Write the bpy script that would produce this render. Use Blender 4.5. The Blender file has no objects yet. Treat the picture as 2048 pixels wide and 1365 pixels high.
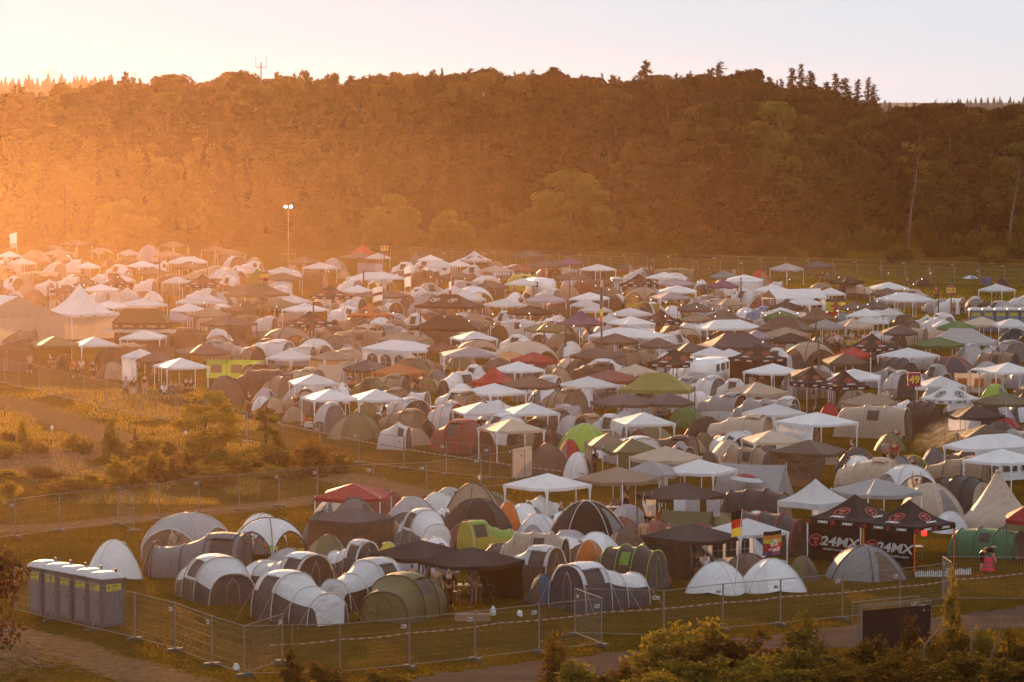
import bpy, bmesh, math, random
import numpy as np
from mathutils import Vector, Matrix, Euler, noise as mnoise

rnd = random.Random(11)
NP = np.random.RandomState(5)
SC = bpy.context.scene
COL = SC.collection
R = math.radians
PI = math.pi

# ------------------------------------------------------------------ camera geometry
FPX, CX, CY, CAM_H = 7680.0, 1024.0, 682.5, 22.4
TILT = math.atan((CY - 193.0) / FPX)
CT, ST = math.cos(TILT), math.sin(TILT)
SUN_AZ, SUN_EL = R(-9.8), R(7.6)


def ray(px, py):
    a, b = (px - CX) / FPX, (CY - py) / FPX
    return Vector((a, CT + b * ST, -ST + b * CT))


def at(px, py, z=0.0):
    """World point at height z that the photograph shows at pixel (px, py)."""
    r = ray(px, py)
    t = (z - CAM_H) / r.z
    return Vector((r.x * t, r.y * t, z))


def at_depth(px, py, d):
    r = ray(px, py)
    t = d / r.y
    return Vector((r.x * t, d, CAM_H + r.z * t))


def to_px(p):
    x, y, z = p[0], p[1], p[2] - CAM_H
    depth = y * CT - z * ST
    up = y * ST + z * CT
    return CX + FPX * x / depth, CY - FPX * up / depth


def ground_z(x, y):
    z = min(max((142.0 - y) * 0.14, 0.0), 19.6)
    z += 1.5 * math.exp(-(((x + 21.3) / 2.6) ** 2 + ((y - 150.0) / 3.5) ** 2))
    return z


# ------------------------------------------------------------------ materials
MATS = {}


def new_mat(name):
    m = bpy.data.materials.new(name)
    m.use_nodes = True
    nt = m.node_tree
    nt.nodes.clear()
    out = nt.nodes.new('ShaderNodeOutputMaterial')
    return m, nt, out


def N(nt, t, **kw):
    n = nt.nodes.new(t)
    for k, v in kw.items():
        if k in n.inputs:
            n.inputs[k].default_value = v
        else:
            setattr(n, k, v)
    return n


def L(nt, a, b):
    nt.links.new(a, b)


FAB = {
    'W': (.86, .85, .86), 'K': (.024, .014, .012), 'C': (.048, .032, .026), 'D': (.098, .078, .072),
    'GY': (.235, .215, .215), 'LG': (.44, .425, .43), 'T': (.40, .28, .19), 'E': (.62, .49, .38),
    'B': (.135, .078, .050), 'R': (.46, .030, .022), 'RB': (.22, .058, .040), 'O': (.68, .21, .045),
    'N': (.075, .17, .035), 'L': (.36, .52, .08), 'OL': (.17, .145, .060), 'P': (.15, .065, .15),
    'LV': (.46, .41, .45), 'BL': (.045, .11, .19), 'TL': (.15, .27, .29), 'Y': (.62, .52, .07),
    'SB': (.20, .36, .58), 'DB': (.075, .065, .085), 'G2': (.095, .235, .115),
}
FAB_WORD = {
    'W': 'white', 'K': 'black', 'C': 'charcoal', 'D': 'dark grey', 'GY': 'grey', 'LG': 'pale grey', 'T': 'tan',
    'E': 'cream', 'B': 'brown', 'R': 'red', 'RB': 'rust brown', 'O': 'orange', 'N': 'dark green', 'L': 'lime green',
    'OL': 'olive', 'P': 'purple', 'LV': 'mauve grey', 'BL': 'blue', 'TL': 'teal', 'Y': 'yellow', 'SB': 'sky blue',
    'DB': 'blue black', 'G2': 'sea green',
}


def fabric(key):
    nm = 'fabric_' + FAB_WORD[key].replace(' ', '_')
    if nm in MATS:
        return MATS[nm]
    c = FAB[key]
    m, nt, out = new_mat(nm)
    oi = N(nt, 'ShaderNodeObjectInfo')
    tc = N(nt, 'ShaderNodeTexCoord')
    off = N(nt, 'ShaderNodeVectorMath', operation='ADD')
    sc = N(nt, 'ShaderNodeMath', operation='MULTIPLY')
    sc.inputs[1].default_value = 37.0
    L(nt, oi.outputs['Random'], sc.inputs[0])
    L(nt, tc.outputs['Object'], off.inputs[0])
    L(nt, sc.outputs[0], off.inputs[1])
    n1 = N(nt, 'ShaderNodeTexNoise', Scale=1.3, Detail=4.0, Roughness=.6)
    n2 = N(nt, 'ShaderNodeTexNoise', Scale=3.4, Detail=3.0, Roughness=.55, Distortion=1.2)
    L(nt, off.outputs[0], n1.inputs['Vector'])
    L(nt, off.outputs[0], n2.inputs['Vector'])
    # slight soiling and per-tent tint
    mr = N(nt, 'ShaderNodeMapRange')
    mr.inputs[3].default_value = .80
    mr.inputs[4].default_value = 1.10
    L(nt, n1.outputs['Fac'], mr.inputs[0])
    mr2 = N(nt, 'ShaderNodeMapRange')
    mr2.inputs[3].default_value = .78
    mr2.inputs[4].default_value = 1.12
    L(nt, oi.outputs['Random'], mr2.inputs[0])
    mu = N(nt, 'ShaderNodeMath', operation='MULTIPLY')
    L(nt, mr.outputs[0], mu.inputs[0])
    L(nt, mr2.outputs[0], mu.inputs[1])
    hs = N(nt, 'ShaderNodeHueSaturation')
    hs.inputs['Color'].default_value = (*c, 1)
    mh = N(nt, 'ShaderNodeMapRange')
    mh.inputs[3].default_value = .488
    mh.inputs[4].default_value = .512
    L(nt, n1.outputs['Fac'], mh.inputs[0])
    L(nt, mh.outputs[0], hs.inputs['Hue'])
    L(nt, mu.outputs[0], hs.inputs['Value'])
    mp = N(nt, 'ShaderNodeMapping')
    mp.inputs['Scale'].default_value = (1.0, 4.5, .7)
    mp.inputs['Rotation'].default_value = (.3, .5, .6)
    L(nt, off.outputs[0], mp.inputs['Vector'])
    n3 = N(nt, 'ShaderNodeTexNoise', Scale=2.2, Detail=3.0, Roughness=.5, Distortion=.6)
    L(nt, mp.outputs[0], n3.inputs['Vector'])
    dk = .35 if sum(c) < .2 else .8
    b0 = N(nt, 'ShaderNodeBump', Strength=dk, Distance=.18)
    L(nt, n3.outputs['Fac'], b0.inputs['Height'])
    bp = N(nt, 'ShaderNodeBump', Strength=dk * .8, Distance=.13)
    L(nt, n2.outputs['Fac'], bp.inputs['Height'])
    L(nt, b0.outputs[0], bp.inputs['Normal'])
    pb = N(nt, 'ShaderNodeBsdfPrincipled', Roughness=.55)
    pb.inputs['Specular IOR Level'].default_value = .35 if sum(c) > .2 else .12
    L(nt, hs.outputs[0], pb.inputs['Base Color'])
    L(nt, bp.outputs[0], pb.inputs['Normal'])
    tr = N(nt, 'ShaderNodeBsdfTranslucent')
    L(nt, hs.outputs[0], tr.inputs['Color'])
    mx = N(nt, 'ShaderNodeMixShader')
    lum = sum(c) / 3
    mx.inputs[0].default_value = .05 if lum < .06 else (.18 if lum < .2 else .27)
    L(nt, pb.outputs[0], mx.inputs[1])
    L(nt, tr.outputs[0], mx.inputs[2])
    L(nt, mx.outputs[0], out.inputs[0])
    MATS[nm] = m
    return m


def plain(name, c, rough=.6, metal=0.0, var=.15, emit=0.0, scale=6.0, bump=0.0, ecol=None):
    if name in MATS:
        return MATS[name]
    m, nt, out = new_mat(name)
    pb = N(nt, 'ShaderNodeBsdfPrincipled', Roughness=rough, Metallic=metal)
    tc = N(nt, 'ShaderNodeTexCoord')
    nz = N(nt, 'ShaderNodeTexNoise', Scale=scale, Detail=4.0)
    L(nt, tc.outputs['Object'], nz.inputs['Vector'])
    cr = N(nt, 'ShaderNodeValToRGB')
    cr.color_ramp.elements[0].position = .3
    cr.color_ramp.elements[1].position = .7
    cr.color_ramp.elements[0].color = (*[v * (1 - var) for v in c], 1)
    cr.color_ramp.elements[1].color = (*[min(1, v * (1 + var)) for v in c], 1)
    L(nt, nz.outputs['Fac'], cr.inputs[0])
    L(nt, cr.outputs[0], pb.inputs['Base Color'])
    if bump:
        bp = N(nt, 'ShaderNodeBump', Strength=bump, Distance=.05)
        L(nt, nz.outputs['Fac'], bp.inputs['Height'])
        L(nt, bp.outputs[0], pb.inputs['Normal'])
    if emit:
        pb.inputs['Emission Color'].default_value = (*(ecol or c), 1)
        pb.inputs['Emission Strength'].default_value = emit
    L(nt, pb.outputs[0], out.inputs[0])
    MATS[name] = m
    return m


def foliage(name, c, transl=.35, var=.35):
    if name in MATS:
        return MATS[name]
    m, nt, out = new_mat(name)
    oi = N(nt, 'ShaderNodeObjectInfo')
    ge = N(nt, 'ShaderNodeNewGeometry')
    nz = N(nt, 'ShaderNodeTexNoise', Scale=.16 if var >= .6 else .55, Detail=2.0)
    L(nt, ge.outputs['Position'], nz.inputs['Vector'])
    ad = N(nt, 'ShaderNodeMath', operation='ADD')
    L(nt, nz.outputs['Fac'], ad.inputs[0])
    L(nt, oi.outputs['Random'], ad.inputs[1])
    mr = N(nt, 'ShaderNodeMapRange')
    mr.inputs[1].default_value = .3
    mr.inputs[2].default_value = 1.7
    mr.inputs[3].default_value = 1 - var
    mr.inputs[4].default_value = 1 + var
    L(nt, ad.outputs[0], mr.inputs[0])
    hs = N(nt, 'ShaderNodeHueSaturation')
    hs.inputs['Color'].default_value = (*c, 1)
    mh = N(nt, 'ShaderNodeMapRange')
    mh.inputs[3].default_value = .475
    mh.inputs[4].default_value = .515
    L(nt, oi.outputs['Random'], mh.inputs[0])
    L(nt, mh.outputs[0], hs.inputs['Hue'])
    L(nt, mr.outputs[0], hs.inputs['Value'])
    df = N(nt, 'ShaderNodeBsdfDiffuse')
    tr = N(nt, 'ShaderNodeBsdfTranslucent')
    L(nt, hs.outputs[0], df.inputs['Color'])
    L(nt, hs.outputs[0], tr.inputs['Color'])
    mx = N(nt, 'ShaderNodeMixShader')
    mx.inputs[0].default_value = transl
    L(nt, df.outputs[0], mx.inputs[1])
    L(nt, tr.outputs[0], mx.inputs[2])
    L(nt, mx.outputs[0], out.inputs[0])
    MATS[name] = m
    return m


M_METAL = plain('galvanised_steel', (.215, .185, .160), .65, .1, .15)
M_LEGW = plain('white_coated_leg', (.78, .78, .79), .45)
M_LEGD = plain('dark_coated_leg', (.06, .055, .05), .5)
M_POLE = plain('tent_pole_dark', (.05, .045, .045), .5)
M_POLEL = plain('tent_pole_pale', (.5, .46, .40), .5)
M_WIN = plain('tent_window', (.050, .036, .030), .7)
M_WHITE = plain('white_print', (.82, .82, .82), .6, var=.05)
M_DARKP = plain('dark_print', (.035, .03, .03), .6, var=.05)
M_REDP = plain('red_print', (.34, .045, .03), .6, var=.1)
M_BARK = plain('bark', (.032, .023, .016), .9, var=.4, bump=.6)
M_BIRCH = plain('birch_bark', (.13, .10, .08), .8, var=.35)
M_WOOD = plain('weathered_wood', (.12, .07, .042), .85, var=.3, bump=.4)
M_TRIMR = plain('red_trim', (.55, .03, .03), .6)
M_TRIMO = plain('orange_trim', (.75, .16, .03), .6)
M_TRIMY = plain('yellow_trim', (.75, .6, .06), .6)
M_ORLEG = plain('orange_leg', (.85, .13, .03), .45)
M_BULB = plain('lit_bulb', (1, .93, .8), .4, emit=3.5, ecol=(1, .9, .75))
M_RUBBER = plain('rubber_foot', (.09, .065, .05), .8)


# ------------------------------------------------------------------ mesh builder
class MB:
    def __init__(s):
        s.v, s.f, s.m = [], [], []

    def add(s, verts, faces, mat=0):
        o = len(s.v)
        s.v += [tuple(p) for p in verts]
        for f in faces:
            s.f.append([i + o for i in f])
            s.m.append(mat)
        return s

    def grid(s, fn, nu, nv, mat=0, flip=False, matfn=None):
        o = len(s.v)
        for j in range(nv + 1):
            for i in range(nu + 1):
                s.v.append(tuple(fn(i / nu, j / nv)))
        for j in range(nv):
            for i in range(nu):
                a = o + j * (nu + 1) + i
                q = [a, a + 1, a + nu + 2, a + nu + 1]
                s.f.append(q[::-1] if flip else q)
                s.m.append(matfn((i + .5) / nu, (j + .5) / nv) if matfn else mat)
        return s

    def box(s, c, d, mat=0, rz=0.0, top=1.0):
        x, y, z = d[0] / 2, d[1] / 2, d[2] / 2
        vs = []
        for sz, k in ((-1, 1.0), (1, top)):
            for sx, sy in ((-1, -1), (1, -1), (1, 1), (-1, 1)):
                px, py = sx * x * k, sy * y * k
                vs.append((c[0] + px * math.cos(rz) - py * math.sin(rz), c[1] + px * math.sin(rz) + py * math.cos(rz), c[2] + sz * z))
        return s.add(vs, [(3, 2, 1, 0), (4, 5, 6, 7), (0, 1, 5, 4), (1, 2, 6, 5), (2, 3, 7, 6), (3, 0, 4, 7)], mat)

    def tube(s, pts, r, n=6, mat=0, caps=True):
        pts = [Vector(p) for p in pts]
        rs = r if isinstance(r, (list, tuple)) else [r] * len(pts)
        o = len(s.v)
        up = Vector((0.13, 0.21, 1)).normalized()
        for i, p in enumerate(pts):
            t = (pts[min(i + 1, len(pts) - 1)] - pts[max(i - 1, 0)])
            if t.length < 1e-9:
                t = Vector((0, 0, 1))
            t.normalize()
            a = t.cross(up)
            if a.length < 1e-3:
                a = t.cross(Vector((1, 0, 0)))
            a.normalize()
            b = t.cross(a)
            for k in range(n):
                an = 2 * PI * k / n
                s.v.append(tuple(p + (a * math.cos(an) + b * math.sin(an)) * rs[i]))
        for i in range(len(pts) - 1):
            for k in range(n):
                k2 = (k + 1) % n
                s.f.append([o + i * n + k, o + i * n + k2, o + (i + 1) * n + k2, o + (i + 1) * n + k])
                s.m.append(mat)
        if caps:
            s.f.append([o + k for k in range(n)][::-1])
            s.m.append(mat)
            e = o + (len(pts) - 1) * n
            s.f.append([e + k for k in range(n)])
            s.m.append(mat)
        return s

    def mesh(s, name, smooth=False, nslots=None):
        me = bpy.data.meshes.new(name)
        me.from_pydata(s.v, [], s.f)
        k = (max(s.m) + 1) if s.m else 1
        for _ in range(nslots or k):
            me.materials.append(None)
        me.polygons.foreach_set('material_index', s.m)
        if smooth:
            me.polygons.foreach_set('use_smooth', [True] * len(s.f))
        me.update()
        return me


def cards_mesh(name, cen, nor, size, aspect=1.6, quad=True):
    """Many small leaf-shaped faces: centres, normals and sizes as numpy arrays."""
    n = len(cen)
    nor = nor / (np.linalg.norm(nor, axis=1, keepdims=True) + 1e-9)
    ref = NP.normal(size=(n, 3))
    a = np.cross(nor, ref)
    a /= (np.linalg.norm(a, axis=1, keepdims=True) + 1e-9)
    b = np.cross(nor, a)
    s = size[:, None]
    bend = nor * s * .18
    v = np.stack([cen - a * s * .5 * aspect ** .5 - bend, cen - b * s * .42 / aspect ** .5, cen + a * s * .5 * aspect ** .5 - bend, cen + b * s * .42 / aspect ** .5], 1).reshape(-1, 3)
    me = bpy.data.meshes.new(name)
    me.vertices.add(n * 4)
    me.vertices.foreach_set('co', v.ravel().astype(np.float32))
    me.loops.add(n * 4)
    me.loops.foreach_set('vertex_index', np.arange(n * 4, dtype=np.int32))
    me.polygons.add(n)
    me.polygons.foreach_set('loop_start', np.arange(0, n * 4, 4, dtype=np.int32))
    me.update(calc_edges=True)
    me.validate()
    me.materials.append(None)
    return me


# ------------------------------------------------------------------ things
def link(name, data, parent=None, mats=None, loc=(0, 0, 0), rz=0.0, scale=None):
    o = bpy.data.objects.new(name, data)
    COL.objects.link(o)
    if parent is not None:
        o.parent = parent
    o.location = loc
    if rz:
        o.rotation_euler = (0, 0, rz)
    if scale is not None:
        o.scale = scale
    if mats:
        for i, m in enumerate(mats):
            if i < len(o.material_slots):
                o.material_slots[i].link = 'OBJECT'
                o.material_slots[i].material = m
    return o


def tag(o, label, cat, group=None):
    o['label'] = label
    o['category'] = cat
    if group:
        o['group'] = group
    return o


def root(name, loc, rz=0.0, scale=None):
    o = bpy.data.objects.new(name, None)
    o.empty_display_size = .3
    COL.objects.link(o)
    o.location = loc
    o.rotation_euler = (0, 0, rz)
    if scale is not None:
        o.scale = scale
    return o


def structure(o, kind='structure'):
    o['kind'] = kind
    return o


def text_mesh(body, size, bold=.012, shear=0.0, extr=.004, sx=1.0):
    cu = bpy.data.curves.new('lettering', 'FONT')
    cu.body = body
    cu.size = size
    cu.align_x = 'CENTER'
    cu.align_y = 'CENTER'
    cu.shear = shear
    cu.offset = bold * size
    cu.extrude = extr
    cu.resolution_u = 2
    ob = bpy.data.objects.new('lettering_source', cu)
    COL.objects.link(ob)
    bpy.context.view_layer.update()
    me = bpy.data.meshes.new_from_object(ob)
    bpy.data.objects.remove(ob)
    vs = [(v.co.x * sx, v.co.y, v.co.z) for v in me.vertices]
    fs = [list(p.vertices) for p in me.polygons]
    bpy.data.meshes.remove(me)
    return vs, fs


def placed(vs, M):
    return [tuple(M @ Vector(p)) for p in vs]


def frame_mat(o, ux, uy):
    """Matrix that lays text (x right, y up) at o with axes ux, uy."""
    ux = Vector(ux).normalized()
    uy = Vector(uy).normalized()
    uz = ux.cross(uy)
    m = Matrix((ux, uy, uz)).transposed().to_4x4()
    m.translation = Vector(o)
    return m
# ================================================================== tent and canopy prototypes
def se(v, e):
    return math.copysign(abs(v) ** e, v)


def build(proto, name, loc, rz, scale, roles):
    o = root(name, loc, rz, scale)

    def put(parts, par):
        for p in parts:
            c = link(p[0], p[1], par, [roles.get(k) or roles['main'] for k in p[2]], p[3] if len(p) > 3 else (0, 0, 0), p[4] if len(p) > 4 else 0.0)
            if len(p) > 5:
                put(p[5], c)
    put(proto, o)
    return o


def canopy_mesh(name, a, b, eave, apex, p=1.0, ridge=0.0, valance=.2, scallop=0, sag=.05, seed=0, cap=False):
    """Four sloping fabric sides with crisp hips, a valance, sagging between the corners."""
    mb = MB()
    r = random.Random(seed)
    nu, nv = 12, 8
    cor = [(-a, -b), (a, -b), (a, b), (-a, b)]
    tops = [(-ridge, 0), (ridge, 0), (ridge, 0), (-ridge, 0)]
    for k in range(4):
        c0, c1 = cor[k], cor[(k + 1) % 4]
        t0, t1 = tops[k], tops[(k + 1) % 4]
        ph = r.random() * 6
        nrm = Vector((c1[1] - c0[1], -(c1[0] - c0[0]), 0)).normalized()

        def fn(u, v):
            e = Vector((c0[0] + (c1[0] - c0[0]) * u, c0[1] + (c1[1] - c0[1]) * u, 0))
            t = Vector((t0[0] + (t1[0] - t0[0]) * u, t0[1] + (t1[1] - t0[1]) * u, 0))
            q = e.lerp(t, v)
            w = math.sin(PI * u)
            z = eave + (apex - eave) * v ** p
            z -= sag * w * (1 - v) ** .7 * (1.2 - v) + .012 * math.sin(ph + 9 * u + 3 * v) * w * (1 - v)
            q += nrm * (-.03 * w * (1 - v))
            return (q.x, q.y, z)
        mb.grid(fn, nu, nv)
        if valance:
            def fv(u, v):
                x, y, z = fn(u, 0)
                dz = valance * v
                if scallop and v > .99:
                    dz *= .55 + .45 * abs(math.sin(PI * u * scallop))
                ww = .02 * math.sin(ph + u * 19) * v
                return (x + nrm.x * (.012 + ww), y + nrm.y * (.012 + ww), z - dz + .001)
            mb.grid(fv, 24 if scallop else nu, 2 if not scallop else 1, flip=True)
    if cap:
        mb.box((0, 0, apex + .05), (.5, .5, .07), 0, 0, .2)
    return mb.mesh(name, True)


def leg_tapered(h):
    mb = MB()
    mb.tube([(0, 0, 0), (0, 0, h * .62), (0, 0, h * .8), (0, 0, h * .97)], [.028, .034, .06, .13], 4)
    mb.box((0, 0, .01), (.14, .14, .02))
    return mb.mesh('leg_tapered')


def leg_straight(h, r=.028):
    mb = MB()
    mb.tube([(0, 0, 0), (0, 0, h * .5)], r * .85, 4).tube([(0, 0, h * .45), (0, 0, h)], r * 1.15, 4)
    mb.box((0, 0, .012), (.12, .12, .024))
    return mb.mesh('leg_straight')


def wall_mesh(name, w, h, seed=0, win=False):
    mb = MB()
    r = random.Random(seed)
    ph = [r.random() * 6 for _ in range(3)]

    def fn(u, v):
        return ((u - .5) * w, .035 * math.sin(ph[0] + u * 17) * (1 - v * .6) + .03 * math.sin(ph[1] + v * 7 + u * 5) + .05 * v * (1 - v), v * h)
    mb.grid(fn, 20, 8)
    if win:
        for k in range(3):
            x = (k - 1) * w * .29
            ww = w * .105
            pts = [(x - ww, .5 * h * .55), (x + ww, .5 * h * .55), (x + ww, h * .62)]
            arc = [(x + ww * math.cos(t), h * .62 + ww * 1.2 * math.sin(t)) for t in [PI * i / 8 for i in range(1, 9)]]
            poly = pts + arc
            for yy in (-.075, .075):
                mb.add([(q[0], yy, q[1]) for q in poly], [list(range(len(poly)))], 1)
                for q0, q1 in ((poly[0], poly[2]), (poly[1], poly[-1])):
                    pass
                mb.box((x, yy * 1.1, h * .48), (.03, .012, h * .4), 0)
                mb.box((x, yy * 1.1, h * .46), (2 * ww, .012, .03), 0)
                for an in (.9, 2.2):
                    mb.tube([(x, yy * 1.12, h * .62), (x + ww * math.cos(an), yy * 1.12, h * .62 + ww * 1.15 * math.sin(an))], .014, 4, 0)
    return mb.mesh(name, True)


def legs4(mesh, a, b, dx=.03):
    return [('leg', mesh, ['leg'], (sx * (a - dx), sy * (b - dx), 0), 0.0) for sx, sy in ((-1, -1), (1, -1), (1, 1), (-1, 1))]


def emblem_shape():
    """Slanted ring with a horned mask inside, drawn in the unit square."""
    vs, fs = [], []
    n = 20
    for i in range(n):
        t = 2 * PI * i / n
        for rr in (.5, .40):
            vs.append((1.25 * rr * math.cos(t) + .28 * rr * math.sin(t), rr * math.sin(t), 0))
    for i in range(n):
        a, b = 2 * i, 2 * ((i + 1) % n)
        fs.append([a, b, b + 1, a + 1])
    o = len(vs)
    top = [(-.34, .10), (-.26, .26), (-.1, .2), (0, .24), (.12, .22), (.3, .3), (.34, .12), (.14, .0), (0, -.05), (-.14, -.02)]
    vs += [(x, y, 0) for x, y in top]
    fs.append(list(range(o + len(top) - 1, o - 1, -1)))
    o = len(vs)
    jaw = [(-.2, -.1), (0, -.13), (.2, -.08), (.12, -.27), (0, -.34), (-.12, -.28)]
    vs += [(x, y, 0) for x, y in jaw]
    fs.append(list(range(o + len(jaw) - 1, o - 1, -1)))
    return vs, fs


EMB = emblem_shape()


def branded_print(a, eave, apex, p, val, word='24MX', single=False):
    """Lettering on the valance and slopes (slot print) and emblems (slot emblem) of a peaked canopy."""
    tv, tf = text_mesh(word, .17, .03, .25, .002, 1.35)
    sv, sf = text_mesh(word, .20, .02, .35, .002, 1.5)
    out = []
    for k in range(4):
        pr, em = [], []
        rot = Matrix.Rotation(k * PI / 2, 4, 'Z')
        for u in (-.40, .50):
            M = rot @ frame_mat((u * a, -a - .035, eave - val * .5 - .02), (1, 0, 0), (0, 0, 1))
            pr.append((placed(tv, M), tf))
            M2 = rot @ frame_mat((u * a - .52 * a, -a - .037, eave - val * .5 - .02), (1, 0, 0), (0, 0, 1)) @ Matrix.Scale(.22, 4)
            em.append((placed(EMB[0], M2), EMB[1]))

        def slope(v):
            z = eave + (apex - eave) * v ** p
            dz = (apex - eave) * p * v ** (p - 1)
            return Vector((0, -a * (1 - v), z)), Vector((0, a, dz)).normalized()
        for v, vs, fs, sc, tgt in ((.17, sv, sf, 1.0, pr), (.42, EMB[0], EMB[1], .62, em)):
            q, t = slope(v)
            n_ = Vector((1, 0, 0)).cross(t)
            M = rot @ frame_mat(q + n_ * .05, (1, 0, 0), t) @ Matrix.Scale(sc, 4)
            tgt.append((placed(vs, M), fs))
        for nm, q in (('lettering', pr), ('emblem', em)):
            if single:
                out += [(nm, MB().add(*w).mesh(nm)) for w in q]
            else:
                b = MB()
                for w in q:
                    b.add(*w)
                out.append((nm, b.mesh(nm)))
    return out


# ---- prototypes
PROTO = {}


def P_gazebo():
    lt, ls = leg_tapered(2.0), leg_straight(2.05)
    lo = leg_straight(2.0, .032)
    for i in range(3):
        PROTO['g%d' % i] = [('canopy', canopy_mesh('party_canopy', 1.5, 1.5, 1.98, 2.58, 1.0, 0, .16, 0, .05, i), ['main'])] + legs4(lt, 1.5, 1.5)
        PROTO['x%d' % i] = [('canopy', canopy_mesh('garden_canopy', 1.5, 1.5, 1.98, 2.62, .95, 0, .20, 0, .10, 10 + i), ['main'])] + legs4(ls, 1.5, 1.5)
        PROTO['q%d' % i] = [('canopy', canopy_mesh('peaked_canopy', 1.5, 1.5, 2.08, 3.2, 1.55, 0, .30, 0, .015, 20 + i), ['main'])] + legs4(lo, 1.5, 1.5)
    PROTO['o0'] = [('canopy', canopy_mesh('scalloped_canopy', 1.5, 1.5, 1.98, 2.62, .95, 0, .24, 9, .04, 31), ['main'])] + legs4(lt, 1.5, 1.5)
    for i in range(2):
        PROTO['m%d' % i] = [('canopy', canopy_mesh('long_peaked_canopy', 2.25, 1.5, 2.08, 3.15, 1.35, .75, .28, 0, .03, 40 + i), ['main'])] + legs4(lo, 2.25, 1.5)
        PROTO['r%d' % i] = [('canopy', canopy_mesh('long_party_canopy', 2.5, 1.5, 1.98, 2.62, 1.0, 1.1, .18, 0, .06, 50 + i), ['main'])] + legs4(lt, 2.5, 1.5) + \
            [('leg', lt, ['leg'], (0, s * 1.47, 0), 0.0) for s in (-1, 1)]
    # gabled marquee
    mb = MB()
    for s in (-1, 1):
        mb.grid(lambda u, v: ((u - .5) * 6, s * 1.5 * (1 - v), 2.0 + .85 * v - .03 * math.sin(PI * v) - .02 * abs(math.sin(u * 3 * PI))), 18, 5, flip=s > 0)
        mb.grid(lambda u, v: ((u - .5) * 6, s * 1.51, 2.0 - .2 * v), 18, 1, flip=s > 0)
    cp = mb.mesh('gabled_canopy', True)
    gm = [MB().add([(s * 2.98, -1.5, 2.0), (s * 2.98, 1.5, 2.0), (s * 2.98, 0, 2.83)], [(0, 1, 2)]).mesh('gable') for s in (-1, 1)]
    wl = wall_mesh('window_wall', 5.9, 1.95, 3, True)
    PROTO['k0'] = [('canopy', cp, ['main']), ('gable', gm[0], ['low']), ('gable', gm[1], ['low']), ('side_wall', wl, ['wall', 'win'], (0, -1.45, 0))] + \
        [('leg', lt, ['leg'], (x, y, 0), 0.0) for x in (-2.9, 0, 2.9) for y in (-1.45, 1.45)]


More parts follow.
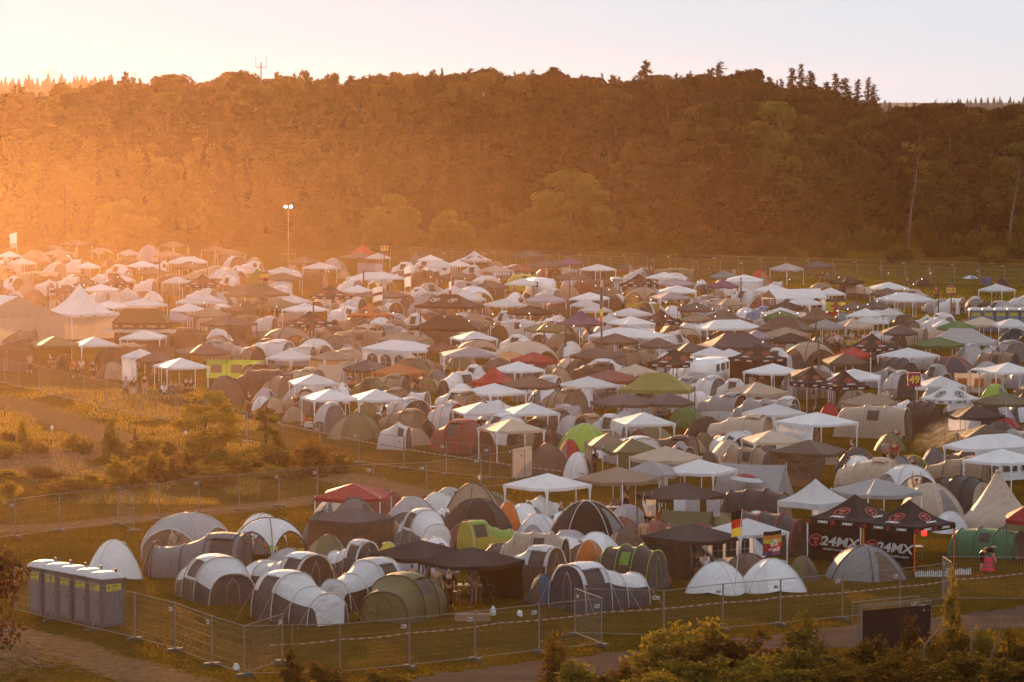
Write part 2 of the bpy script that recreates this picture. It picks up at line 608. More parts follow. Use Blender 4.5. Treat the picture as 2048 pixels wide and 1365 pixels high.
def tunnel_proto(w, ln, hoops, low_t=.0, seed=0, windows=(), door_lean=.0, n=22, flap=None, rear=.35, ropes=False):
    """hoops: [(y 0..1 front to rear, width factor, height)]. One flysheet, a door panel, poles, windows."""
    e = .80

    def ring(wf, h, y, sagk=0.0, t0=0.0, t1=1.0, grow=0.0):
        pts = []
        for i in range(n + 1):
            t = PI * (t0 + (t1 - t0) * i / n)
            x = -w / 2 * wf * se(math.cos(t), e) * (1 + grow / (w / 2))
            z = (h - sagk) * max(math.sin(t), 0) ** .78 + grow * math.sin(t)
            j = 1 + (.010 * mnoise.noise(Vector((i * .9, y * 2.3 + seed, h * 3))) if not grow else 0)
            pts.append((x * j, y, max(z * j, 0)))
        return pts
    fly = MB()
    rows, ys = [], []
    sub = 5
    for k in range(len(hoops) - 1):
        (y0, w0, h0), (y1, w1, h1) = hoops[k], hoops[k + 1]
        for j in range(sub + (1 if k == len(hoops) - 2 else 0)):
            f = j / sub
            sg = .075 * math.sin(PI * f)
            ww = w0 + (w1 - w0) * f - .05 * math.sin(PI * f)
            rows.append(ring(ww, h0 + (h1 - h0) * f, (y0 + (y1 - y0) * f - .5) * ln, sg))
            ys.append(k + f)
    # rear closes down to the ground
    ye, we, he = hoops[-1]
    if rear:
        for f in (.35, .7, 1.0):
            hh = he * math.sqrt(max(1 - f * f, 0)) if f < 1 else 0.0
            rows.append(ring(we * (1 - .25 * f), hh, (ye - .5) * ln + rear * f))
            ys.append(len(hoops) - 1 + f)
    o = len(fly.v)
    for r_ in rows:
        fly.v += r_
    for j in range(len(rows) - 1):
        for i in range(n):
            a = o + j * (n + 1) + i
            fly.f.append([a, a + 1, a + n + 2, a + n + 1])
            kl = round(n * low_t * .38)
            fly.m.append(1 if (i < kl or i >= n - kl) else 0)
    parts = [('flysheet', fly.mesh('flysheet', True, 2), ['main', 'low'])]
    # front door panel, a little inside the first hoop
    dm = MB()
    y0 = (hoops[0][0] - .5) * ln + .04
    rg = ring(hoops[0][1] * .985, hoops[0][2] * .985, y0)
    nv = 5
    for j in range(nv + 1):
        for (x, y, z) in rg:
            k = j / nv
            dm.v.append((x * (1 - k), y - door_lean * (1 - z / hoops[0][2]) - .03 * math.sin(PI * k), z * (1 - k) + 0.0))
    for j in range(nv):
        for i in range(n):
            a = j * (n + 1) + i
            dm.f.append([a, a + n + 1, a + n + 2, a + 1])
            dm.m.append(0)
    hd = hoops[0][2]
    for sgn in (-1, 1):          # door zips
        dm.tube([(sgn * .12 * w, y0 - .05 - door_lean, .03), (sgn * .10 * w, y0 - .05 - door_lean * .4, hd * .62), (0, y0 - .045 - door_lean * .1, hd * .86)], .011, 4, 1)
    parts.append(('door_panel', dm.mesh('door_panel', True, 2), ['door', 'pole']))
    for k, (yy, wf, hh) in enumerate(hoops):
        pm = MB().tube(ring(wf, hh, (yy - .5) * ln, 0, 0, 1, .022), .026, 5)
        parts.append(('tent_pole', pm.mesh('tent_pole', True), ['pole']))
    for (side, ya, yb, ta, tb) in windows:
        wm = MB()

        def hw(y):
            for k in range(len(hoops) - 1):
                if hoops[k][0] <= y <= hoops[k + 1][0]:
                    f = (y - hoops[k][0]) / (hoops[k + 1][0] - hoops[k][0])
                    return hoops[k][1] + (hoops[k + 1][1] - hoops[k][1]) * f - .05 * math.sin(PI * f), hoops[k][2] + (hoops[k + 1][2] - hoops[k][2]) * f - .075 * math.sin(PI * f)
            return hoops[-1][1], hoops[-1][2]

        def fw(u, v):
            y = ya + (yb - ya) * u
            t = PI * (ta + (tb - ta) * v)
            wf, hh = hw(y)
            x = -w / 2 * wf * se(math.cos(t), e)
            z = hh * math.sin(t) ** .78
            nx = Vector((x / (w * w), 0, z / (hh * hh) / 2)).normalized() * .018
            return (side * (x + nx.x), (y - .5) * ln, z + nx.z)
        wm.grid(fw, 5, 5, flip=side > 0)
        parts.append(('window', wm.mesh('window', True), ['win']))
    for k, (yy, wf, hh) in enumerate(hoops if ropes else []):
        for s in (-1, 1):
            y_ = (yy - .5) * ln
            gy = MB().tube([(s * w * wf * .47, y_, hh * .62), (s * (w * wf * .5 + .75), y_ + (k - 1) * .12, 0)], .007, 3, caps=False)
            parts.append(('guy_rope', gy.mesh('guy_rope'), ['pole']))
    if flap:
        ya, yb = flap
        fm = MB()

        def ff(u, v):
            y = ya + (yb - ya) * v
            t = PI * (.34 + .32 * u)
            hh = max(h for (_, _, h) in hoops)
            wf = max(q for (_, q, _) in hoops)
            k = .05 + .06 * math.sin(PI * v)
            return (-w / 2 * wf * se(math.cos(t), e) * 1.03, (y - .5) * ln, hh * math.sin(t) ** .78 + k - .03)
        fm.grid(ff, 8, 4)
        parts.append(('vent_flap', fm.mesh('vent_flap', True), ['flap']))
    return parts


def dome_proto(npole, p=.72, sagk=.08, seed=0, door=True, stretch=1.0, nr=10, cut=.0):
    """Unit dome: radius 1 to the pole feet, height 1."""
    nc = 2 * npole
    nt = nc * 10

    def Rr(t):
        s = 2 * PI / nc
        a = (t % s) - s / 2
        poly = math.cos(s / 2) / math.cos(a)
        return .55 * poly + .45

    def fn(t, r, grow=0.0):
        rad = Rr(t) * r
        c = abs(math.cos(t * nc / 2))
        z = max(1 - r ** 2.1, 0) ** p * (1 - sagk * (1 - c) * min(1, 2.2 * r))
        x, y = rad * math.cos(t), rad * math.sin(t)
        if y < 0:
            y *= stretch
        if cut and r > .8:
            z += cut * (1 - c) * (r - .8) / .2
        return ((x) * (1 + grow), y * (1 + grow), z + grow)
    mb = MB()
    o = 0
    for j in range(nr + 1):
        for i in range(nt):
            mb.v.append(fn(2 * PI * i / nt, j / nr))
    for j in range(nr):
        for i in range(nt):
            a, b = j * nt + i, j * nt + (i + 1) % nt
            mb.f.append([a, a + nt, b + nt, b] if j else [a + nt, b + nt, a])
            mb.m.append(1 if j >= nr - 2 else 0)
    parts = [('flysheet', mb.mesh('dome_flysheet', True, 2), ['main', 'low'])]
    for k in range(npole):
        t = 2 * PI * k / nc
        pts = [fn(t + PI, 1 - j / 8, .012) for j in range(8)] + [fn(t, j / 8, .012) for j in range(9)]
        parts.append(('tent_pole', MB().tube(pts, .012, 4).mesh('dome_pole', True), ['pole']))
    if door:
        for (tc, hw_, nm, r0) in ((-PI / 2, .36 if npole > 2 else .5, 'door_panel', .42),):
            dm = MB()
            dm.grid(lambda u, v: fn(tc + hw_ * (u - .5) * 2 * (.45 + .55 * v), r0 + (1 - r0) * v, .014), 8, 6)
            parts.append((nm, dm.mesh('dome_door', True), ['door']))
    vm = MB()
    vm.grid(lambda u, v: tuple(Vector(fn(PI * .06 + .5 * (u - .5), .22 + .2 * v, .02)) + Vector((0, 0, .06 * v))), 4, 2)
    parts.append(('vent_flap', vm.mesh('dome_vent', True), ['flap']))
    return parts


def shelter_proto(seed=0, closed=()):
    """Four-legged arched event shelter: half width 1, height 1."""
    def fn(u, v, g=0.0):
        u, v = 2 * u - 1, 2 * v - 1
        z = math.sqrt(max(1 - .46 * (u * u + v * v) - .08 * u * u * v * v, 0))
        k = 1 - .10 * (1 - z) ** 2
        # sides pull inwards between the legs
        x = u * (1 - .10 * (1 - v * v) * abs(u) ** 3) * k
        y = v * (1 - .10 * (1 - u * u) * abs(v) ** 3) * k
        z -= .035 * (abs(abs(u) - abs(v))) * (1 - abs(abs(u) - abs(v))) * 2
        return (x * (1 + g), y * (1 + g), max(z + g, 0))
    mb = MB()
    mb.grid(fn, 22, 22)
    parts = [('canopy', mb.mesh('shelter_canopy', True), ['main'])]
    for s in (1, -1):
        pts = [fn(t, t if s > 0 else 1 - t, .012) for t in [i / 20 for i in range(21)]]
        parts.append(('tent_pole', MB().tube(pts, .014, 4).mesh('shelter_pole', True), ['pole']))
    for k in range(4):
        e = [fn(*{0: (t, 0), 1: (1, t), 2: (1 - t, 1), 3: (0, 1 - t)}[k], .006) for t in [i / 20 for i in range(21)]]
        parts.append(('arch_trim', MB().tube(e, .02, 4).mesh('arch_trim', True), ['trim']))
        if k in closed:
            wm = MB()
            wm.grid(lambda u, v: (lambda q: (q[0] * (1 - .03 * v), q[1] * (1 - .03 * v), q[2] * v * .98))(
                fn(*{0: (u, 0.01), 1: (.99, u), 2: (1 - u, .99), 3: (.01, 1 - u)}[k])), 16, 5)
            parts.append(('side_wall', wm.mesh('shelter_wall', True), ['wall']))
    return parts


def ridge_proto():
    mb = MB()
    for s in (-1, 1):
        mb.grid(lambda u, v: ((s * 1.25 * (1 - v) - s * .05 * math.sin(PI * v)), (u - .5) * 3.4, .45 + 1.45 * v - .05 * math.sin(PI * u)), 10, 6, flip=s < 0)
        mb.grid(lambda u, v: (s * 1.25, (u - .5) * 3.4, .46 * v), 10, 2, flip=s < 0)
    en = [('gable', MB().add([(-1.25, y, 0), (1.25, y, 0), (1.25, y, .45), (0, y, 1.88), (-1.25, y, .45)], [(0, 1, 2, 3, 4)]).mesh('ridge_gable'), ['door']) for y in (-1.69, 1.69)]
    pl = [('tent_pole', MB().tube([(0, s * 1.75, 0), (0, s * 1.75, 2.0)], .025, 5).mesh('ridge_pole'), ['pole']) for s in (-1, 1)]
    return [('flysheet', mb.mesh('ridge_flysheet', True), ['main'])] + en + pl


def bell_proto():
    n = 14
    mb = MB()
    rings = [(1.0, 0.0), (1.0, .17), (.78, .30), (.5, .52), (.25, .76), (.05, 1.0)]
    for i in range(6 * n):
        pass
    for (r, z) in rings:
        for k in range(n * 3):
            t = 2 * PI * k / (n * 3)
            sc = 1 - .035 * abs(math.sin(t * n / 2)) * (1 if z < .9 else 0)
            mb.v.append((r * sc * math.cos(t), r * sc * math.sin(t), z))
    m = n * 3
    for j in range(len(rings) - 1):
        for k in range(m):
            mb.f.append([j * m + k, j * m + (k + 1) % m, (j + 1) * m + (k + 1) % m, (j + 1) * m + k])
            mb.m.append(0)
    dr = MB()
    dr.grid(lambda u, v: ((u - .5) * .5 * (1 - .75 * v), -1.0 + .72 * v - .02, .02 + .62 * v), 4, 5)
    guys = MB()
    for k in range(n):
        t = 2 * PI * k / n
        guys.tube([(.97 * math.cos(t), .97 * math.sin(t), .18), (1.45 * math.cos(t), 1.45 * math.sin(t), 0)], .004, 3)
    return [('flysheet', mb.mesh('bell_flysheet', True), ['main']), ('door_panel', dr.mesh('bell_door', True), ['flap']),
            ('guy_rope', guys.mesh('guy_rope'), ['pole']), ('apex_cap', MB().tube([(0, 0, .96), (0, 0, 1.0), (0, 0, 1.03)], [.085, .07, .01], 12).mesh('apex_cap', True), ['low'])]


def build_protos():
    P_gazebo()
    # t: plain tunnel, low rear; f: long family tunnel; v: pod tunnel with bedrooms and windows
    PROTO['t0'] = tunnel_proto(2.3, 3.6, [(0, 1, 1.75), (.45, 1.0, 1.7), (.85, .85, 1.15)], .0, rear=.7, windows=())
    PROTO['t1'] = tunnel_proto(2.3, 3.4, [(0, .9, 1.45), (.35, 1.0, 1.75), (.85, .9, 1.2)], .0, rear=.5, windows=((1, .1, .28, .16, .34),))
    PROTO['f0'] = tunnel_proto(2.7, 5.6, [(0, .95, 1.85), (.28, 1, 2.0), (.56, 1, 2.0), (.84, .95, 1.8)], 0, rear=.8, windows=((1, .34, .5, .16, .32), (-1, .34, .5, .16, .32)), door_lean=.25)
    PROTO['f1'] = tunnel_proto(2.7, 5.2, [(0, .9, 1.7), (.22, 1, 2.0), (.5, 1, 2.0), (.78, 1, 1.95), (.95, .85, 1.4)], 0, rear=.5, windows=((1, .28, .45, .18, .34), (-1, .28, .45, .18, .34)))
    PROTO['v0'] = tunnel_proto(2.7, 4.4, [(0, 1, 1.98), (.36, 1, 2.0), (.62, .86, 1.5), (.93, .82, 1.35)], .42, rear=.25, windows=((1, .06, .3, .16, .36), (-1, .06, .3, .16, .36)), flap=(.06, .36), ropes=True)
    PROTO['v1'] = tunnel_proto(2.6, 4.2, [(0, .82, 1.35), (.28, 1, 1.95), (.6, 1, 1.95), (.92, .82, 1.35)], .30, rear=.25, windows=((1, .32, .55, .16, .36), (-1, .32, .55, .16, .36)), flap=(.3, .6))
    PROTO['v2'] = tunnel_proto(2.7, 4.4, [(0, .95, 1.9), (.34, 1, 2.0), (.64, .95, 1.75), (.95, .8, 1.3)], .25, rear=.3, flap=(.08, .34))
    PROTO['d0'] = dome_proto(2, .88)
    PROTO['d1'] = dome_proto(2, .9, .06, 1, stretch=1.35)
    PROTO['d2'] = dome_proto(2, .92, .10, 2, stretch=1.2, cut=.10)
    PROTO['e0'] = dome_proto(3, .86, .05)
    PROTO['e1'] = dome_proto(3, .74, .04, 4, stretch=1.15)
    PROTO['s0'] = shelter_proto()
    PROTO['s1'] = shelter_proto(1, (2,))
    PROTO['s2'] = shelter_proto(2, (1, 2))
    PROTO['a0'] = ridge_proto()
    PROTO['b0'] = bell_proto()
    PROTO['w0'] = wall_mesh('side_wall_plain', 2.9, 1.95, 5)
    PROTO['w1'] = wall_mesh('side_wall_plain', 2.9, 1.95, 9)
    PROTO['ww'] = wall_mesh('side_wall_windows', 2.9, 1.95, 7, True)
    PROTO['prt'] = branded_print(1.5, 2.08, 3.2, 1.55, .30)
    PROTO['prs'] = branded_print(1.5, 2.08, 3.2, 1.55, .30, single=True)
# ================================================================== the camp, item by item
REG = {'R1': (0, 450, .25637), 'R2': (400, 480, .25637), 'R3': (850, 480, .25637), 'R4': (1250, 480, .25637), 'R5': (1536, 500, .25637),
       'M1': (400, 700, .25637), 'M2': (850, 700, .25637), 'M3': (1250, 700, .25637), 'M4': (1536, 750, .25637), 'M5': (0, 700, .25637),
       'N1': (0, 900, .3418), 'N2': (600, 900, .3418), 'N3': (1200, 900, .24414), 'N4': (1600, 900, .21982),
       'N5': (1000, 1150, .27344), 'N6': (1500, 1100, .26758), 'A1': (0, 100, .3418), 'A2': (650, 80, .3418), 'A3': (1300, 80, .3663), 'P': (0, 0, 1.0)}


def RP(reg, x, y):
    o = REG[reg]
    return o[0] + x * o[2], o[1] + y * o[2]


# region kind colours  L R F top  (canopies)   |   region kind colours  L R top [yaw]  (tents)
ITEMS = """
R1 x B 470 720 600 115
R1 x B 325 510 430 152
R1 g T 340 575 430 185
R1 s T 670 910 178
R1 x B 1235 1470 1350 125
R1 e LV 1060 1260 160 h=2.2
R1 g LV 925 1085 990 190
R1 x B 1570 1780 1680 160
R1 x T 1185 1440 1330 200
R1 g OL 1695 1915 1800 190
R1 t W 1720 1925 240 20
R1 d T 1920 2050 250
R1 g W -20 165 90 205
R1 e T 150 400 198
R1 t W 390 560 235 70
R1 t W 500 640 265 80
R1 d B 190 340 258
R1 g W 60 280 150 258
R1 s T -60 130 312
R1 v W 320 520 293 30
R1 g W 600 770 700 288
R1 d B 790 890 265
R1 d LV 890 1010 275
R1 g W 985 1235 1110 280
R1 t W 1200 1325 280 60
R1 r W 1310 1620 1400 248
R1 x B 1340 1620 1480 284
R1 d B 1600 1710 300
R1 x B 1045 1320 1190 330
R1 d GY 1190 1340 378
R1 f T 80 470 362 80
R1 e W -10 130 450
R1 d T 110 320 450
R1 t W 700 820 380 70
R1 q K 800 1030 890 382 txt
R1 g W 880 1020 960 390
R1 g W 1265 1490 1400 400
R1 g T 1440 1580 1530 365
R1 q K 1420 1740 1575 385 txt
R1 v W 1720 1850 395 50
R1 t W 245 465 428 80
R1 t W 410 625 403 80
R1 x B 390 640 540 465
R1 x B 575 790 650 415
R1 g W 640 925 850 460
R1 v W 1030 1225 425 60
R1 d B 1265 1435 470
R1 v W 1430 1695 498 60
R1 s B 1750 2010 465
R1 t W 915 1110 490 -60
R1 d W 1110 1265 520
R1 r W 1375 1765 1460 548
R1 q B 1780 2000 1890 575
R1 e B 170 370 512
R1 d T 330 520 585
R1 g W 715 1000 830 588
R1 g W 915 1310 1080 572
R1 g W 1330 1610 1480 612
R1 x T 1460 1800 1650 645
R1 x LV 1230 1505 1310 675
R1 f B 1640 2000 635 85
R1 d W 1600 1790 810
R1 e B 1385 1615 825
R1 e T 1560 1830 862 h=1.6
R1 o OL 220 630 320 865
R1 g W 555 915 635 872
R1 g W 935 1300 1245 818
R1 x B 1355 1805 1490 925
R1 t B 715 960 952 20
R1 f E 840 1110 918 70
R1 g W 950 1240 1060 965 wall=3
R1 x B 1060 1400 1260 985
R1 d T 745 1015 1072
R1 d B 408 610 1005
R1 g W 1200 1625 1300 1037
M1 e B 20 350 205 h=2.0
R2 x B 695 930 820 130
R2 g W 800 1070 980 175
R2 d T 665 775 195
R2 g W 500 780 640 210
R2 q R 1160 1375 1270 32
R2 x B 1075 1385 1240 95 wall=0
R2 g W 1295 1485 1400 100
R2 v W 1470 1720 173 60
R2 t W 1690 1990 180 80
R2 g W 1700 1895 1800 117
R2 d GY 1620 1735 125
R2 d B 1650 1770 92
R2 g W 1780 1990 1890 160
R2 f B 770 1005 240 60
R2 d T 1065 1185 235
R2 x B 480 800 640 255
R2 t N 375 505 225 60
R2 d RB 225 385 245
R2 r W 1143 1600 1260 252
R2 s W 1290 1540 290
R2 v W 1050 1280 305 40
R2 f B 1635 1870 235 60
R2 d B 1770 1860 270
R2 m B 190 700 350 340
R2 q K 840 1190 1010 350 txt
R2 g W 1110 1350 1200 352
R2 x B 1190 1645 1410 383
R2 v W 1590 1800 370 70
R2 v W 1560 1790 395 70
R2 d T 895 1085 430
R2 v W 1065 1305 448 50
R2 g W 580 865 700 430
R2 x OL 470 770 600 458
R2 g W 640 1000 820 493
R2 t W 965 1260 508 70
R2 d C 1085 1260 528
R2 q O 1150 1497 1335 490 txd | orange peaked pop-up canopy with dark emblems and lettering, white flag beside it | the orange peaked canopy
R2 d OL 1445 1605 510
R2 q K 658 1055 860 555 txt
R2 d B 1090 1315 600
R2 s W 1310 1510 612
R2 d B 1275 1515 655
R2 s T 1415 1630 613
R2 v W 1550 1795 578 60
R2 f OL 240 500 582 80
R2 v W 355 615 598 60
R2 x B 0 447 215 595
R2 s T 440 920 680
R2 f T 1005 1430 700 85
R2 v T 885 1030 700 40
R2 x T 1378 1765 1560 715
R2 t W 1480 1670 698 70
R2 s W 740 1065 772
R2 v W 285 745 780 60
R2 t LV 1005 1255 818 40
R2 r W 1262 1892 1640 785 wall=0
R2 g W 518 905 705 858
R2 g T 850 1215 970 862 wall=2
R2 e B 215 395 775
R2 v T 270 510 830 30
M1 a E 890 1160 108 60 | cream canvas ridge tent with straight walls, the only one pitched behind white gazebos | the cream ridge tent
M1 x D 1115 1490 1340 75
M1 o O 1342 1767 1550 105 | orange gazebo with scalloped valance and orange legs | the orange scalloped gazebo
M1 e OL 1580 1845 95
M1 e GY 1735 1965 150
M1 f B 255 740 150 80
M1 t T 440 745 195 40
M1 g W 692 1082 740 188
M1 g W 788 1240 890 303
M1 g W 1160 1590 1240 305
M1 v OL 1150 1490 215 60
M1 d W 1065 1155 258
M1 d DB 1545 1750 303
M1 d LV 385 630 300
M1 d W 405 565 360
M1 d T 470 695 373
M1 d T 645 815 440
M1 v W 885 1115 405 20
M1 d OL 1155 1450 412
M1 e LG 1370 1610 385
M1 e OL 1025 1415 495
M1 t W 1375 1650 563 70
M1 d T 1560 1815 610
M1 d C 1690 1830 550
M2 v RB 0 555 540 45 tr=R h=2.1 | rust brown tunnel tent with red seams behind the mesh fence | the rust brown tunnel tent
M2 v W 20 290 400 40 tr=O
R3 q W 250 522 388 85 txd
R3 x D 685 945 810 85 wall=0
R3 x D 810 1085 945 158
R3 x P 1018 1240 1130 138
R3 g W 1208 1490 1330 188
R3 d B 1505 1645 180
R4 f OL 195 555 218 80
R3 v W 1530 1725 235 60
R3 q K 1515 1820 1680 263 txt
R4 g W 165 447 300 250
R3 g W 160 355 240 160
R3 g W 45 205 130 165
R3 v W 270 465 198 70
R3 g E 405 690 550 200
R3 x RB 600 860 720 190
R3 s T 475 630 168
R3 d R 850 1005 222
R3 f Y 625 890 265 75 | low yellow green tunnel tent with dark poles at the camp's far side | the yellow green tunnel tent
R3 g W 623 910 830 298
R3 x B 995 1295 1140 250
R3 f RB 1130 1465 308 80
R3 t LV 1040 1235 225 60
R3 x B 90 405 230 245
R3 s W 325 625 280
R3 x B 370 655 500 318
R3 f LV 205 430 322 80
R3 g W 130 320 220 358
R3 s W 210 545 362
R3 m K -80 460 330 425 emb | long black peaked canopy with two pale round emblems on its slope | the black canopy with round emblems
R3 r W 190 462 350 408
R3 d W 595 810 410
R3 v W 830 1070 378 50
R3 e T 1015 1215 358
R3 t OL 895 1050 350 60
R3 x LV 770 1105 920 418
R3 g W 445 790 600 458
R3 x K 640 1005 820 510
R3 g W 1128 1437 1370 408
R3 g W 1145 1355 1250 460
R3 g W 1198 1460 1330 500
R3 d B 1370 1570 428
R3 s T 1535 1870 370
R3 e OL 1300 1560 370
R4 g W 258 557 550 355
R4 g LV 193 522 275 402
R3 g W 1430 1775 1600 528
R3 q P 1018 1415 1205 550 | purple peaked pop-up canopy between white gazebos | the purple peaked canopy
R3 g W 1325 1545 1430 583
R3 g W 1420 1795 1560 595 wall=0
R4 q K 118 445 270 540 txt
R3 q T 258 515 340 540
R3 v W 505 730 555 40
R3 v W 855 1105 593 60
R3 f W 555 870 615 70
R3 d B 455 690 650
R3 t W 735 905 632 80
R3 m K -125 500 420 588 | large plain black pop-up canopy with a long flat ridge | the large black canopy
R3 x OL 772 1135 885 638
R3 v T 905 1195 718 40
R3 d W 1015 1260 793
R3 d P 1205 1360 700
R3 d LV 1085 1270 650
R3 r W 1272 1915 1750 688 wall=0 wc=LV | large white party marquee with grey striped side walls | the striped marquee
R3 x B 1300 1672 1480 728
R4 x D 112 400 270 760
R4 x D 330 685 420 797
R3 g W 198 565 285 710
R3 s T 205 625 778
R3 v W 545 880 740 60
R3 s E 475 1075 793
R3 g LV 120 572 145 833
R3 v OL 1425 1705 825 30
R3 x B 1128 1575 1380 838
R4 q K 163 618 405 845 txt
R3 e E 880 1125 975
R3 v W 315 445 975 50
R3 d B 365 525 1010
R3 x RB 60 200 125 795
R3 e B 1070 1320 935
R3 x R 668 1030 820 873
R3 x B 437 725 560 915
R3 g W 522 932 700 948
R3 q R 355 725 600 985 | bright red peaked pop-up canopy overlapping a brown gazebo | the red peaked canopy
R3 x B 597 1057 800 1060
R3 g W 288 792 510 1118
R3 g W 213 672 310 1263
R3 g W 605 1047 690 1268
R3 g W 1035 1512 1240 1065
R3 x RB 1200 1692 1420 1013
R3 g E 1455 1825 1640 968
R3 m OL 1508 2112 2060 1038 cl=Y2 | long olive yellow pop-up canopy with a flat ridge and yellow wall | the olive yellow canopy
R3 x D 1290 1825 1540 1190
R4 x D 128 548 280 1190
R3 v T 878 1270 1155 30
M2 g W 1462 1948 1570 486
M2 g E 412 932 560 538
M2 d W 148 415 260
M2 v T 148 420 322 40
M2 v W 1308 1560 500 60
M2 a LV 985 1245 425 50
M2 d RB 395 670 370
M2 e L 1040 1450 578 h=1.9 | lime green dome tent beside a small red dome | the lime green dome tent
M2 d R 1012 1242 700 h=1.5 | small red dome tent in front of the lime green one | the small red dome tent
M2 t B 880 1075 590 -30
M2 d T 650 905 612
M2 d B 770 1145 730 h=1.7
M2 x T 1245 1600 1300 650 wall=3
M2 x OL 1380 1845 1500 690 wall=0
M2 e W 1088 1300 800 h=1.5
M3 x E 30 605 330 750
M3 x LG -40 440 320 868
M2 x T 1172 1835 1540 905 h=2.45 | faded tan gazebo with torn dark roof cloth sagging at the peak | the torn tan gazebo
N2 g W 1193 1703 1445 143 | white party gazebo standing alone on grass over a camping table | the lone white gazebo by the fence
R4 x TL 660 885 780 240
R4 g W 783 1075 1060 270
R4 d R 960 1142 238 h=1.9 | rust red dome tent near the far mesh fence | the rust red dome tent
R4 x LG 1130 1395 1265 183
R4 x DB 1388 1625 1510 163
R4 x K 1600 1872 1700 282
R4 s T 1415 1655 333
R4 d T 1775 1895 350
R4 g LV 228 560 400 300
R4 x P 645 885 770 313
R4 d W 545 655 310
R4 v W 880 1075 318 60
R4 t W 1065 1240 322 80
R4 d T 640 800 388
R4 s D 560 665 348
R4 g W 998 1300 1140 348
R4 v W 795 1065 383 50
R4 k W 1065 1578 1180 383 wall=0 | white gabled marquee with a tan gable end and arched windows | the gabled marquee
R4 g W 1252 1545 1380 445
R4 g W 1488 1718 1590 373
R4 g T 637 960 750 452
R4 x D 408 695 550 488
R4 x C 1117 1400 1260 478
R4 d B 790 960 530
R4 v SB 945 1135 518 50 | blue and grey tunnel tent among white gazebos | the blue tunnel tent
R4 g W 1058 1370 1240 525
R4 x N 1075 1365 1240 548
R4 q B 1350 1668 1490 518
R4 x D 1665 1905 1790 478
R4 x D 1825 2070 1960 470
R4 x T 430 695 590 568
R4 x B 660 865 750 543
R4 x B 608 998 790 580
R4 d W 435 615 600
R4 r W 528 1073 640 623
R4 m B 1002 1495 1400 598
R4 x T 1055 1450 1260 680
R4 g LV 895 1150 960 700
R4 x LG 1415 1715 1540 618
R4 x E 1608 1935 1720 613
R5 g W 655 897 800 512
R4 d T 260 420 663
R4 s T 325 625 693
R4 t B 595 865 690 60
R4 m DB 553 1190 660 723 | long dark blue pop-up canopy with a flat ridge | the dark blue canopy
R4 x K 1125 1455 1290 723
R4 d TL 1430 1590 750
R4 v W 665 885 803 60
R4 s T 1210 1675 793
R4 v W 1080 1265 843 70
R4 g W 518 835 690 833
R4 g W 680 950 800 848
R4 q K 808 1265 1025 808 txt wall=03
R4 t W 400 570 960 60
R4 g W 925 1385 1145 963
R4 q K 1285 1625 1420 990 txt
R4 q K 1510 1905 1640 1010 txt
R4 g W 1585 1995 1980 1003
R4 x B 1270 1640 1300 992
R4 x R 1668 1885 1780 833
R4 x B 1525 1900 1600 883
R4 d T 1430 1610 900
R4 s LG 375 725 1035
R4 v W 465 800 1058 40
R4 v W 695 985 1083 70
R4 x E 787 1267 950 1108
R5 x T 575 1010 800 1113
M3 d OL 560 805 400 tr=Y
M3 d N 320 635 440
M3 d C 478 810 522
M3 d LV 748 925 530
M3 f LG 795 1385 385 60
M3 g W 920 1410 1160 418
M3 v W 1055 1340 365 60
M3 g W 1178 1815 1460 485 wall=3
M3 g E 908 1372 1010 625
M3 x B 1138 1730 1530 700 wall=3
M4 f E 490 1112 235 75 h=2.1 | long beige tunnel tent with curved dark poles behind a white gazebo | the long beige tunnel tent
M4 d R 395 565 218
M3 d T 362 610 667
M3 d OL 488 735 650
M3 d B 630 910 653 tr=R
M3 d W 865 1015 628
M3 f T 715 1155 755 60
M3 d B 555 745 795
M3 t LV 265 540 715 50
M3 d RB 0 210 620
M3 g W 282 870 690 853
M3 a LG 700 1300 880 70 h=2.2
M3 x C 88 788 435 1028 h=2.55
M3 f D 700 1290 1080 65
R5 g W 793 1100 830 250
R5 x B 795 1065 930 295
R5 r W 843 1300 1130 335
R5 d C 1138 1265 220
R5 d C 1750 1895 223
R5 g W 1643 1928 1825 265
R5 t W 1295 1545 370 70
R5 d W 1528 1705 362
R5 d C 1600 1800 405
R5 v W 1825 2080 358 70
R5 g W 613 905 860 455
R5 g W 825 1065 940 453
R5 d TL 480 690 490
R5 v B 915 1200 503 40
R5 t W 1100 1330 508 70
R5 d TL 1248 1440 515
R5 g W 1278 1475 1290 545
R5 x N 1318 1635 1470 548
R5 x E 1515 1820 1650 520
R5 g W 1735 2060 1800 533
R5 x D 883 1170 905 583
R5 m LG 1235 1785 1760 615
R5 x N 1130 1530 1320 663 | dark green gazebo with matching green legs | the dark green gazebo
R5 g W 1435 1770 1560 655
R5 e BL 1795 2060 618
R5 q K 605 1010 800 650 txt
R5 g W 855 1335 1105 763
R5 e B 860 1070 648
R5 f D 785 1185 843 40
R5 v W 1445 1660 733 30
R5 t W 1580 1810 752 70
R5 e DB 1235 1645 833 tr=O h=1.9 | dark dome tent with bright orange seams | the orange seamed dome tent
R5 f T 1595 1965 790 60
R5 d L 1600 1780 822
R5 v LG 1180 1445 893 40
R5 d T 838 1005 908
R5 v W 905 1110 940 30
R5 g W 1160 1540 1230 983
R5 g W 1645 2100 1780 878
R5 q W 1183 1665 1410 1028 txd wall=0 | white peaked pop-up canopy with dark emblems and a white printed wall | the white printed canopy
R5 d L 1635 1910 1048
R5 d N 1870 2060 1093
M4 x OL 1600 2080 1860 135
M4 x C 1378 1850 1500 232
M4 d R 1690 2010 333
M4 x B 1468 1940 1560 385
M4 f B 1005 1390 210 40
M4 d B 910 1115 198
M4 r W 1375 2150 1630 463 wall=0
M4 g W 1525 2120 1900 578
M4 d OL 830 1085 455
M4 d GY 1195 1390 570
M4 v E 510 1010 648 70
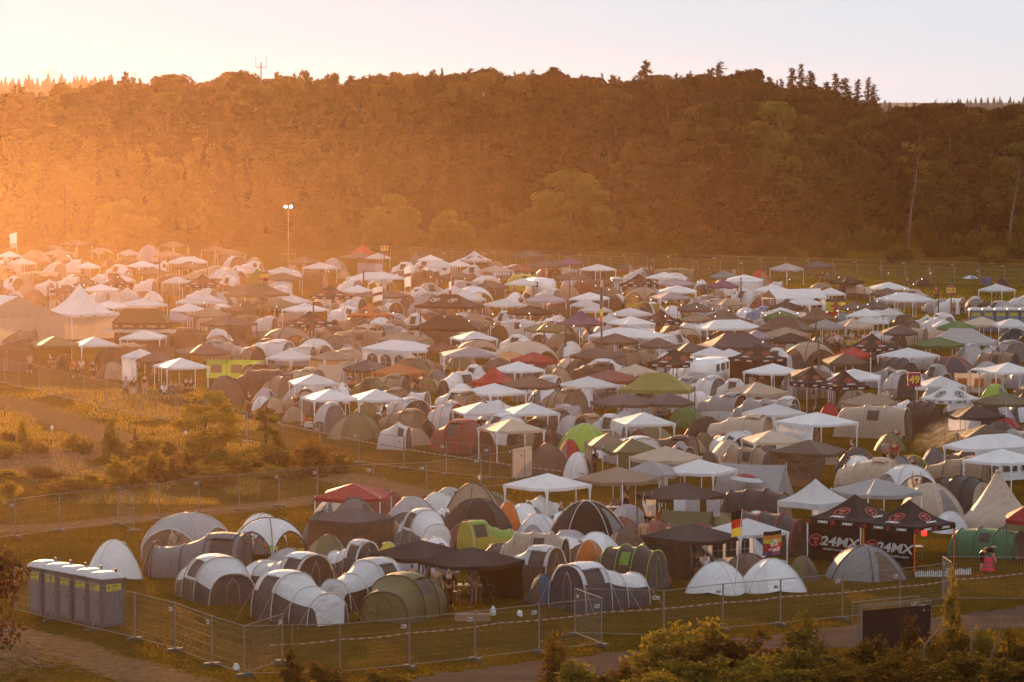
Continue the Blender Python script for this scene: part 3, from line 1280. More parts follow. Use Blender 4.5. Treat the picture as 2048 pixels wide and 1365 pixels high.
M4 s W 838 1345 703
M4 f D 1260 1760 790 40 lw=E
M4 b E 1480 2110 755 | cream canvas bell tent with a pointed top and guy ropes | the cream bell tent
M4 e E 1020 1510 850 h=2.0
M4 d OL 965 1295 628 tr=Y
N4 q W -205 490 170 262 wall=01
N4 x LG 275 1112 620 258
N4 q K 62 938 555 403 txt wall=3 big | black peaked pop-up canopy with printed black side walls, beside dark red tunnel tent | the walled black canopy
N4 q K 575 1412 1045 452 txt wall=23 big or | black peaked pop-up canopy on bright orange legs, open towards the fence | the orange legged black canopy
N3 x C 348 1152 745 593 wall=3 h=2.4
N3 g W 870 1542 1150 570 wall=2 h=2.5
N3 f RB 960 1720 508 62 tr=R cl=D
N3 d W 1180 1370 500
N3 d W 700 1222 918 h=1.35 lw=W
N3 d W 1128 1705 893 h=1.4 lw=W
N3 d OL 1550 1765 868 h=1.1
N3 a OL 470 960 490 70 h=1.7
N3 d O 400 650 490
N4 e GY 245 955 868 h=1.5
N4 f G2 1310 2060 705 65 h=1.4 | sea green tunnel tent draped like a tarpaulin beside the orange legged canopy | the sea green tunnel tent
N4 d W 1180 1560 555
N4 x R 1895 2250 1900 495
N4 d OL 1820 2150 600
N2 x R 82 542 470 202 h=2.4 | red gazebo on red and white legs behind grey domes | the red gazebo near the fence
N2 d GY 120 510 275 h=1.9
N2 d D 0 250 360 h=1.6
N2 x D 45 555 330 335 h=2.2 wall=03 wc=B | dark mosquito gazebo with brown mesh walls | the brown mesh gazebo
N2 v W 545 920 345 205
N2 e C 838 1235 278 h=2.1
N2 e T 825 1200 198 h=2.2 lw=OL
N2 d O 1145 1285 308 h=1.8
N2 d W 785 890 338 h=1.4
N2 v L 930 1292 413 -60 h=1.6 lw=Y | lime and yellow tunnel tent with grey trim | the lime and yellow tunnel tent
N2 d LV 1280 1440 437 h=1.2
N2 f E 1145 1595 478 70 lw=C h=2.0
N2 v W 1095 1535 558 60
N2 e K 1463 1885 300 h=2.3 | tall black dome tent with pale grey edges standing in front of the lone gazebo | the tall black dome tent
N2 d O 1590 1785 528 h=1.4
N3 f D -60 535 778 50 h=1.9 cl=L2 | grey tunnel tent with wide lime green bands and windows | the green banded tunnel tent
N2 v W 1495 2060 653 -50 lw=DB
N2 d BL 1328 1518 728 h=1.3 | small dark blue dome tent beside the black double gazebo | the small blue dome tent
N2 x K 412 1000 720 530 h=2.45 | black gazebo with sagging roof, further of the joined pair above the camping tables | the further black gazebo
N2 x K 690 1315 1000 565 h=2.4 wall=1 | black gazebo with drooping valance, nearer of the joined pair above the camping tables | the nearer black gazebo
N2 v OL 345 892 715 -25 lw=OL h=1.9 | olive tunnel tent with dark door and dark ribs behind the front fence | the olive ribbed tunnel tent
N2 v W 95 585 653 140
N2 v W 140 450 523 40
N2 d Y 470 565 540 h=1.4
N2 t W 1325 1550 260 -60 h=1.5
N2 d W 655 930 510 h=1.6
N1 d W 498 838 528 h=1.75 lw=W
N1 s LG 800 1390 372 h=2.3 | pale grey arched event shelter sheltering a standing woman | the pale grey event shelter
N1 d B 820 1055 528 h=1.5
N1 v GY 872 1432 488 75 h=2.0
N1 s W 1335 1815 398 h=2.2 tr=C | white roofed event shelter hung with coloured bunting | the event shelter with bunting
N1 s W 1405 1665 375 h=2.1
N2 d OL 15 320 498 h=1.7
N1 v W 1000 1505 610 22 h=2.0
N1 v W 1448 1928 593 40 h=2.0
N1 v W 1505 2045 728 215 h=2.0
"""
FAB['Y2'] = (.30, .27, .07)
FAB_WORD['Y2'] = 'olive yellow'
FAB['L2'] = (.22, .42, .05)
FAB_WORD['L2'] = 'green'

KIND = {  # code: (object name, phrase, category)
    'g': ('party_gazebo', 'party gazebo', 'gazebo'), 'x': ('garden_gazebo', 'square gazebo', 'gazebo'), 'o': ('scalloped_gazebo', 'scalloped gazebo', 'gazebo'),
    'q': ('peaked_canopy', 'peaked canopy', 'canopy'), 'm': ('long_peaked_canopy', 'long ridged canopy', 'canopy'), 'r': ('long_gazebo', 'long party gazebo', 'gazebo'),
    'k': ('gabled_marquee', 'gabled marquee', 'marquee'), 't': ('tunnel_tent', 'small tunnel tent', 'tent'), 'f': ('long_tunnel_tent', 'long tunnel tent', 'tent'),
    'v': ('pod_tunnel_tent', 'family tunnel tent', 'tent'), 'd': ('dome_tent', 'dome tent', 'tent'), 'e': ('geodesic_dome_tent', 'large dome tent', 'tent'),
    's': ('event_shelter', 'event shelter', 'shelter'), 'a': ('ridge_tent', 'ridge tent', 'tent'), 'b': ('bell_tent', 'bell tent', 'tent')}
DIM = {'t': (2.3, 4.0, 1.75), 'f': (2.7, 5.8, 2.0), 'v': (2.7, 4.4, 2.0), 'a': (2.5, 3.4, 1.95)}

LANDMARKS = []     # (phrase, px, py)
TO_LABEL = []      # (object, base phrase, px, py, group)


def landmark(phrase, px, py):
    LANDMARKS.append((phrase, px, py))


def parse():
    out = []
    for ln in ITEMS.strip().splitlines():
        bits = [b.strip() for b in ln.split('|')]
        w = bits[0].split()
        nums, opt = [], {}
        for t in w[3:]:
            if '=' in t:
                k, v = t.split('=')
                opt[k] = v
            else:
                try:
                    nums.append(float(t))
                except ValueError:
                    opt[t] = True
        it = dict(reg=w[0], k=w[1], c=w[2], n=nums, opt=opt, label=bits[1] if len(bits) > 1 else None, lm=bits[2] if len(bits) > 2 else None)
        out.append(it)
    return out


def solve(it):
    k, n, opt = it['k'], it['n'], it['opt']
    L_, R_ = n[0], n[1]
    canopy = k in 'gxoqmrk'
    top = n[3] if canopy else n[2]
    px, py = RP(it['reg'], (L_ + R_) / 2, top)
    pl, _ = RP(it['reg'], L_, top)
    pr, _ = RP(it['reg'], R_, top)
    W = pr - pl
    h = float(opt['h']) if 'h' in opt else {'g': 2.55, 'x': 2.6, 'o': 2.6, 'q': 3.15, 'm': 3.1, 'r': 2.6, 'k': 2.85, 't': 1.75, 'f': 2.0, 'v': 2.0, 'd': 1.4, 'e': 1.8, 's': 2.2, 'a': 1.95, 'b': 3.1}[k]
    for _ in range(4):
        p = at(px, py, h)
        s = FPX / p.y
        wm = W / s
        if 'h' not in opt:
            if k == 'd':
                h = min(max(.5 * wm, 1.05), 1.75)
            elif k == 'e':
                h = min(max(.5 * wm, 1.5), 2.2)
            elif k == 's':
                h = min(max(.48 * wm, 1.9), 2.6)
    it['h'] = h
    it['top'] = (px, py)
    it['loc'] = Vector((p.x, p.y, 0))
    it['wm'] = wm
    view = math.atan2(-p.x, p.y)       # turn so that the camera's line of sight counts as straight on
    if k in 'gxoq':
        tl, tr = max(n[2] - L_, 1), max(R_ - n[2], 1)
        al = math.atan2(tl, tr)
        kk = wm / (3 * (math.sin(al) + math.cos(al)))
        kk = min(max(kk, .7), 1.75)
        it['rz'] = al + view
        base = {'g': 2.58, 'x': 2.62, 'o': 2.62, 'q': 3.2}[k]
        it['sc'] = (kk, kk, h / base)
        it['rad'] = kk * 1.75
    elif k in 'mrk':
        a, b = {'m': (2.25, 1.5), 'r': (2.5, 1.5), 'k': (3.0, 1.5)}[k]
        tl, tr = max(n[2] - L_, 1), max(R_ - n[2], 1)
        if tr >= tl:
            al = math.atan2(tl / b, tr / a)
        else:
            al = -math.atan2(tr / b, tl / a)
        kk = wm / (2 * a * math.cos(al) + 2 * b * abs(math.sin(al)))
        kk = min(max(kk, .7), 1.7)
        it['rz'] = al + view
        it['sc'] = (kk, kk, h / {'m': 3.15, 'r': 2.62, 'k': 2.85}[k])
        it['rad'] = kk * 2.1
    elif k in 'tfva':
        w_, l_, h_ = DIM[k]
        ps = R(n[3] if len(n) > 3 else 50)
        kk = wm / (w_ * abs(math.cos(ps)) + l_ * abs(math.sin(ps)))
        kk = min(max(kk * (1.14 if py > 1050 and k == 'v' else 1.06), .6), 1.7)
        it['rz'] = ps + view
        it['sc'] = (kk, kk, h / h_)
        it['rad'] = kk * (w_ + l_) / 4
    elif k in 'de':
        kk = wm / 1.78
        kk = min(max(kk, .9), 2.9)
        it['rz'] = view + R(rnd.choice([-50, -30, 25, 40, 130, 60]))
        it['sc'] = (kk, kk, h)
        it['rad'] = kk * .9
    elif k == 's':
        ps = R(n[3] if len(n) > 3 else rnd.choice([25, 35, 50, 60]))
        kk = wm / (2 * (abs(math.cos(ps)) + abs(math.sin(ps))))
        kk = min(max(kk, 1.0), 2.6)
        it['rz'] = ps + view
        it['sc'] = (kk, kk, h)
        it['rad'] = kk * 1.1
    elif k == 'b':
        kk = wm / 2.1
        it['rz'] = R(20)
        it['sc'] = (kk, kk, h)
        it['rad'] = kk
    return it


def relax(items):
    """Neighbours that would stand in one another give way along the line of sight."""
    for it in items:
        it['p0'] = it['loc'].copy()
    for _ in range(40):
        for i, a in enumerate(items):
            for b in items[i + 1:]:
                dy = b['loc'].y - a['loc'].y
                if abs(dy) > 7:
                    continue
                dx = b['loc'].x - a['loc'].x
                if abs(dx) > 7:
                    continue
                ca, cb = a['k'] in 'gxoqmrk', b['k'] in 'gxoqmrk'
                f = .86
                if ca != cb:
                    lo = b if ca else a
                    f = .45 if lo['h'] < 1.8 else .70
                need = f * (a['rad'] + b['rad'])
                d = math.hypot(dx, dy)
                if d < need:
                    m = (need - d) * .22
                    sg = 1 if dy >= 0 else -1
                    for o, q in ((a, -sg), (b, sg)):
                        y1 = o['loc'].y + q * m
                        y1 = min(max(y1, o['p0'].y - 3.0), o['p0'].y + 3.0)
                        o['loc'].x *= y1 / o['loc'].y
                        o['loc'].y = y1


TRIM = {'R': M_TRIMR, 'O': M_TRIMO, 'Y': M_TRIMY, 'C': M_POLE}


def roles_for(it):
    k, c, opt = it['k'], it['c'], it['opt']
    c = opt.get('cl', c) if k in 'm' else c
    main = fabric(c)
    light = sum(FAB[c]) / 3 > .3
    r = {'main': main, 'low': main, 'door': main, 'pole': M_POLEL if light else M_POLE, 'win': M_WIN, 'wall': main, 'trim': M_POLEL if light else M_POLE,
         'flap': main, 'leg': M_LEGW, 'print': M_WHITE, 'emblem': M_REDP}
    if k in 'xqmo':
        r['leg'] = M_LEGW if (light or rnd.random() < .45) else M_LEGD
    if c == 'O' and k == 'o':
        r['leg'] = M_TRIMO
    if 'or' in opt:
        r['leg'] = M_ORLEG
    if k in 'tfv':
        if c in ('W', 'LG', 'LV', 'E', 'T'):
            dk = rnd.choice(['D', 'D', 'GY', 'B', 'C']) if it['top'][1] > 980 else rnd.choice(['W', 'LG', 'T', 'D', 'GY', 'B'])
            if c in ('E', 'T'):
                dk = rnd.choice(['T', 'E', 'B'])
            r['low'] = fabric(dk)
            r['door'] = fabric(dk if it['top'][1] > 980 else rnd.choice(['D', 'B', 'GY', c]))
        else:
            r['door'] = fabric(rnd.choice(['D', 'T', 'B']))
    if k in 'de':
        r['door'] = fabric(rnd.choice([c, c, 'D', 'GY'])) if light else fabric(rnd.choice([c, 'T', 'B']))
        if c == 'K':
            r['flap'] = r['door'] = fabric('GY')
            r['pole'] = M_POLEL
    if 'lw' in opt:
        r['low'] = fabric(opt['lw'])
        if k in 'fvd':
            r['door'] = fabric(opt['lw'])
    if 'wc' in opt:
        r['wall'] = fabric(opt['wc'])
    if opt.get('cl') == 'L2':
        r['low'] = r['win'] = r['flap'] = fabric('L2')
        r['pole'] = plain('lime_trim', (.3, .55, .06), .6)
    if opt.get('cl') == 'D':
        r['main'] = r['low'] = fabric('D')
    if 'tr' in opt:
        r['trim'] = r['pole'] = TRIM[opt['tr']]
    if k == 'k':
        r['low'] = fabric('T')
    if k == 's':
        r['wall'] = fabric(rnd.choice(['T', 'GY', c]))
        if it['top'][1] > 900 and c == 'W':
            r['trim'] = M_POLE
    if 'txd' in opt:
        r['print'] = r['emblem'] = M_DARKP
    return r


VARS = {'g': 3, 'x': 3, 'q': 3, 'o': 1, 'm': 2, 'r': 2, 'k': 1, 't': 2, 'f': 2, 'v': 2, 'd': 3, 'e': 2, 's': 3, 'a': 1, 'b': 1}


CAMP_EDGE = [(-40, 520), (420, 520), (860, 535), (1300, 560), (1560, 575), (2080, 640), (2080, 1010), (1200, 930), (1080, 880), (900, 900), (760, 860), (600, 835), (440, 790), (60, 735), (-40, 720)]


LOT = [(330, 1085), (520, 1060), (640, 1030), (900, 1010), (1250, 1030), (1420, 1060), (1560, 1080), (1540, 1165), (1300, 1175), (1050, 1170), (800, 1165), (560, 1180), (400, 1160)]


def inside(x, y, poly):
    c = False
    for (x0, y0), (x1, y1) in zip(poly, poly[1:] + poly[:1]):
        if (y0 > y) != (y1 > y) and x < (x1 - x0) * (y - y0) / (y1 - y0) + x0:
            c = not c
    return c


def fillers(items):
    """Low tents pitched in the gaps, as the camp leaves hardly any ground free."""
    out = []
    r = random.Random(77)
    for _ in range(26000):
        if len(out) >= 330:
            break
        px, py = r.uniform(-40, 2090), r.uniform(520, 1195)
        if not (inside(px, py, CAMP_EDGE) or inside(px, py, LOT)) or (60 < px < 360 and 620 < py < 760) or (1560 < px < 1740 and 655 < py < 710) or (1640 < px < 1960 and py > 850 and py < 930):
            continue
        p = at(px, py)
        lot = inside(px, py, LOT)
        rad = r.uniform(1.15, 1.5)
        if any(math.hypot(p.x - q['loc'].x, p.y - q['loc'].y) < .63 * (q['rad'] + rad) for q in items + out):
            continue
        k = 'd' if lot else r.choice('dddtvv')
        c = r.choice(['W', 'T', 'LG', 'B', 'W', 'GY', 'E', 'D', 'OL', 'W', 'LV', 'RB', 'LG'] if k == 'd' else ['W', 'W', 'T', 'LG', 'E', 'B'])
        h = {'d': r.uniform(1.05, 1.3) if lot else r.uniform(1.15, 1.5), 't': 1.6, 'v': r.uniform(1.7, 1.95)}[k]
        s = FPX / p.y
        w = {'d': 2.6, 't': 3.2, 'v': 3.8}[k] * s * r.uniform(.9, 1.15)
        tx, ty = to_px((p.x, p.y, h))
        it = dict(reg='P', k=k, c=c, n=[tx - w / 2, tx + w / 2, ty, r.choice([-60, -35, 30, 50, 70])], opt={'h': '%.2f' % h}, label=None, lm=None)
        out.append(solve(it))
    return out


def make_camp():
    items = [solve(i) for i in parse()]
    relax(items)
    items += fillers(items)
    cnt = {}
    for it in items:
        k = it['k']
        i = cnt.get(k, 0)
        cnt[k] = i + 1
        var = i % VARS[k]
        if k == 'd' and it['top'][1] > 1050 and it['c'] == 'W' and it['reg'] == 'N3':
            var = 2
        if k == 'v':
            var = (0 if i % 4 else 1) if it['top'][1] > 980 else (2, 1, 2, 2, 1)[i % 5]
        if k == 'f' and it['lm'] == 'the long beige tunnel tent':
            var = 0
        r = roles_for(it)
        nm, phrase, cat = KIND[k]
        sc = it['sc']
        if k in 'de':
            sc = (sc[0], sc[1], sc[2])
        o = build(PROTO['%s%d' % (k, var)], nm, it['loc'], it['rz'], sc, r)
        it['obj'] = o
        for side in it['opt'].get('wall', ''):
            q = int(side)
            a, b = {'m': (2.25, 1.5), 'r': (2.5, 1.5), 'k': (3.0, 1.5)}.get(k, (1.5, 1.5))
            if k == 'k':
                continue
            win = 'ww' if (k == 'r' or (k == 'g' and it['c'] == 'W' and it['top'][1] > 1000)) else 'w%d' % (q % 2)
            ln = a if q % 2 == 0 else b
            ds = b if q % 2 == 0 else a
            ang = q * PI / 2
            wl = link('side_wall', PROTO[win], o, [r['wall'], M_WIN], (math.sin(ang) * (ds - .03), -math.cos(ang) * (ds - .03), 0), ang)
            wl.scale = (ln / 1.5, 1, 1)
        if 'txt' in it['opt'] or 'txd' in it['opt']:
            for pn, me in PROTO['prs']:
                link(pn, me, o, [r['print' if pn == 'lettering' else 'emblem']])
        if 'emb' in it['opt']:
            em = MB()
            for x in (-.75, .75):
                M = frame_mat((x, -.95, 2.63), (1, 0, 0), (0, .75, .55)) @ Matrix.Scale(.62, 4)
                em.add(placed(EMB[0], M), EMB[1])
            link('emblem', em.mesh('emblem'), o, [plain('pale_print', (.5, .45, .4))])
        if 'big' in it['opt']:     # printed side walls
            for ang in (-PI / 2,):
                pr, em = MB(), MB()
                rot = Matrix.Rotation(ang, 4, 'Z')
                tv, tf = text_mesh('24MX', .62, .03, .2, .004, 1.35)
                pr.add(placed(tv, rot @ frame_mat((.35, -1.56, .98), (1, 0, 0), (0, 0, 1))), tf)
                link('lettering', pr.mesh('lettering'), o, [plain('grey_print', (.45, .42, .41))])
                pr = MB()
                tv, tf = text_mesh('MOTORCYCLE GEAR ONLINE', .13, .02, .1, .004, 1.0)
                pr.add(placed(tv, rot @ frame_mat((.35, -1.58, .60), (1, 0, 0), (0, 0, 1))), tf)
                em.add(placed(EMB[0], rot @ frame_mat((-.95, -1.56, 1.0), (1, 0, 0), (0, 0, 1)) @ Matrix.Scale(.62, 4)), EMB[1])
                link('lettering', pr.mesh('lettering'), o, [plain('grey_print', (.45, .42, .41))])
                link('emblem', em.mesh('emblem'), o, [M_REDP])
        cx, cy = to_px((it['loc'].x, it['loc'].y, it['h'] * .8))
        if it['lm']:
            landmark(it['lm'], cx, cy)
        base = FAB_WORD[it['opt'].get('cl', it['c']) if it['opt'].get('cl') in FAB else it['c']]
        extra = ''
        if 'txt' in it['opt']:
            extra = 'printed '
        elif 'wall' in it['opt']:
            extra = 'walled '
        grp = {'gazebo': 'gazebos and canopies of the camp', 'canopy': 'gazebos and canopies of the camp', 'marquee': 'gazebos and canopies of the camp',
               'tent': 'tents of the camp', 'shelter': 'event shelters of the camp'}[cat]
        o['category'] = cat
        o['group'] = grp
        if it['label']:
            o['label'] = it['label']
        else:
            TO_LABEL.append((o, base + ' ' + extra + phrase, cx, cy))
    return items


ORD = [''] + [w + ' ' for w in 'second third fourth fifth sixth seventh eighth ninth tenth eleventh twelfth thirteenth fourteenth fifteenth sixteenth seventeenth eighteenth nineteenth twentieth'.split()]
ORD += ['%s-%s' % (t, o) for t in ('twenty', 'thirty', 'forty', 'fifty') for o in ['first '] + ORD[1:9]]


def write_labels():
    """Say which one each thing is by the landmark it stands beside; further ones are counted outwards from it."""
    by = {}
    for (o, base, cx, cy) in TO_LABEL:
        best = None
        for (ph, x, y) in LANDMARKS:
            d = math.hypot(cx - x, (cy - y) * 1.6)
            if best is None or d < best[0]:
                best = (d, ph, cx - x, cy - y)
        d, ph, dx, dy = best
        if abs(dx) > 1.6 * abs(dy):
            rel = 'left of' if dx < 0 else 'right of'
        else:
            rel = 'behind' if dy < 0 else 'in front of'
        by.setdefault((base, rel, ph), []).append((d, o))
    for (base, rel, ph), v in by.items():
        v.sort(key=lambda q: q[0])
        for i, (d, o) in enumerate(v):
            o['label'] = '%s%s %s %s' % ('' if len(v) == 1 else ORD[min(i, len(ORD) - 1)] + 'nearest ', base, rel, ph)
# ================================================================== ground, road, grass
def P2(px, py):
    p = at(px, py)
    return (p.x, p.y)


TRACKS = [  # photograph polylines on the ground, width in metres
    ([(-80, 785), (40, 808), (150, 850), (250, 882), (380, 908), (520, 930), (700, 958), (880, 1000)], 5.5),
    ([(-60, 1062), (120, 1052), (330, 1034), (600, 1004), (760, 985)], 4.5),
    ([(-60, 1255), (60, 1280), (180, 1318), (330, 1362), (480, 1410)], 4.5),
]
TRK = [([P2(*q) for q in pts], w) for pts, w in TRACKS]
BRUSH = (P2(60, 925), 9.0)


def seg_dist(X, Y, pts):
    d = np.full(X.shape, 1e9)
    for (x0, y0), (x1, y1) in zip(pts[:-1], pts[1:]):
        dx, dy = x1 - x0, y1 - y0
        t = np.clip(((X - x0) * dx + (Y - y0) * dy) / (dx * dx + dy * dy), 0, 1)
        d = np.minimum(d, np.hypot(X - x0 - t * dx, Y - y0 - t * dy))
    return d


def dirt_at(X, Y):
    v = np.zeros(X.shape)
    for pts, w in TRK:
        v = np.maximum(v, np.clip(1.25 - seg_dist(X, Y, pts) / (w * .5), 0, 1))
    (bx, by), br = BRUSH
    v = np.maximum(v, np.clip(1.2 - np.hypot((X - bx) / 1.3, (Y - by) / 1.9) / br, 0, .8))
    v = np.maximum(v, np.clip(1.4 - np.hypot((X + 21.3) / 3.6, (Y - 150) / 5.0), 0, 1))
    return v


def np_ground(X, Y):
    Z = np.clip((142.0 - Y) * .14, 0, 19.6)
    return Z + 1.5 * np.exp(-(((X + 21.3) / 2.6) ** 2 + ((Y - 150.0) / 3.5) ** 2))


def make_ground():
    xs = np.unique(np.concatenate([np.linspace(-500, -90, 18), np.linspace(-90, -48, 20), np.linspace(-48, 48, 190), np.linspace(48, 90, 20), np.linspace(90, 500, 18)]))
    ys = np.unique(np.concatenate([np.linspace(-45, 100, 20), np.linspace(100, 330, 330), np.linspace(330, 700, 120), np.linspace(700, 1260, 14)]))
    X, Y = np.meshgrid(xs, ys)
    Z = np_ground(X, Y)
    # shallow unevenness near the viewer
    Z = Z + np.where((Y > 105) & (Y < 420), .035 * np.sin(X * .9 + 1.3 * np.sin(Y * .23)) * np.sin(Y * .31 + X * .17), 0)
    D = dirt_at(X, Y)
    ny, nx = X.shape
    v = np.stack([X, Y, Z], -1).reshape(-1, 3)
    idx = np.arange(ny * nx).reshape(ny, nx)
    f = np.stack([idx[:-1, :-1], idx[:-1, 1:], idx[1:, 1:], idx[1:, :-1]], -1).reshape(-1, 4)
    me = bpy.data.meshes.new('ground')
    me.from_pydata(v.tolist(), [], f.tolist())
    me.polygons.foreach_set('use_smooth', [True] * len(f))
    at_ = me.attributes.new('bare_soil', 'FLOAT', 'POINT')
    at_.data.foreach_set('value', D.reshape(-1).astype(np.float32))
    m, nt, out = new_mat('grass_and_soil')
    ge = N(nt, 'ShaderNodeNewGeometry')
    n1 = N(nt, 'ShaderNodeTexNoise', Scale=.18, Detail=6.0, Roughness=.6)
    n2 = N(nt, 'ShaderNodeTexNoise', Scale=2.6, Detail=6.0, Roughness=.7)
    n3 = N(nt, 'ShaderNodeTexNoise', Scale=14.0, Detail=3.0)
    for n_ in (n1, n2, n3):
        L(nt, ge.outputs['Position'], n_.inputs['Vector'])
    g = N(nt, 'ShaderNodeValToRGB')
    e = g.color_ramp.elements
    e[0].position, e[0].color = .30, (.028, .0175, .0025, 1)
    e[1].position, e[1].color = .72, (.150, .080, .012, 1)
    k = g.color_ramp.elements.new(.5)
    k.color = (.070, .042, .0055, 1)
    mixn = N(nt, 'ShaderNodeMath', operation='MULTIPLY_ADD')
    mixn.inputs[1].default_value = .55
    L(nt, n2.outputs['Fac'], mixn.inputs[0])
    h2 = N(nt, 'ShaderNodeMath', operation='MULTIPLY')
    h2.inputs[1].default_value = .47
    L(nt, n1.outputs['Fac'], h2.inputs[0])
    L(nt, h2.outputs[0], mixn.inputs[2])
    L(nt, mixn.outputs[0], g.inputs[0])
    s = N(nt, 'ShaderNodeValToRGB')
    s.color_ramp.elements[0].position, s.color_ramp.elements[0].color = .3, (.095, .050, .022, 1)
    s.color_ramp.elements[1].position, s.color_ramp.elements[1].color = .75, (.27, .15, .072, 1)
    L(nt, n2.outputs['Fac'], s.inputs[0])
    a = N(nt, 'ShaderNodeAttribute', attribute_name='bare_soil')
    ad = N(nt, 'ShaderNodeMath', operation='ADD')
    L(nt, a.outputs['Fac'], ad.inputs[0])
    nn = N(nt, 'ShaderNodeMath', operation='MULTIPLY_ADD')
    nn.inputs[1].default_value = 1.3
    nn.inputs[2].default_value = -.65
    L(nt, n2.outputs['Fac'], nn.inputs[0])
    L(nt, nn.outputs[0], ad.inputs[1])
    st = N(nt, 'ShaderNodeMapRange', interpolation_type='SMOOTHSTEP')
    st.inputs[1].default_value = .35
    st.inputs[2].default_value = .75
    L(nt, ad.outputs[0], st.inputs[0])
    mx = N(nt, 'ShaderNodeMix', data_type='RGBA')
    L(nt, st.outputs[0], mx.inputs[0])
    L(nt, g.outputs[0], mx.inputs[6])
    L(nt, s.outputs[0], mx.inputs[7])
    pb = N(nt, 'ShaderNodeBsdfPrincipled', Roughness=.95)
    pb.inputs['Specular IOR Level'].default_value = 0.0
    L(nt, mx.outputs[2], pb.inputs['Base Color'])
    b1 = N(nt, 'ShaderNodeBump', Strength=.8, Distance=.12)
    L(nt, n2.outputs['Fac'], b1.inputs['Height'])
    b2 = N(nt, 'ShaderNodeBump', Strength=.7, Distance=.04)
    L(nt, n3.outputs['Fac'], b2.inputs['Height'])
    L(nt, b1.outputs[0], b2.inputs['Normal'])
    L(nt, b2.outputs[0], pb.inputs['Normal'])
    L(nt, pb.outputs[0], out.inputs[0])
    me.materials.append(m)
    structure(link('ground', me))


ROAD_UP = [(700, 1372), (820, 1358), (1000, 1331), (1300, 1297), (1634, 1259), (1933, 1226), (2120, 1206)]


def make_road():
    m, nt, out = new_mat('gravel')
    ge = N(nt, 'ShaderNodeNewGeometry')
    n1 = N(nt, 'ShaderNodeTexNoise', Scale=.5, Detail=6.0, Roughness=.7)
    n2 = N(nt, 'ShaderNodeTexNoise', Scale=16.0, Detail=4.0, Roughness=.7)
    mp = N(nt, 'ShaderNodeMapping')
    mp.inputs['Rotation'].default_value = (0, 0, R(-44))
    mp.inputs['Scale'].default_value = (.22, 1.6, 1)
    L(nt, ge.outputs['Position'], mp.inputs['Vector'])
    L(nt, mp.outputs[0], n1.inputs['Vector'])
    L(nt, ge.outputs['Position'], n2.inputs['Vector'])
    c = N(nt, 'ShaderNodeValToRGB')
    c.color_ramp.elements[0].position, c.color_ramp.elements[0].color = .32, (.060, .038, .026, 1)
    c.color_ramp.elements[1].position, c.color_ramp.elements[1].color = .72, (.16, .10, .070, 1)
    ma = N(nt, 'ShaderNodeMath', operation='MULTIPLY_ADD')
    ma.inputs[1].default_value = .45
    L(nt, n2.outputs['Fac'], ma.inputs[0])
    mb_ = N(nt, 'ShaderNodeMath', operation='MULTIPLY')
    mb_.inputs[1].default_value = .58
    L(nt, n1.outputs['Fac'], mb_.inputs[0])
    L(nt, mb_.outputs[0], ma.inputs[2])
    L(nt, ma.outputs[0], c.inputs[0])
    bp = N(nt, 'ShaderNodeBump', Strength=.9, Distance=.05)
    L(nt, n2.outputs['Fac'], bp.inputs['Height'])
    pb = N(nt, 'ShaderNodeBsdfPrincipled', Roughness=.95)
    pb.inputs['Specular IOR Level'].default_value = 0.0
    L(nt, c.outputs[0], pb.inputs['Base Color'])
    L(nt, bp.outputs[0], pb.inputs['Normal'])
    L(nt, pb.outputs[0], out.inputs[0])
    mb = MB()
    up = [Vector(P2(*q)) for q in ROAD_UP]
    pts = []
    for a, b in zip(up[:-1], up[1:]):
        for i in range(14):
            pts.append(a.lerp(b, i / 14))
    pts.append(up[-1])
    rows = []
    for i, p in enumerate(pts):
        t = (pts[min(i + 1, len(pts) - 1)] - pts[max(i - 1, 0)]).normalized()
        nrm = Vector((t.y, -t.x))
        row = []
        for j in range(7):
            w = 4.6 * j / 6
            jit = (.25 * math.sin(i * 1.7) + .18 * math.sin(i * .63 + 2) + .1 * rnd.random()) if j in (0, 6) else 0
            q = p + nrm * (w + (jit if j else -jit))
            crown = .03 * math.sin(PI * j / 6) - .025 * (j in (2, 4))
            row.append((q.x, q.y, ground_z(q.x, q.y) + .045 + crown - (.06 if j in (0, 6) else 0)))
        rows.append(row)
    for row in rows:
        mb.v += row
    for i in range(len(rows) - 1):
        for j in range(6):
            a = i * 7 + j
            mb.f.append([a, a + 7, a + 8, a + 1])
            mb.m.append(0)
    me = mb.mesh('gravel_road', True)
    me.materials[0] = m
    structure(link('gravel_road', me))


def blades_object(name, P, hgt, wid, mat, lean=.35):
    n = len(P)
    an = NP.rand(n) * 2 * PI
    a2 = NP.rand(n) * 2 * PI
    dx, dy = np.cos(an) * wid * .5, np.sin(an) * wid * .5
    lx, ly = np.cos(a2) * hgt * lean * NP.rand(n), np.sin(a2) * hgt * lean * NP.rand(n)
    v = np.empty((n, 3, 3))
    v[:, 0] = np.stack([P[:, 0] - dx, P[:, 1] - dy, P[:, 2] - .02], 1)
    v[:, 1] = np.stack([P[:, 0] + dx, P[:, 1] + dy, P[:, 2] - .02], 1)
    v[:, 2] = np.stack([P[:, 0] + lx, P[:, 1] + ly, P[:, 2] + hgt], 1)
    me = bpy.data.meshes.new(name)
    me.vertices.add(n * 3)
    me.vertices.foreach_set('co', v.ravel().astype(np.float32))
    me.loops.add(n * 3)
    me.loops.foreach_set('vertex_index', np.arange(n * 3, dtype=np.int32))
    me.polygons.add(n)
    me.polygons.foreach_set('loop_start', np.arange(0, n * 3, 3, dtype=np.int32))
    me.update(calc_edges=True)
    me.materials.append(mat)
    return structure(link(name, me), 'stuff')


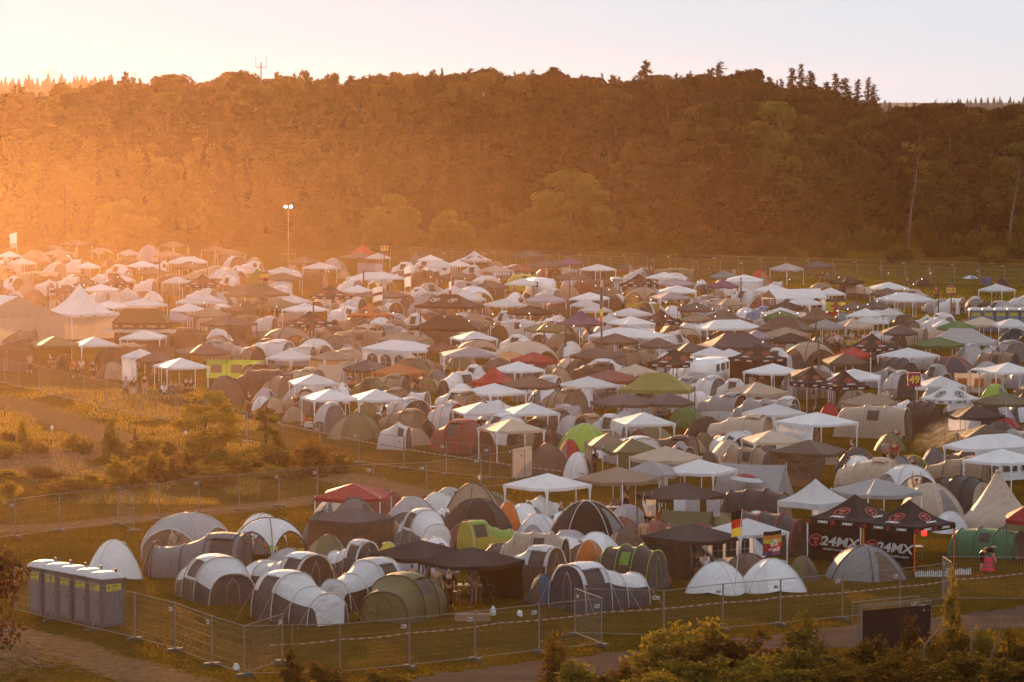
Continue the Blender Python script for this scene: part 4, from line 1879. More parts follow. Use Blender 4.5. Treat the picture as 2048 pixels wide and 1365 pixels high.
def sample_ground(n, x0, x1, y0, y1, pmax=.25):
    """Points on the ground, as many per unit of view for near and far turf."""
    px = x0 + NP.rand(n) * (x1 - x0)
    py = y0 + NP.rand(n) * (y1 - y0)
    a, b = (px - CX) / FPX, (CY - py) / FPX
    ry, rz = CT + b * ST, -ST + b * CT
    t = -CAM_H / rz
    X, Y = a * t, ry * t
    near = Y < 142
    # on the slope towards the viewer: solve once with the slope's plane
    tt = (CAM_H - 142 * .14) / (-rz - .14 * ry + 1e-9)
    t = np.where(near, tt, t)
    X, Y = a * t, ry * t
    D = dirt_at(X, Y)
    keep = (NP.rand(n) > D * 1.1)
    rd = seg_dist(X, Y, [tuple(q) for q in RDC])
    keep &= rd > 2.5
    X, Y = X[keep], Y[keep]
    return np.stack([X, Y, np_ground(X, Y)], 1)


RDC = []


def make_grass():
    up = [Vector(P2(*q)) for q in ROAD_UP]
    for i, p in enumerate(up):
        t = (up[min(i + 1, len(up) - 1)] - up[max(i - 1, 0)]).normalized()
        RDC.append((p.x + t.y * 2.3, p.y - t.x * 2.3))
    short = foliage('short_turf', (.16, .098, .011), .8, .35)
    dry = foliage('dry_meadow', (.36, .22, .045), .75, .3)
    P = sample_ground(150000, -30, 2080, 1000, 1375)
    n = len(P)
    blades_object('grass', P, .04 + .08 * NP.rand(n) ** 2, .018 + .018 * NP.rand(n), short)
    P = sample_ground(90000, -30, 1080, 770, 1080)
    n = len(P)
    blades_object('grass', P, .05 + .10 * NP.rand(n) ** 2, .025 + .025 * NP.rand(n), short)
    P = sample_ground(70000, -30, 520, 775, 1010)
    n = len(P)
    nz = np.array([mnoise.noise(Vector((q[0] * .25, q[1] * .12, 3))) for q in P])
    P = P[nz > -.12]
    n = len(P)
    blades_object('grass', P, .08 + .30 * NP.rand(n) ** 1.5, .018 + .02 * NP.rand(n), dry)
    P = sample_ground(45000, 1280, 2090, 540, 640)
    n = len(P)
    blades_object('grass', P, .08 + .12 * NP.rand(n), .06 + .05 * NP.rand(n), foliage('field_turf', (.17, .19, .02), .6, .3))
    # trampled litter of twigs on the cleared patch and the bank
    mb = MB()
    for (cx, cy, sx, sy, n) in ((*P2(60, 930), 7, 14, 260), (*P2(190, 960), 5, 8, 90), (-20.8, 149.5, 2.6, 4, 190)):
        for _ in range(n):
            x, y = rnd.gauss(cx, sx * .5), rnd.gauss(cy, sy * .5)
            a, e = rnd.random() * 2 * PI, rnd.random() * .5
            l = .4 + rnd.random() * 1.3
            z = ground_z(x, y)
            mb.tube([(x, y, z), (x + math.cos(a) * l * .5, y + math.sin(a) * l * .5, z + l * e * .6), (x + math.cos(a) * l, y + math.sin(a) * l, z + l * e * .5)], [.02, .015, .006], 3)
    me = mb.mesh('brushwood_litter')
    me.materials[0] = plain('dead_wood', (.16, .095, .06), .9, var=.4)
    structure(link('brushwood_litter', me), 'stuff')


# ================================================================== hills, haze, sky
def make_hills():
    m = foliage('far_wood', (.20, .18, .15), .2)  # paler than near foliage: distance haze put into the colour
    xs = list(range(-240, 241, 5))

    def top(x):
        if x < -110:
            return 24.2 + .9 * math.sin(x * .042)
        if x < -40:
            return 24.2 - 11 * (x + 110) / 70
        if x < 60:
            return 13.2
        return 13.2 + min((x - 60) / 35, 1) * 4.9 + .5 * math.sin(x * .1)
    mb = MB()
    rows = [(930, .0), (990, .55), (1040, .95), (1070, 1.0), (1120, .9), (1230, .0)]
    for (y, k) in rows:
        for x in xs:
            mb.v.append((x, y, top(x) * k + (.02 if k else .01)))
    n = len(xs)
    for j in range(len(rows) - 1):
        for i in range(n - 1):
            mb.f.append([j * n + i, j * n + i + 1, (j + 1) * n + i + 1, (j + 1) * n + i])
            mb.m.append(0)
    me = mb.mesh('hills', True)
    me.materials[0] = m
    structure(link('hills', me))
    fm = MB()
    r = random.Random(4)
    for (y0, k) in ((990, .55), (1015, .75), (1040, .95), (1062, 1.0)):
        x = -175.0
        while x < 175:
            if x < -62 or x > 68:
                z = top(x) * k
                h = 2.0 + 2.2 * r.random()
                w = 1.0 + .7 * r.random()
                yy = y0 + r.random() * 14
                for s in range(4):
                    zb, rr = z + h * s * .22, w * (1 - .22 * s)
                    n_ = 6
                    vs = [(x + rr * math.cos(2 * PI * q / n_ + s), yy + rr * math.sin(2 * PI * q / n_ + s), zb) for q in range(n_)] + [(x, yy, zb + h * .36)]
                    fm.add(vs, [(q, (q + 1) % n_, n_) for q in range(n_)])
            x += .8 + r.random() * 1.1
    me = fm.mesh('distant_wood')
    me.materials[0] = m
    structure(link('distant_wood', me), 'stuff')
    # land far beyond, which carries the wind turbines
    fl = MB().add([(-3000, 8000, -2), (3000, 8000, -2), (3000, 14500, -2), (-3000, 14500, -2)], [(0, 1, 2, 3)])
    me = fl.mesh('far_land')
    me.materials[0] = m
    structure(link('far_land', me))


def make_turbines():
    white = plain('turbine_white', (.62, .62, .63), .5, var=.03)
    tw = MB().tube([(0, 0, 0), (0, 0, .6), (0, 0, 1)], [.022, .017, .012], 10).mesh('turbine_tower', True)
    na = MB().box((0, .02, 1.01), (.035, .11, .035)).mesh('nacelle')
    bl = MB().tube([(0, 0, 0), (0, 0, .1), (0, 0, .6)], [.008, .017, .004], 6).mesh('rotor_blade', True)
    for i, (px, hub, size, ph) in enumerate([(50, 150, 1.0, .2), (94, 144, .95, .9), (108, 146, .95, 2.0), (270, 147, 1.0, .5), (449, 148, .8, 1.2), (478, 149, .8, .1)]):
        d = 12000
        p = at_depth(px, hub, d)
        H_ = p.z + 2
        o = root('wind_turbine', (p.x, d, -2), 0, (H_, H_, H_))
        link('tower', tw, o, [white])
        link('nacelle', na, o, [white])
        for k in range(3):
            b = link('rotor_blade', bl, o, [white], (0, -.04, 1.01))
            b.rotation_euler = (0, ph + k * 2 * PI / 3, 0)
            b.scale = (1, 1, size * .52)
        tag(o, ['white wind turbine on the hazy ridge, leftmost of all', 'white wind turbine, left one of a close pair on the ridge',
                'white wind turbine, right one of a close pair on the ridge', 'white wind turbine rising beside a pine top', 'white wind turbine left of the antenna mast, lower of two',
                'white wind turbine just left of the antenna mast'][i], 'wind turbine', 'wind turbines on the horizon')


HAZE_DENS, HAZE_G = .000048, .91
HAZE_COL = (1.0, .62, .38, 1)
GLOW_DENS = .00026  # density of the added glow volume at its left side


def make_haze():
    me = MB().box((0, 605, 14.1), (1020, 1340, 32.2)).mesh('haze')
    m, nt, out = new_mat('dusty_air')
    v = N(nt, 'ShaderNodeVolumePrincipled')
    v.inputs['Density'].default_value = HAZE_DENS
    v.inputs['Anisotropy'].default_value = HAZE_G
    v.inputs['Color'].default_value = HAZE_COL
    L(nt, v.outputs[0], out.inputs['Volume'])
    me.materials[0] = m
    structure(link('haze', me), 'stuff')
    # volume added to carry a warm glow over the left field, thinning rightwards
    me = MB().box((-55, 347, 12.1), (190, 450, 24.8)).mesh('glow_volume')
    m, nt, out = new_mat('added_glow')
    ge = N(nt, 'ShaderNodeNewGeometry')
    sp = N(nt, 'ShaderNodeSeparateXYZ')
    L(nt, ge.outputs['Position'], sp.inputs[0])
    mr = N(nt, 'ShaderNodeMapRange')
    mr.inputs[1].default_value, mr.inputs[2].default_value = -62, 66
    mr.inputs[3].default_value, mr.inputs[4].default_value = GLOW_DENS, 0
    L(nt, sp.outputs[0], mr.inputs[0])
    v = N(nt, 'ShaderNodeVolumePrincipled')
    v.inputs['Anisotropy'].default_value = .885
    v.inputs['Color'].default_value = HAZE_COL
    mz = N(nt, 'ShaderNodeMapRange', interpolation_type='SMOOTHSTEP')
    mz.inputs[1].default_value, mz.inputs[2].default_value = 0, 24.6
    mz.inputs[3].default_value, mz.inputs[4].default_value = 1, 0
    L(nt, sp.outputs[2], mz.inputs[0])
    mm = N(nt, 'ShaderNodeMath', operation='MULTIPLY')
    L(nt, mr.outputs[0], mm.inputs[0])
    L(nt, mz.outputs[0], mm.inputs[1])
    L(nt, mm.outputs[0], v.inputs['Density'])
    L(nt, v.outputs[0], out.inputs['Volume'])
    me.materials[0] = m
    structure(link('glow_volume', me), 'stuff')


def make_world_camera():
    w = bpy.data.worlds.new('World')
    SC.world = w
    w.use_nodes = True
    nt = w.node_tree
    nt.nodes.clear()
    out = nt.nodes.new('ShaderNodeOutputWorld')
    bg = nt.nodes.new('ShaderNodeBackground')
    sky = nt.nodes.new('ShaderNodeTexSky')
    sky.sky_type = 'NISHITA'
    sky.sun_disc = False
    sky.sun_elevation = SUN_EL
    sky.sun_rotation = SUN_AZ
    sky.altitude = 100
    sky.air_density = SKY_AIR
    sky.dust_density = SKY_DUST
    sky.ozone_density = SKY_OZ
    bg.inputs['Strength'].default_value = SKY_STR
    # thin high cloud evens the clear sky out to a pale milky tone
    mx = nt.nodes.new('ShaderNodeMix')
    mx.data_type = 'RGBA'
    mx.inputs[0].default_value = VEIL_MIX
    mx.inputs[7].default_value = tuple(v / SKY_STR for v in VEIL) + (1,)
    L(nt, sky.outputs[0], mx.inputs[6])
    L(nt, mx.outputs[2], bg.inputs['Color'])
    L(nt, bg.outputs[0], out.inputs[0])
    ld = bpy.data.lights.new('sun', 'SUN')
    ld.energy = SUN_STR
    ld.color = SUN_COL
    ld.angle = R(.6)
    lo = bpy.data.objects.new('sun', ld)
    COL.objects.link(lo)
    s = Vector((math.sin(SUN_AZ) * math.cos(SUN_EL), math.cos(SUN_AZ) * math.cos(SUN_EL), math.sin(SUN_EL)))
    lo.rotation_euler = (-s).to_track_quat('-Z', 'Y').to_euler()
    lo.location = s * 60 + Vector((0, 200, 40))
    cd = bpy.data.cameras.new('camera')
    cd.lens = 135
    cd.sensor_width = 36
    cd.clip_start = .5
    cd.clip_end = 30000
    co = bpy.data.objects.new('camera', cd)
    COL.objects.link(co)
    co.location = (0, 0, CAM_H)
    co.rotation_euler = (PI / 2 - TILT, 0, 0)
    SC.camera = co
    vs = SC.view_settings
    vs.view_transform = 'Standard'
    vs.look = 'None'
    vs.exposure = EXPO
    vs.gamma = 1
    SC.cycles.max_bounces = 5
    SC.cycles.diffuse_bounces = 2
    SC.cycles.glossy_bounces = 1
    SC.cycles.transmission_bounces = 3
    SC.cycles.volume_bounces = 0
    SC.cycles.transparent_max_bounces = 6
    SC.cycles.caustics_reflective = False
    SC.cycles.caustics_refractive = False
    SC.cycles.use_denoising = True
    SC.cycles.volume_step_rate = 1.0
    SC.cycles.sample_clamp_indirect = 4


SKY_AIR, SKY_DUST, SKY_OZ, SKY_STR = 1.0, .6, 2.5, .12
SUN_STR, SUN_COL, EXPO = 5.0, (1.0, .53, .22), 0.29
VEIL_MIX, VEIL = .985, (.60, .635, .695)
# ================================================================== trees and bushes
def crown_points(clumps, per, leaf, flat=.7, out_bias=.7):
    """Leaf clusters scattered through lumps: arrays of centres, normals, sizes."""
    C_, N_, S_ = [], [], []
    cen = np.mean([c[0] for c in clumps], axis=0)
    for (c, r) in clumps:
        n = int(per * r * r)
        d = NP.normal(size=(n, 3))
        d /= np.linalg.norm(d, axis=1, keepdims=True)
        rad = r * (NP.rand(n) ** .28)
        p = np.array(c) + d * rad[:, None] * np.array([1, 1, flat])
        nr = d * (out_bias + .45) + NP.normal(size=(n, 3)) * .26 + np.array([0, 0, .22])
        C_.append(p)
        N_.append(nr)
        S_.append(leaf * (.7 + .6 * NP.rand(n)))
    return np.concatenate(C_), np.concatenate(N_), np.concatenate(S_)


def tree_broad(seed, H_=20.0, w=9.0, base=.18, leaf=.55, top=.5, gap=.0, lobes=34, per=62):
    r = random.Random(seed)
    NP.seed(seed)
    cl = []
    for i in range(lobes):
        t = r.random()
        z = H_ * (base + (1 - base) * t)
        env = w / 2 * (math.sin(PI * min(max((t * .86 + .12), 0), 1)) ** .6)
        a = r.random() * 2 * PI
        rr = env * (.35 + .65 * math.sqrt(r.random())) * .82
        cr = (.15 + .10 * r.random()) * w * (1.1 - .4 * t)
        if r.random() < gap:
            continue
        cl.append(((rr * math.cos(a), rr * math.sin(a), min(z, H_ - cr * .6)), cr))
    cl.append(((r.uniform(-.5, .5), r.uniform(-.5, .5), H_ - w * .09), w * .10))
    C_, N_, S_ = crown_points(cl, per, leaf)
    crown = cards_mesh('tree_crown', C_, N_, S_)
    mb = MB()
    mb.tube([(0, 0, -.3), (.1, 0, H_ * .25), (-.1, .1, H_ * .6), (0, 0, H_ * .9)], [.28 * H_ / 20, .22 * H_ / 20, .14 * H_ / 20, .04 * H_ / 20], 7)
    for k in range(9):
        c, cr = cl[int(r.random() * len(cl))]
        z0 = max(c[2] * .62, H_ * .2)
        mb.tube([(0, 0, z0), (c[0] * .5, c[1] * .5, (z0 + c[2]) / 2 + .3), c], [.10 * H_ / 20, .06 * H_ / 20, .02 * H_ / 20], 5)
    return [('crown', crown, ['leaf']), ('trunk', mb.mesh('tree_trunk', True), ['bark'])]


def tree_birch(seed, H_=17.0, w=9.0, leaf=.46):
    r = random.Random(seed)
    NP.seed(seed)
    cl = []
    for i in range(26):
        t = r.random()
        a = r.random() * 2 * PI
        env = w / 2 * (math.sin(PI * min(t * .8 + .2, 1)) ** .7)
        rr = env * math.sqrt(r.random())
        z = H_ * (.3 + .66 * t)
        cr = .125 * w * (.7 + .6 * r.random())
        cl.append(((rr * math.cos(a), rr * math.sin(a), z), cr))
        for q in range(3):           # hanging sprays
            cl.append(((rr * math.cos(a) * (1 + .08 * q), rr * math.sin(a) * (1 + .08 * q), z - cr * (.9 + q * .9)), cr * (.55 - .1 * q)))
    C_, N_, S_ = crown_points(cl, 90, leaf, 1.15, .7)
    ok = C_[:, 2] > .6
    crown = cards_mesh('birch_crown', C_[ok], N_[ok], S_[ok], 2.0)
    mb = MB()
    mb.tube([(0, 0, -.3), (.15, 0, H_ * .3), (.0, .1, H_ * .6), (.1, 0, H_ * .95)], [.2, .15, .1, .03], 7)
    for k in range(7):
        c, cr = cl[int(r.random() * len(cl))]
        z0 = max(c[2] * .7, H_ * .2)
        mb.tube([(0.05, 0, z0), (c[0] * .55, c[1] * .55, (z0 + c[2]) / 2 + .6), c], [.07, .04, .012], 5)
    return [('crown', crown, ['leaf']), ('trunk', mb.mesh('birch_trunk', True), ['bark'])]


def tree_spruce(seed, H_=22.0, w=5.5, leaf=.5, open_=1.0):
    r = random.Random(seed)
    NP.seed(seed)
    C_, N_, S_ = [], [], []
    mb = MB()
    mb.tube([(0, 0, -.3), (0, 0, H_ * .5), (0, 0, H_ * .99)], [.24, .14, .02], 7)
    z = H_ * .12
    while z < H_ * .985:
        t = z / H_
        ln = w / 2 * (1 - t) ** .85 * (.55 + .65 * r.random()) + .15
        for k in range(3):
            a = r.random() * 2 * PI
            drop = -.25 * ln
            n = max(4, int(ln * 11))
            s = NP.rand(n) ** .7
            p = np.stack([np.cos(a) * ln * s, np.sin(a) * ln * s, z + drop * 1.5 * s + .3 * ln * s ** 2], 1) + NP.normal(size=(n, 3)) * np.array([.16, .16, .17]) * (.5 + ln * .25)
            C_.append(p)
            N_.append(np.array([0, 0, .8]) + NP.normal(size=(n, 3)) * .5)
            S_.append(leaf * (.6 + .7 * NP.rand(n)) * (.55 + .45 * min(1, ln)))
            mb.tube([(0, 0, z), (math.cos(a) * ln * .9, math.sin(a) * ln * .9, z + drop * .8)], [.04, .01], 4)
        z += (.16 + .10 * r.random()) * open_
    crown = cards_mesh('spruce_crown', np.concatenate(C_), np.concatenate(N_), np.concatenate(S_), 2.6)
    return [('crown', crown, ['leaf']), ('trunk', mb.mesh('spruce_trunk', True), ['bark'])]


def bush_proto(seed, H_=2.2, w=2.4, leaf=.12, n=6000, stems=9, spire=0.0):
    r = random.Random(seed)
    NP.seed(seed)
    mb = MB()
    C_, N_, S_ = [], [], []
    for k in range(stems):
        a = r.random() * 2 * PI
        rr = w / 2 * math.sqrt(r.random())
        h = H_ * (.55 + .45 * r.random()) * (1 - .45 * (rr / (w / 2)) ** 2)
        if spire and k < 2:
            rr, h = w * .1 * r.random(), H_
        p0 = Vector((rr * .25 * math.cos(a), rr * .25 * math.sin(a), -.15))
        p2 = Vector((rr * math.cos(a), rr * math.sin(a), h))
        p1 = p0.lerp(p2, .5) + Vector((r.uniform(-.2, .2), r.uniform(-.2, .2), .1)) * H_ * .2
        mb.tube([p0, p1, p2], [.03, .02, .006], 4)
        m = n // stems
        s = NP.rand(m) ** (.8 if not spire else .9)
        q = np.outer((1 - s) ** 2, p0) + np.outer(2 * s * (1 - s), p1) + np.outer(s ** 2, p2)
        sp = H_ * .135 * (1.2 - .75 * s)
        q = q + NP.normal(size=(m, 3)) * sp[:, None] * np.array([.75, .75, .5])
        # leaves gather on side twigs
        C_.append(q)
        N_.append(NP.normal(size=(m, 3)) * .8 + np.array([0, 0, .6]))
        S_.append(leaf * (.6 + .8 * NP.rand(m)))
    C_, N_, S_ = np.concatenate(C_), np.concatenate(N_), np.concatenate(S_)
    q = NP.rand(len(C_)) < .5
    cid = np.floor(C_ / (leaf * 3.2))
    hsh = np.abs(np.sin(cid @ np.array([12.99, 78.2, 37.7])) * 43758.5) % 1
    ok = (C_[:, 2] > .03) & (hsh > .14)
    crown = cards_mesh('bush_foliage', C_[ok], N_[ok], S_[ok], 1.9)
    return [('foliage', crown, ['leaf']), ('stem', mb.mesh('bush_stem', True), ['bark'])]


SKYLINE = [(-90, 186), (40, 178), (100, 190), (140, 176), (190, 172), (250, 158), (300, 168), (330, 158), (380, 163), (430, 157), (520, 153), (600, 152), (700, 154),
           (800, 147), (860, 143), (940, 146), (1000, 148), (1080, 144), (1170, 152), (1240, 160), (1290, 158), (1340, 152), (1440, 148), (1500, 153), (1560, 166),
           (1640, 178), (1720, 196), (1780, 213), (1850, 212), (1900, 216), (1960, 226), (2048, 222), (2140, 226)]


def sky_y(px):
    for (x0, y0), (x1, y1) in zip(SKYLINE[:-1], SKYLINE[1:]):
        if x0 <= px <= x1:
            return y0 + (y1 - y0) * (px - x0) / (x1 - x0)
    return 190


TREE_COUNT = {}


def plant(proto, name, x, y, h_nat, h, wscale, leafm, barkm, label, px, py, group, cat='tree', z=None):
    s = h / h_nat
    o = build(proto, name, (x, y, ground_z(x, y) if z is None else z), rnd.random() * 6.28, (s * wscale, s * wscale, s), {'main': leafm, 'leaf': leafm, 'bark': barkm})
    o['category'] = cat
    o['group'] = group
    TO_LABEL.append((o, label, px, py))
    return o


def make_forest():
    g1 = foliage('shaded_wood_leaves', (.0150, .0135, .0045), .25, .7)  # darkened copy for the rows behind; shade between crowns put into the colour
    ge_ = foliage('sunlit_edge_leaves', (.112, .090, .020), .45, .7)  # lightened edge crowns: golden sunlight put into the leaf colour
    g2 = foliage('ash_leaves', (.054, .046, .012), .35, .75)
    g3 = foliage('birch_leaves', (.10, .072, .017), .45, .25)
    g4 = foliage('spruce_needles', (.024, .022, .010), .15, .3)
    B = [tree_broad(21, 20, 9.5, .08, .56, lobes=32), tree_broad(22, 20, 8.5, .10, .52, lobes=30), tree_broad(23, 20, 11, .14, .58, lobes=36), tree_broad(24, 20, 8.0, .15, .5, lobes=28)]
    BI = [tree_birch(31), tree_birch(32, 17, 9)]
    SP = [tree_spruce(41), tree_spruce(42, 22, 4.6, .45, 1.25), tree_spruce(43, 22, 6.2, .55)]
    RN = tree_broad(25, 9, 8.5, .06, .42, lobes=38, per=90)

    def put(kind, px, top, d, wk=1.0, lab=None, leafm=None):
        p = at_depth(px, top, d)
        h = max(p.z, 3.0)
        grp = 'trees of the wood behind the camp'
        row = 'at the wood edge' if d < 600 else ('high in the wood' if d < 660 else 'on the wood skyline')
        if kind == 'b':
            q = B[rnd.randrange(4)]
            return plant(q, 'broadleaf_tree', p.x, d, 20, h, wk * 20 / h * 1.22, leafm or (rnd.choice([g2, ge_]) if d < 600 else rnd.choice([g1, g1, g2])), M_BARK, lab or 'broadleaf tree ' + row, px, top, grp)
        if kind == 'i':
            q = BI[rnd.randrange(2)]
            return plant(q, 'birch_tree', p.x, d, 17, h, wk * 17 / h, g3, M_BARK, lab or 'drooping birch ' + row, px, top, grp)
        if kind == 's':
            q = SP[rnd.randrange(3)]
            return plant(q, 'spruce_tree', p.x, d, 22, h, wk, g4, M_BARK, lab or 'pointed spruce ' + row, px, top, grp)
        if kind == 'r':
            return plant(RN, 'broadleaf_tree', p.x, d, 9, h, wk * 9 / h * 1.15, leafm or ge_, M_BARK, lab or 'low rounded tree ' + row, px, top, grp)
    # explicit trees along the edge
    for px, top, d, w in ((400, 272, 586, 1.0), (441, 300, 582, .9), (588, 264, 580, 1.35), (239, 286, 584, 1.1), (178, 280, 588, 1.1), (85, 266, 590, 1.2), (18, 280, 584, 1.1),
                          (300, 284, 588, 1.0), (515, 318, 578, .9), (670, 300, 584, .9), (340, 330, 576, .9), (130, 330, 576, 1.0)):
        put('i', px, top, d, w)
    for px, top, d, w in ((776, 388, 566, .95), (1146, 340, 566, 1.45), (640, 395, 562, .8), (905, 420, 566, .7), (1040, 430, 560, .7), (-20, 360, 572, 1.2), (470, 400, 566, .9), (250, 400, 566, 1.0)):
        put('r', px, top, d, w)
    for px, top, d, w in ((1036, 262, 598, .9), (937, 275, 600, .75), (964, 279, 602, .7), (908, 258, 606, .9), (742, 262, 606, .9), (855, 290, 596, .8), (820, 240, 612, 1.0), (1090, 255, 606, .8)):
        put('s', px, top, d, w)
    for px, top, d, w in ((1406, 206, 580, .95), (1498, 203, 582, .75), (1549, 204, 580, .8), (1600, 232, 584, .8), (1455, 260, 574, .7), (1350, 300, 586, .8), (1290, 270, 596, .9),
                          (1220, 225, 606, .9), (1680, 250, 590, .9), (1740, 212, 600, 1.0), (1790, 240, 590, .8), (1842, 214, 606, 1.0), (1900, 236, 586, .95), (1955, 250, 590, .8),
                          (2010, 216, 600, 1.0), (2034, 286, 574, .75), (2075, 240, 590, 1.0), (1650, 330, 578, .7), (1880, 320, 576, .7), (1560, 330, 576, .7), (1130, 240, 604, .9)):
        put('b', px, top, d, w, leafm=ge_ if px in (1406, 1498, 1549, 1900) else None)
    r = random.Random(9)
    for d, dy0, dy1, step in ((612, 50, 110, 84), (634, 22, 70, 80), (660, 6, 44, 74), (690, -2, 20, 58), (715, -3, 12, 56), (745, 0, 12, 52), (780, 2, 12, 50)):
        px = -70 + r.random() * 30
        while px < 2120:
            y = sky_y(px) + dy0 + r.random() * (dy1 - dy0)
            if px < 420 and d > 650:
                put('s' if r.random() < .45 else 'b', px, y, d, .9 + .3 * r.random())
            else:
                put('b' if r.random() < .86 else 's', px, y, d, .85 + .35 * r.random())
            px += step * (.75 + .5 * r.random())
    for px, y in ((1291, 117), (1280, 138), (1440, 117), (1424, 130), (1410, 143), (1475, 134), (1495, 140), (1583, 131), (1603, 122), (1622, 138), (1540, 150), (1672, 143), (1655, 160), (1692, 152), (1716, 153),
                  (1737, 149), (1748, 164), (940, 131), (862, 139), (1003, 141), (250, 139), (264, 150), (238, 156), (332, 149), (346, 156), (42, 170), (62, 180), (112, 178), (180, 164), (668, 142), (760, 141), (1224, 146), (700, 147), (385, 155), (555, 147)):
        put('s', px, y, 690 + r.random() * 25, 1.2 + .5 * r.random())
    for i in range(85):
        px = -30 + i * 25 + r.uniform(-12, 12)
        put('s' if r.random() < .7 else 'b', px, sky_y(px) - r.uniform(1, 15), 700 + r.uniform(-8, 30), r.uniform(.9, 1.5) if r.random() < .7 else .6)
    # a bare leaning birch and a pale trunk at the right
    for px, y0, y1, lean, nm in ((1817, 500, 300, 22, 'pale bare birch leaning at the wood edge, trunk forked'), (2018, 510, 330, 22, 'pale thin tree trunk in front of dark foliage near the wood\'s right end')):
        d = 556
        a, b = at_depth(px, y0, d), at_depth(px + lean, y1, d)
        hh = b.z
        mb = MB().tube([(0, 0, -.2), (.25, 0, hh * .35), ((b.x - a.x) * .6, .1, hh * .65), (b.x - a.x, 0, hh)], [.22, .16, .10, .03], 7)
        cr = random.Random(px)
        tw = MB()
        for k in range(14):
            t = .35 + .62 * cr.random()
            q = Vector(((b.x - a.x) * t ** 1.3, 0, hh * t))
            tw.tube([q, q + Vector((cr.uniform(-1.2, 1.2), cr.uniform(-.8, .8), cr.uniform(.2, 1.4)))], [.05, .012], 4)
        o = root('birch_tree', (a.x, d, 0))
        link('trunk', mb.mesh('bare_trunk', True), o, [M_BIRCH])
        link('bough', tw.mesh('bare_bough', True), o, [M_BIRCH])
        C_, N_, S_ = crown_points([((cr.uniform(-1.5, 2.5), cr.uniform(-1, 1), hh * (.75 + .3 * cr.random())), .8) for _ in range(9)], 50, .35)
        link('crown', cards_mesh('thin_crown', C_, N_, S_), o, [g3])
        tag(o, nm, 'tree', 'trees of the wood behind the camp')
    landmark('the antenna mast', 522, 140)
    landmark('the flat roofed building', 1890, 215)
    landmark('the bare leaning birch', 1825, 400)
    landmark('the tallest skyline spruce', 1291, 122)
    # scrub along the foot of the wood
    SB = [bush_proto(61, 3.0, 4.5, .34, 1500, 12), bush_proto(62, 3.0, 5.5, .34, 1700, 14)]
    gs = foliage('scrub_leaves', (.10, .082, .018), .4, .3)
    for i in range(46):
        px = 1010 + i * 24 + r.uniform(-10, 10)
        base = 500 + (px - 1010) * .018 + r.uniform(-14, 12)
        p = at(px, base)
        hh = r.uniform(1.2, 3.2)
        if 1700 < px < 1760 or 1930 < px < 1990 or 1250 < px < 1330:
            hh *= 1.35
        plant(SB[i % 2], 'scrub_bush', p.x, p.y, 3.0, hh, r.uniform(.8, 1.3), gs, M_BARK, 'low scrub at the wood foot', px, base - 20, 'scrub along the wood', 'bush')
    for i in range(22):
        px = -30 + i * 48 + r.uniform(-15, 15)
        p = at(px, 494 + r.uniform(-3, 4))
        plant(SB[i % 2], 'scrub_bush', p.x, p.y + 4, 3.0, r.uniform(1.5, 3.5), 1.2, gs, M_BARK, 'dim scrub under the trees', px, 480, 'scrub along the wood', 'bush')


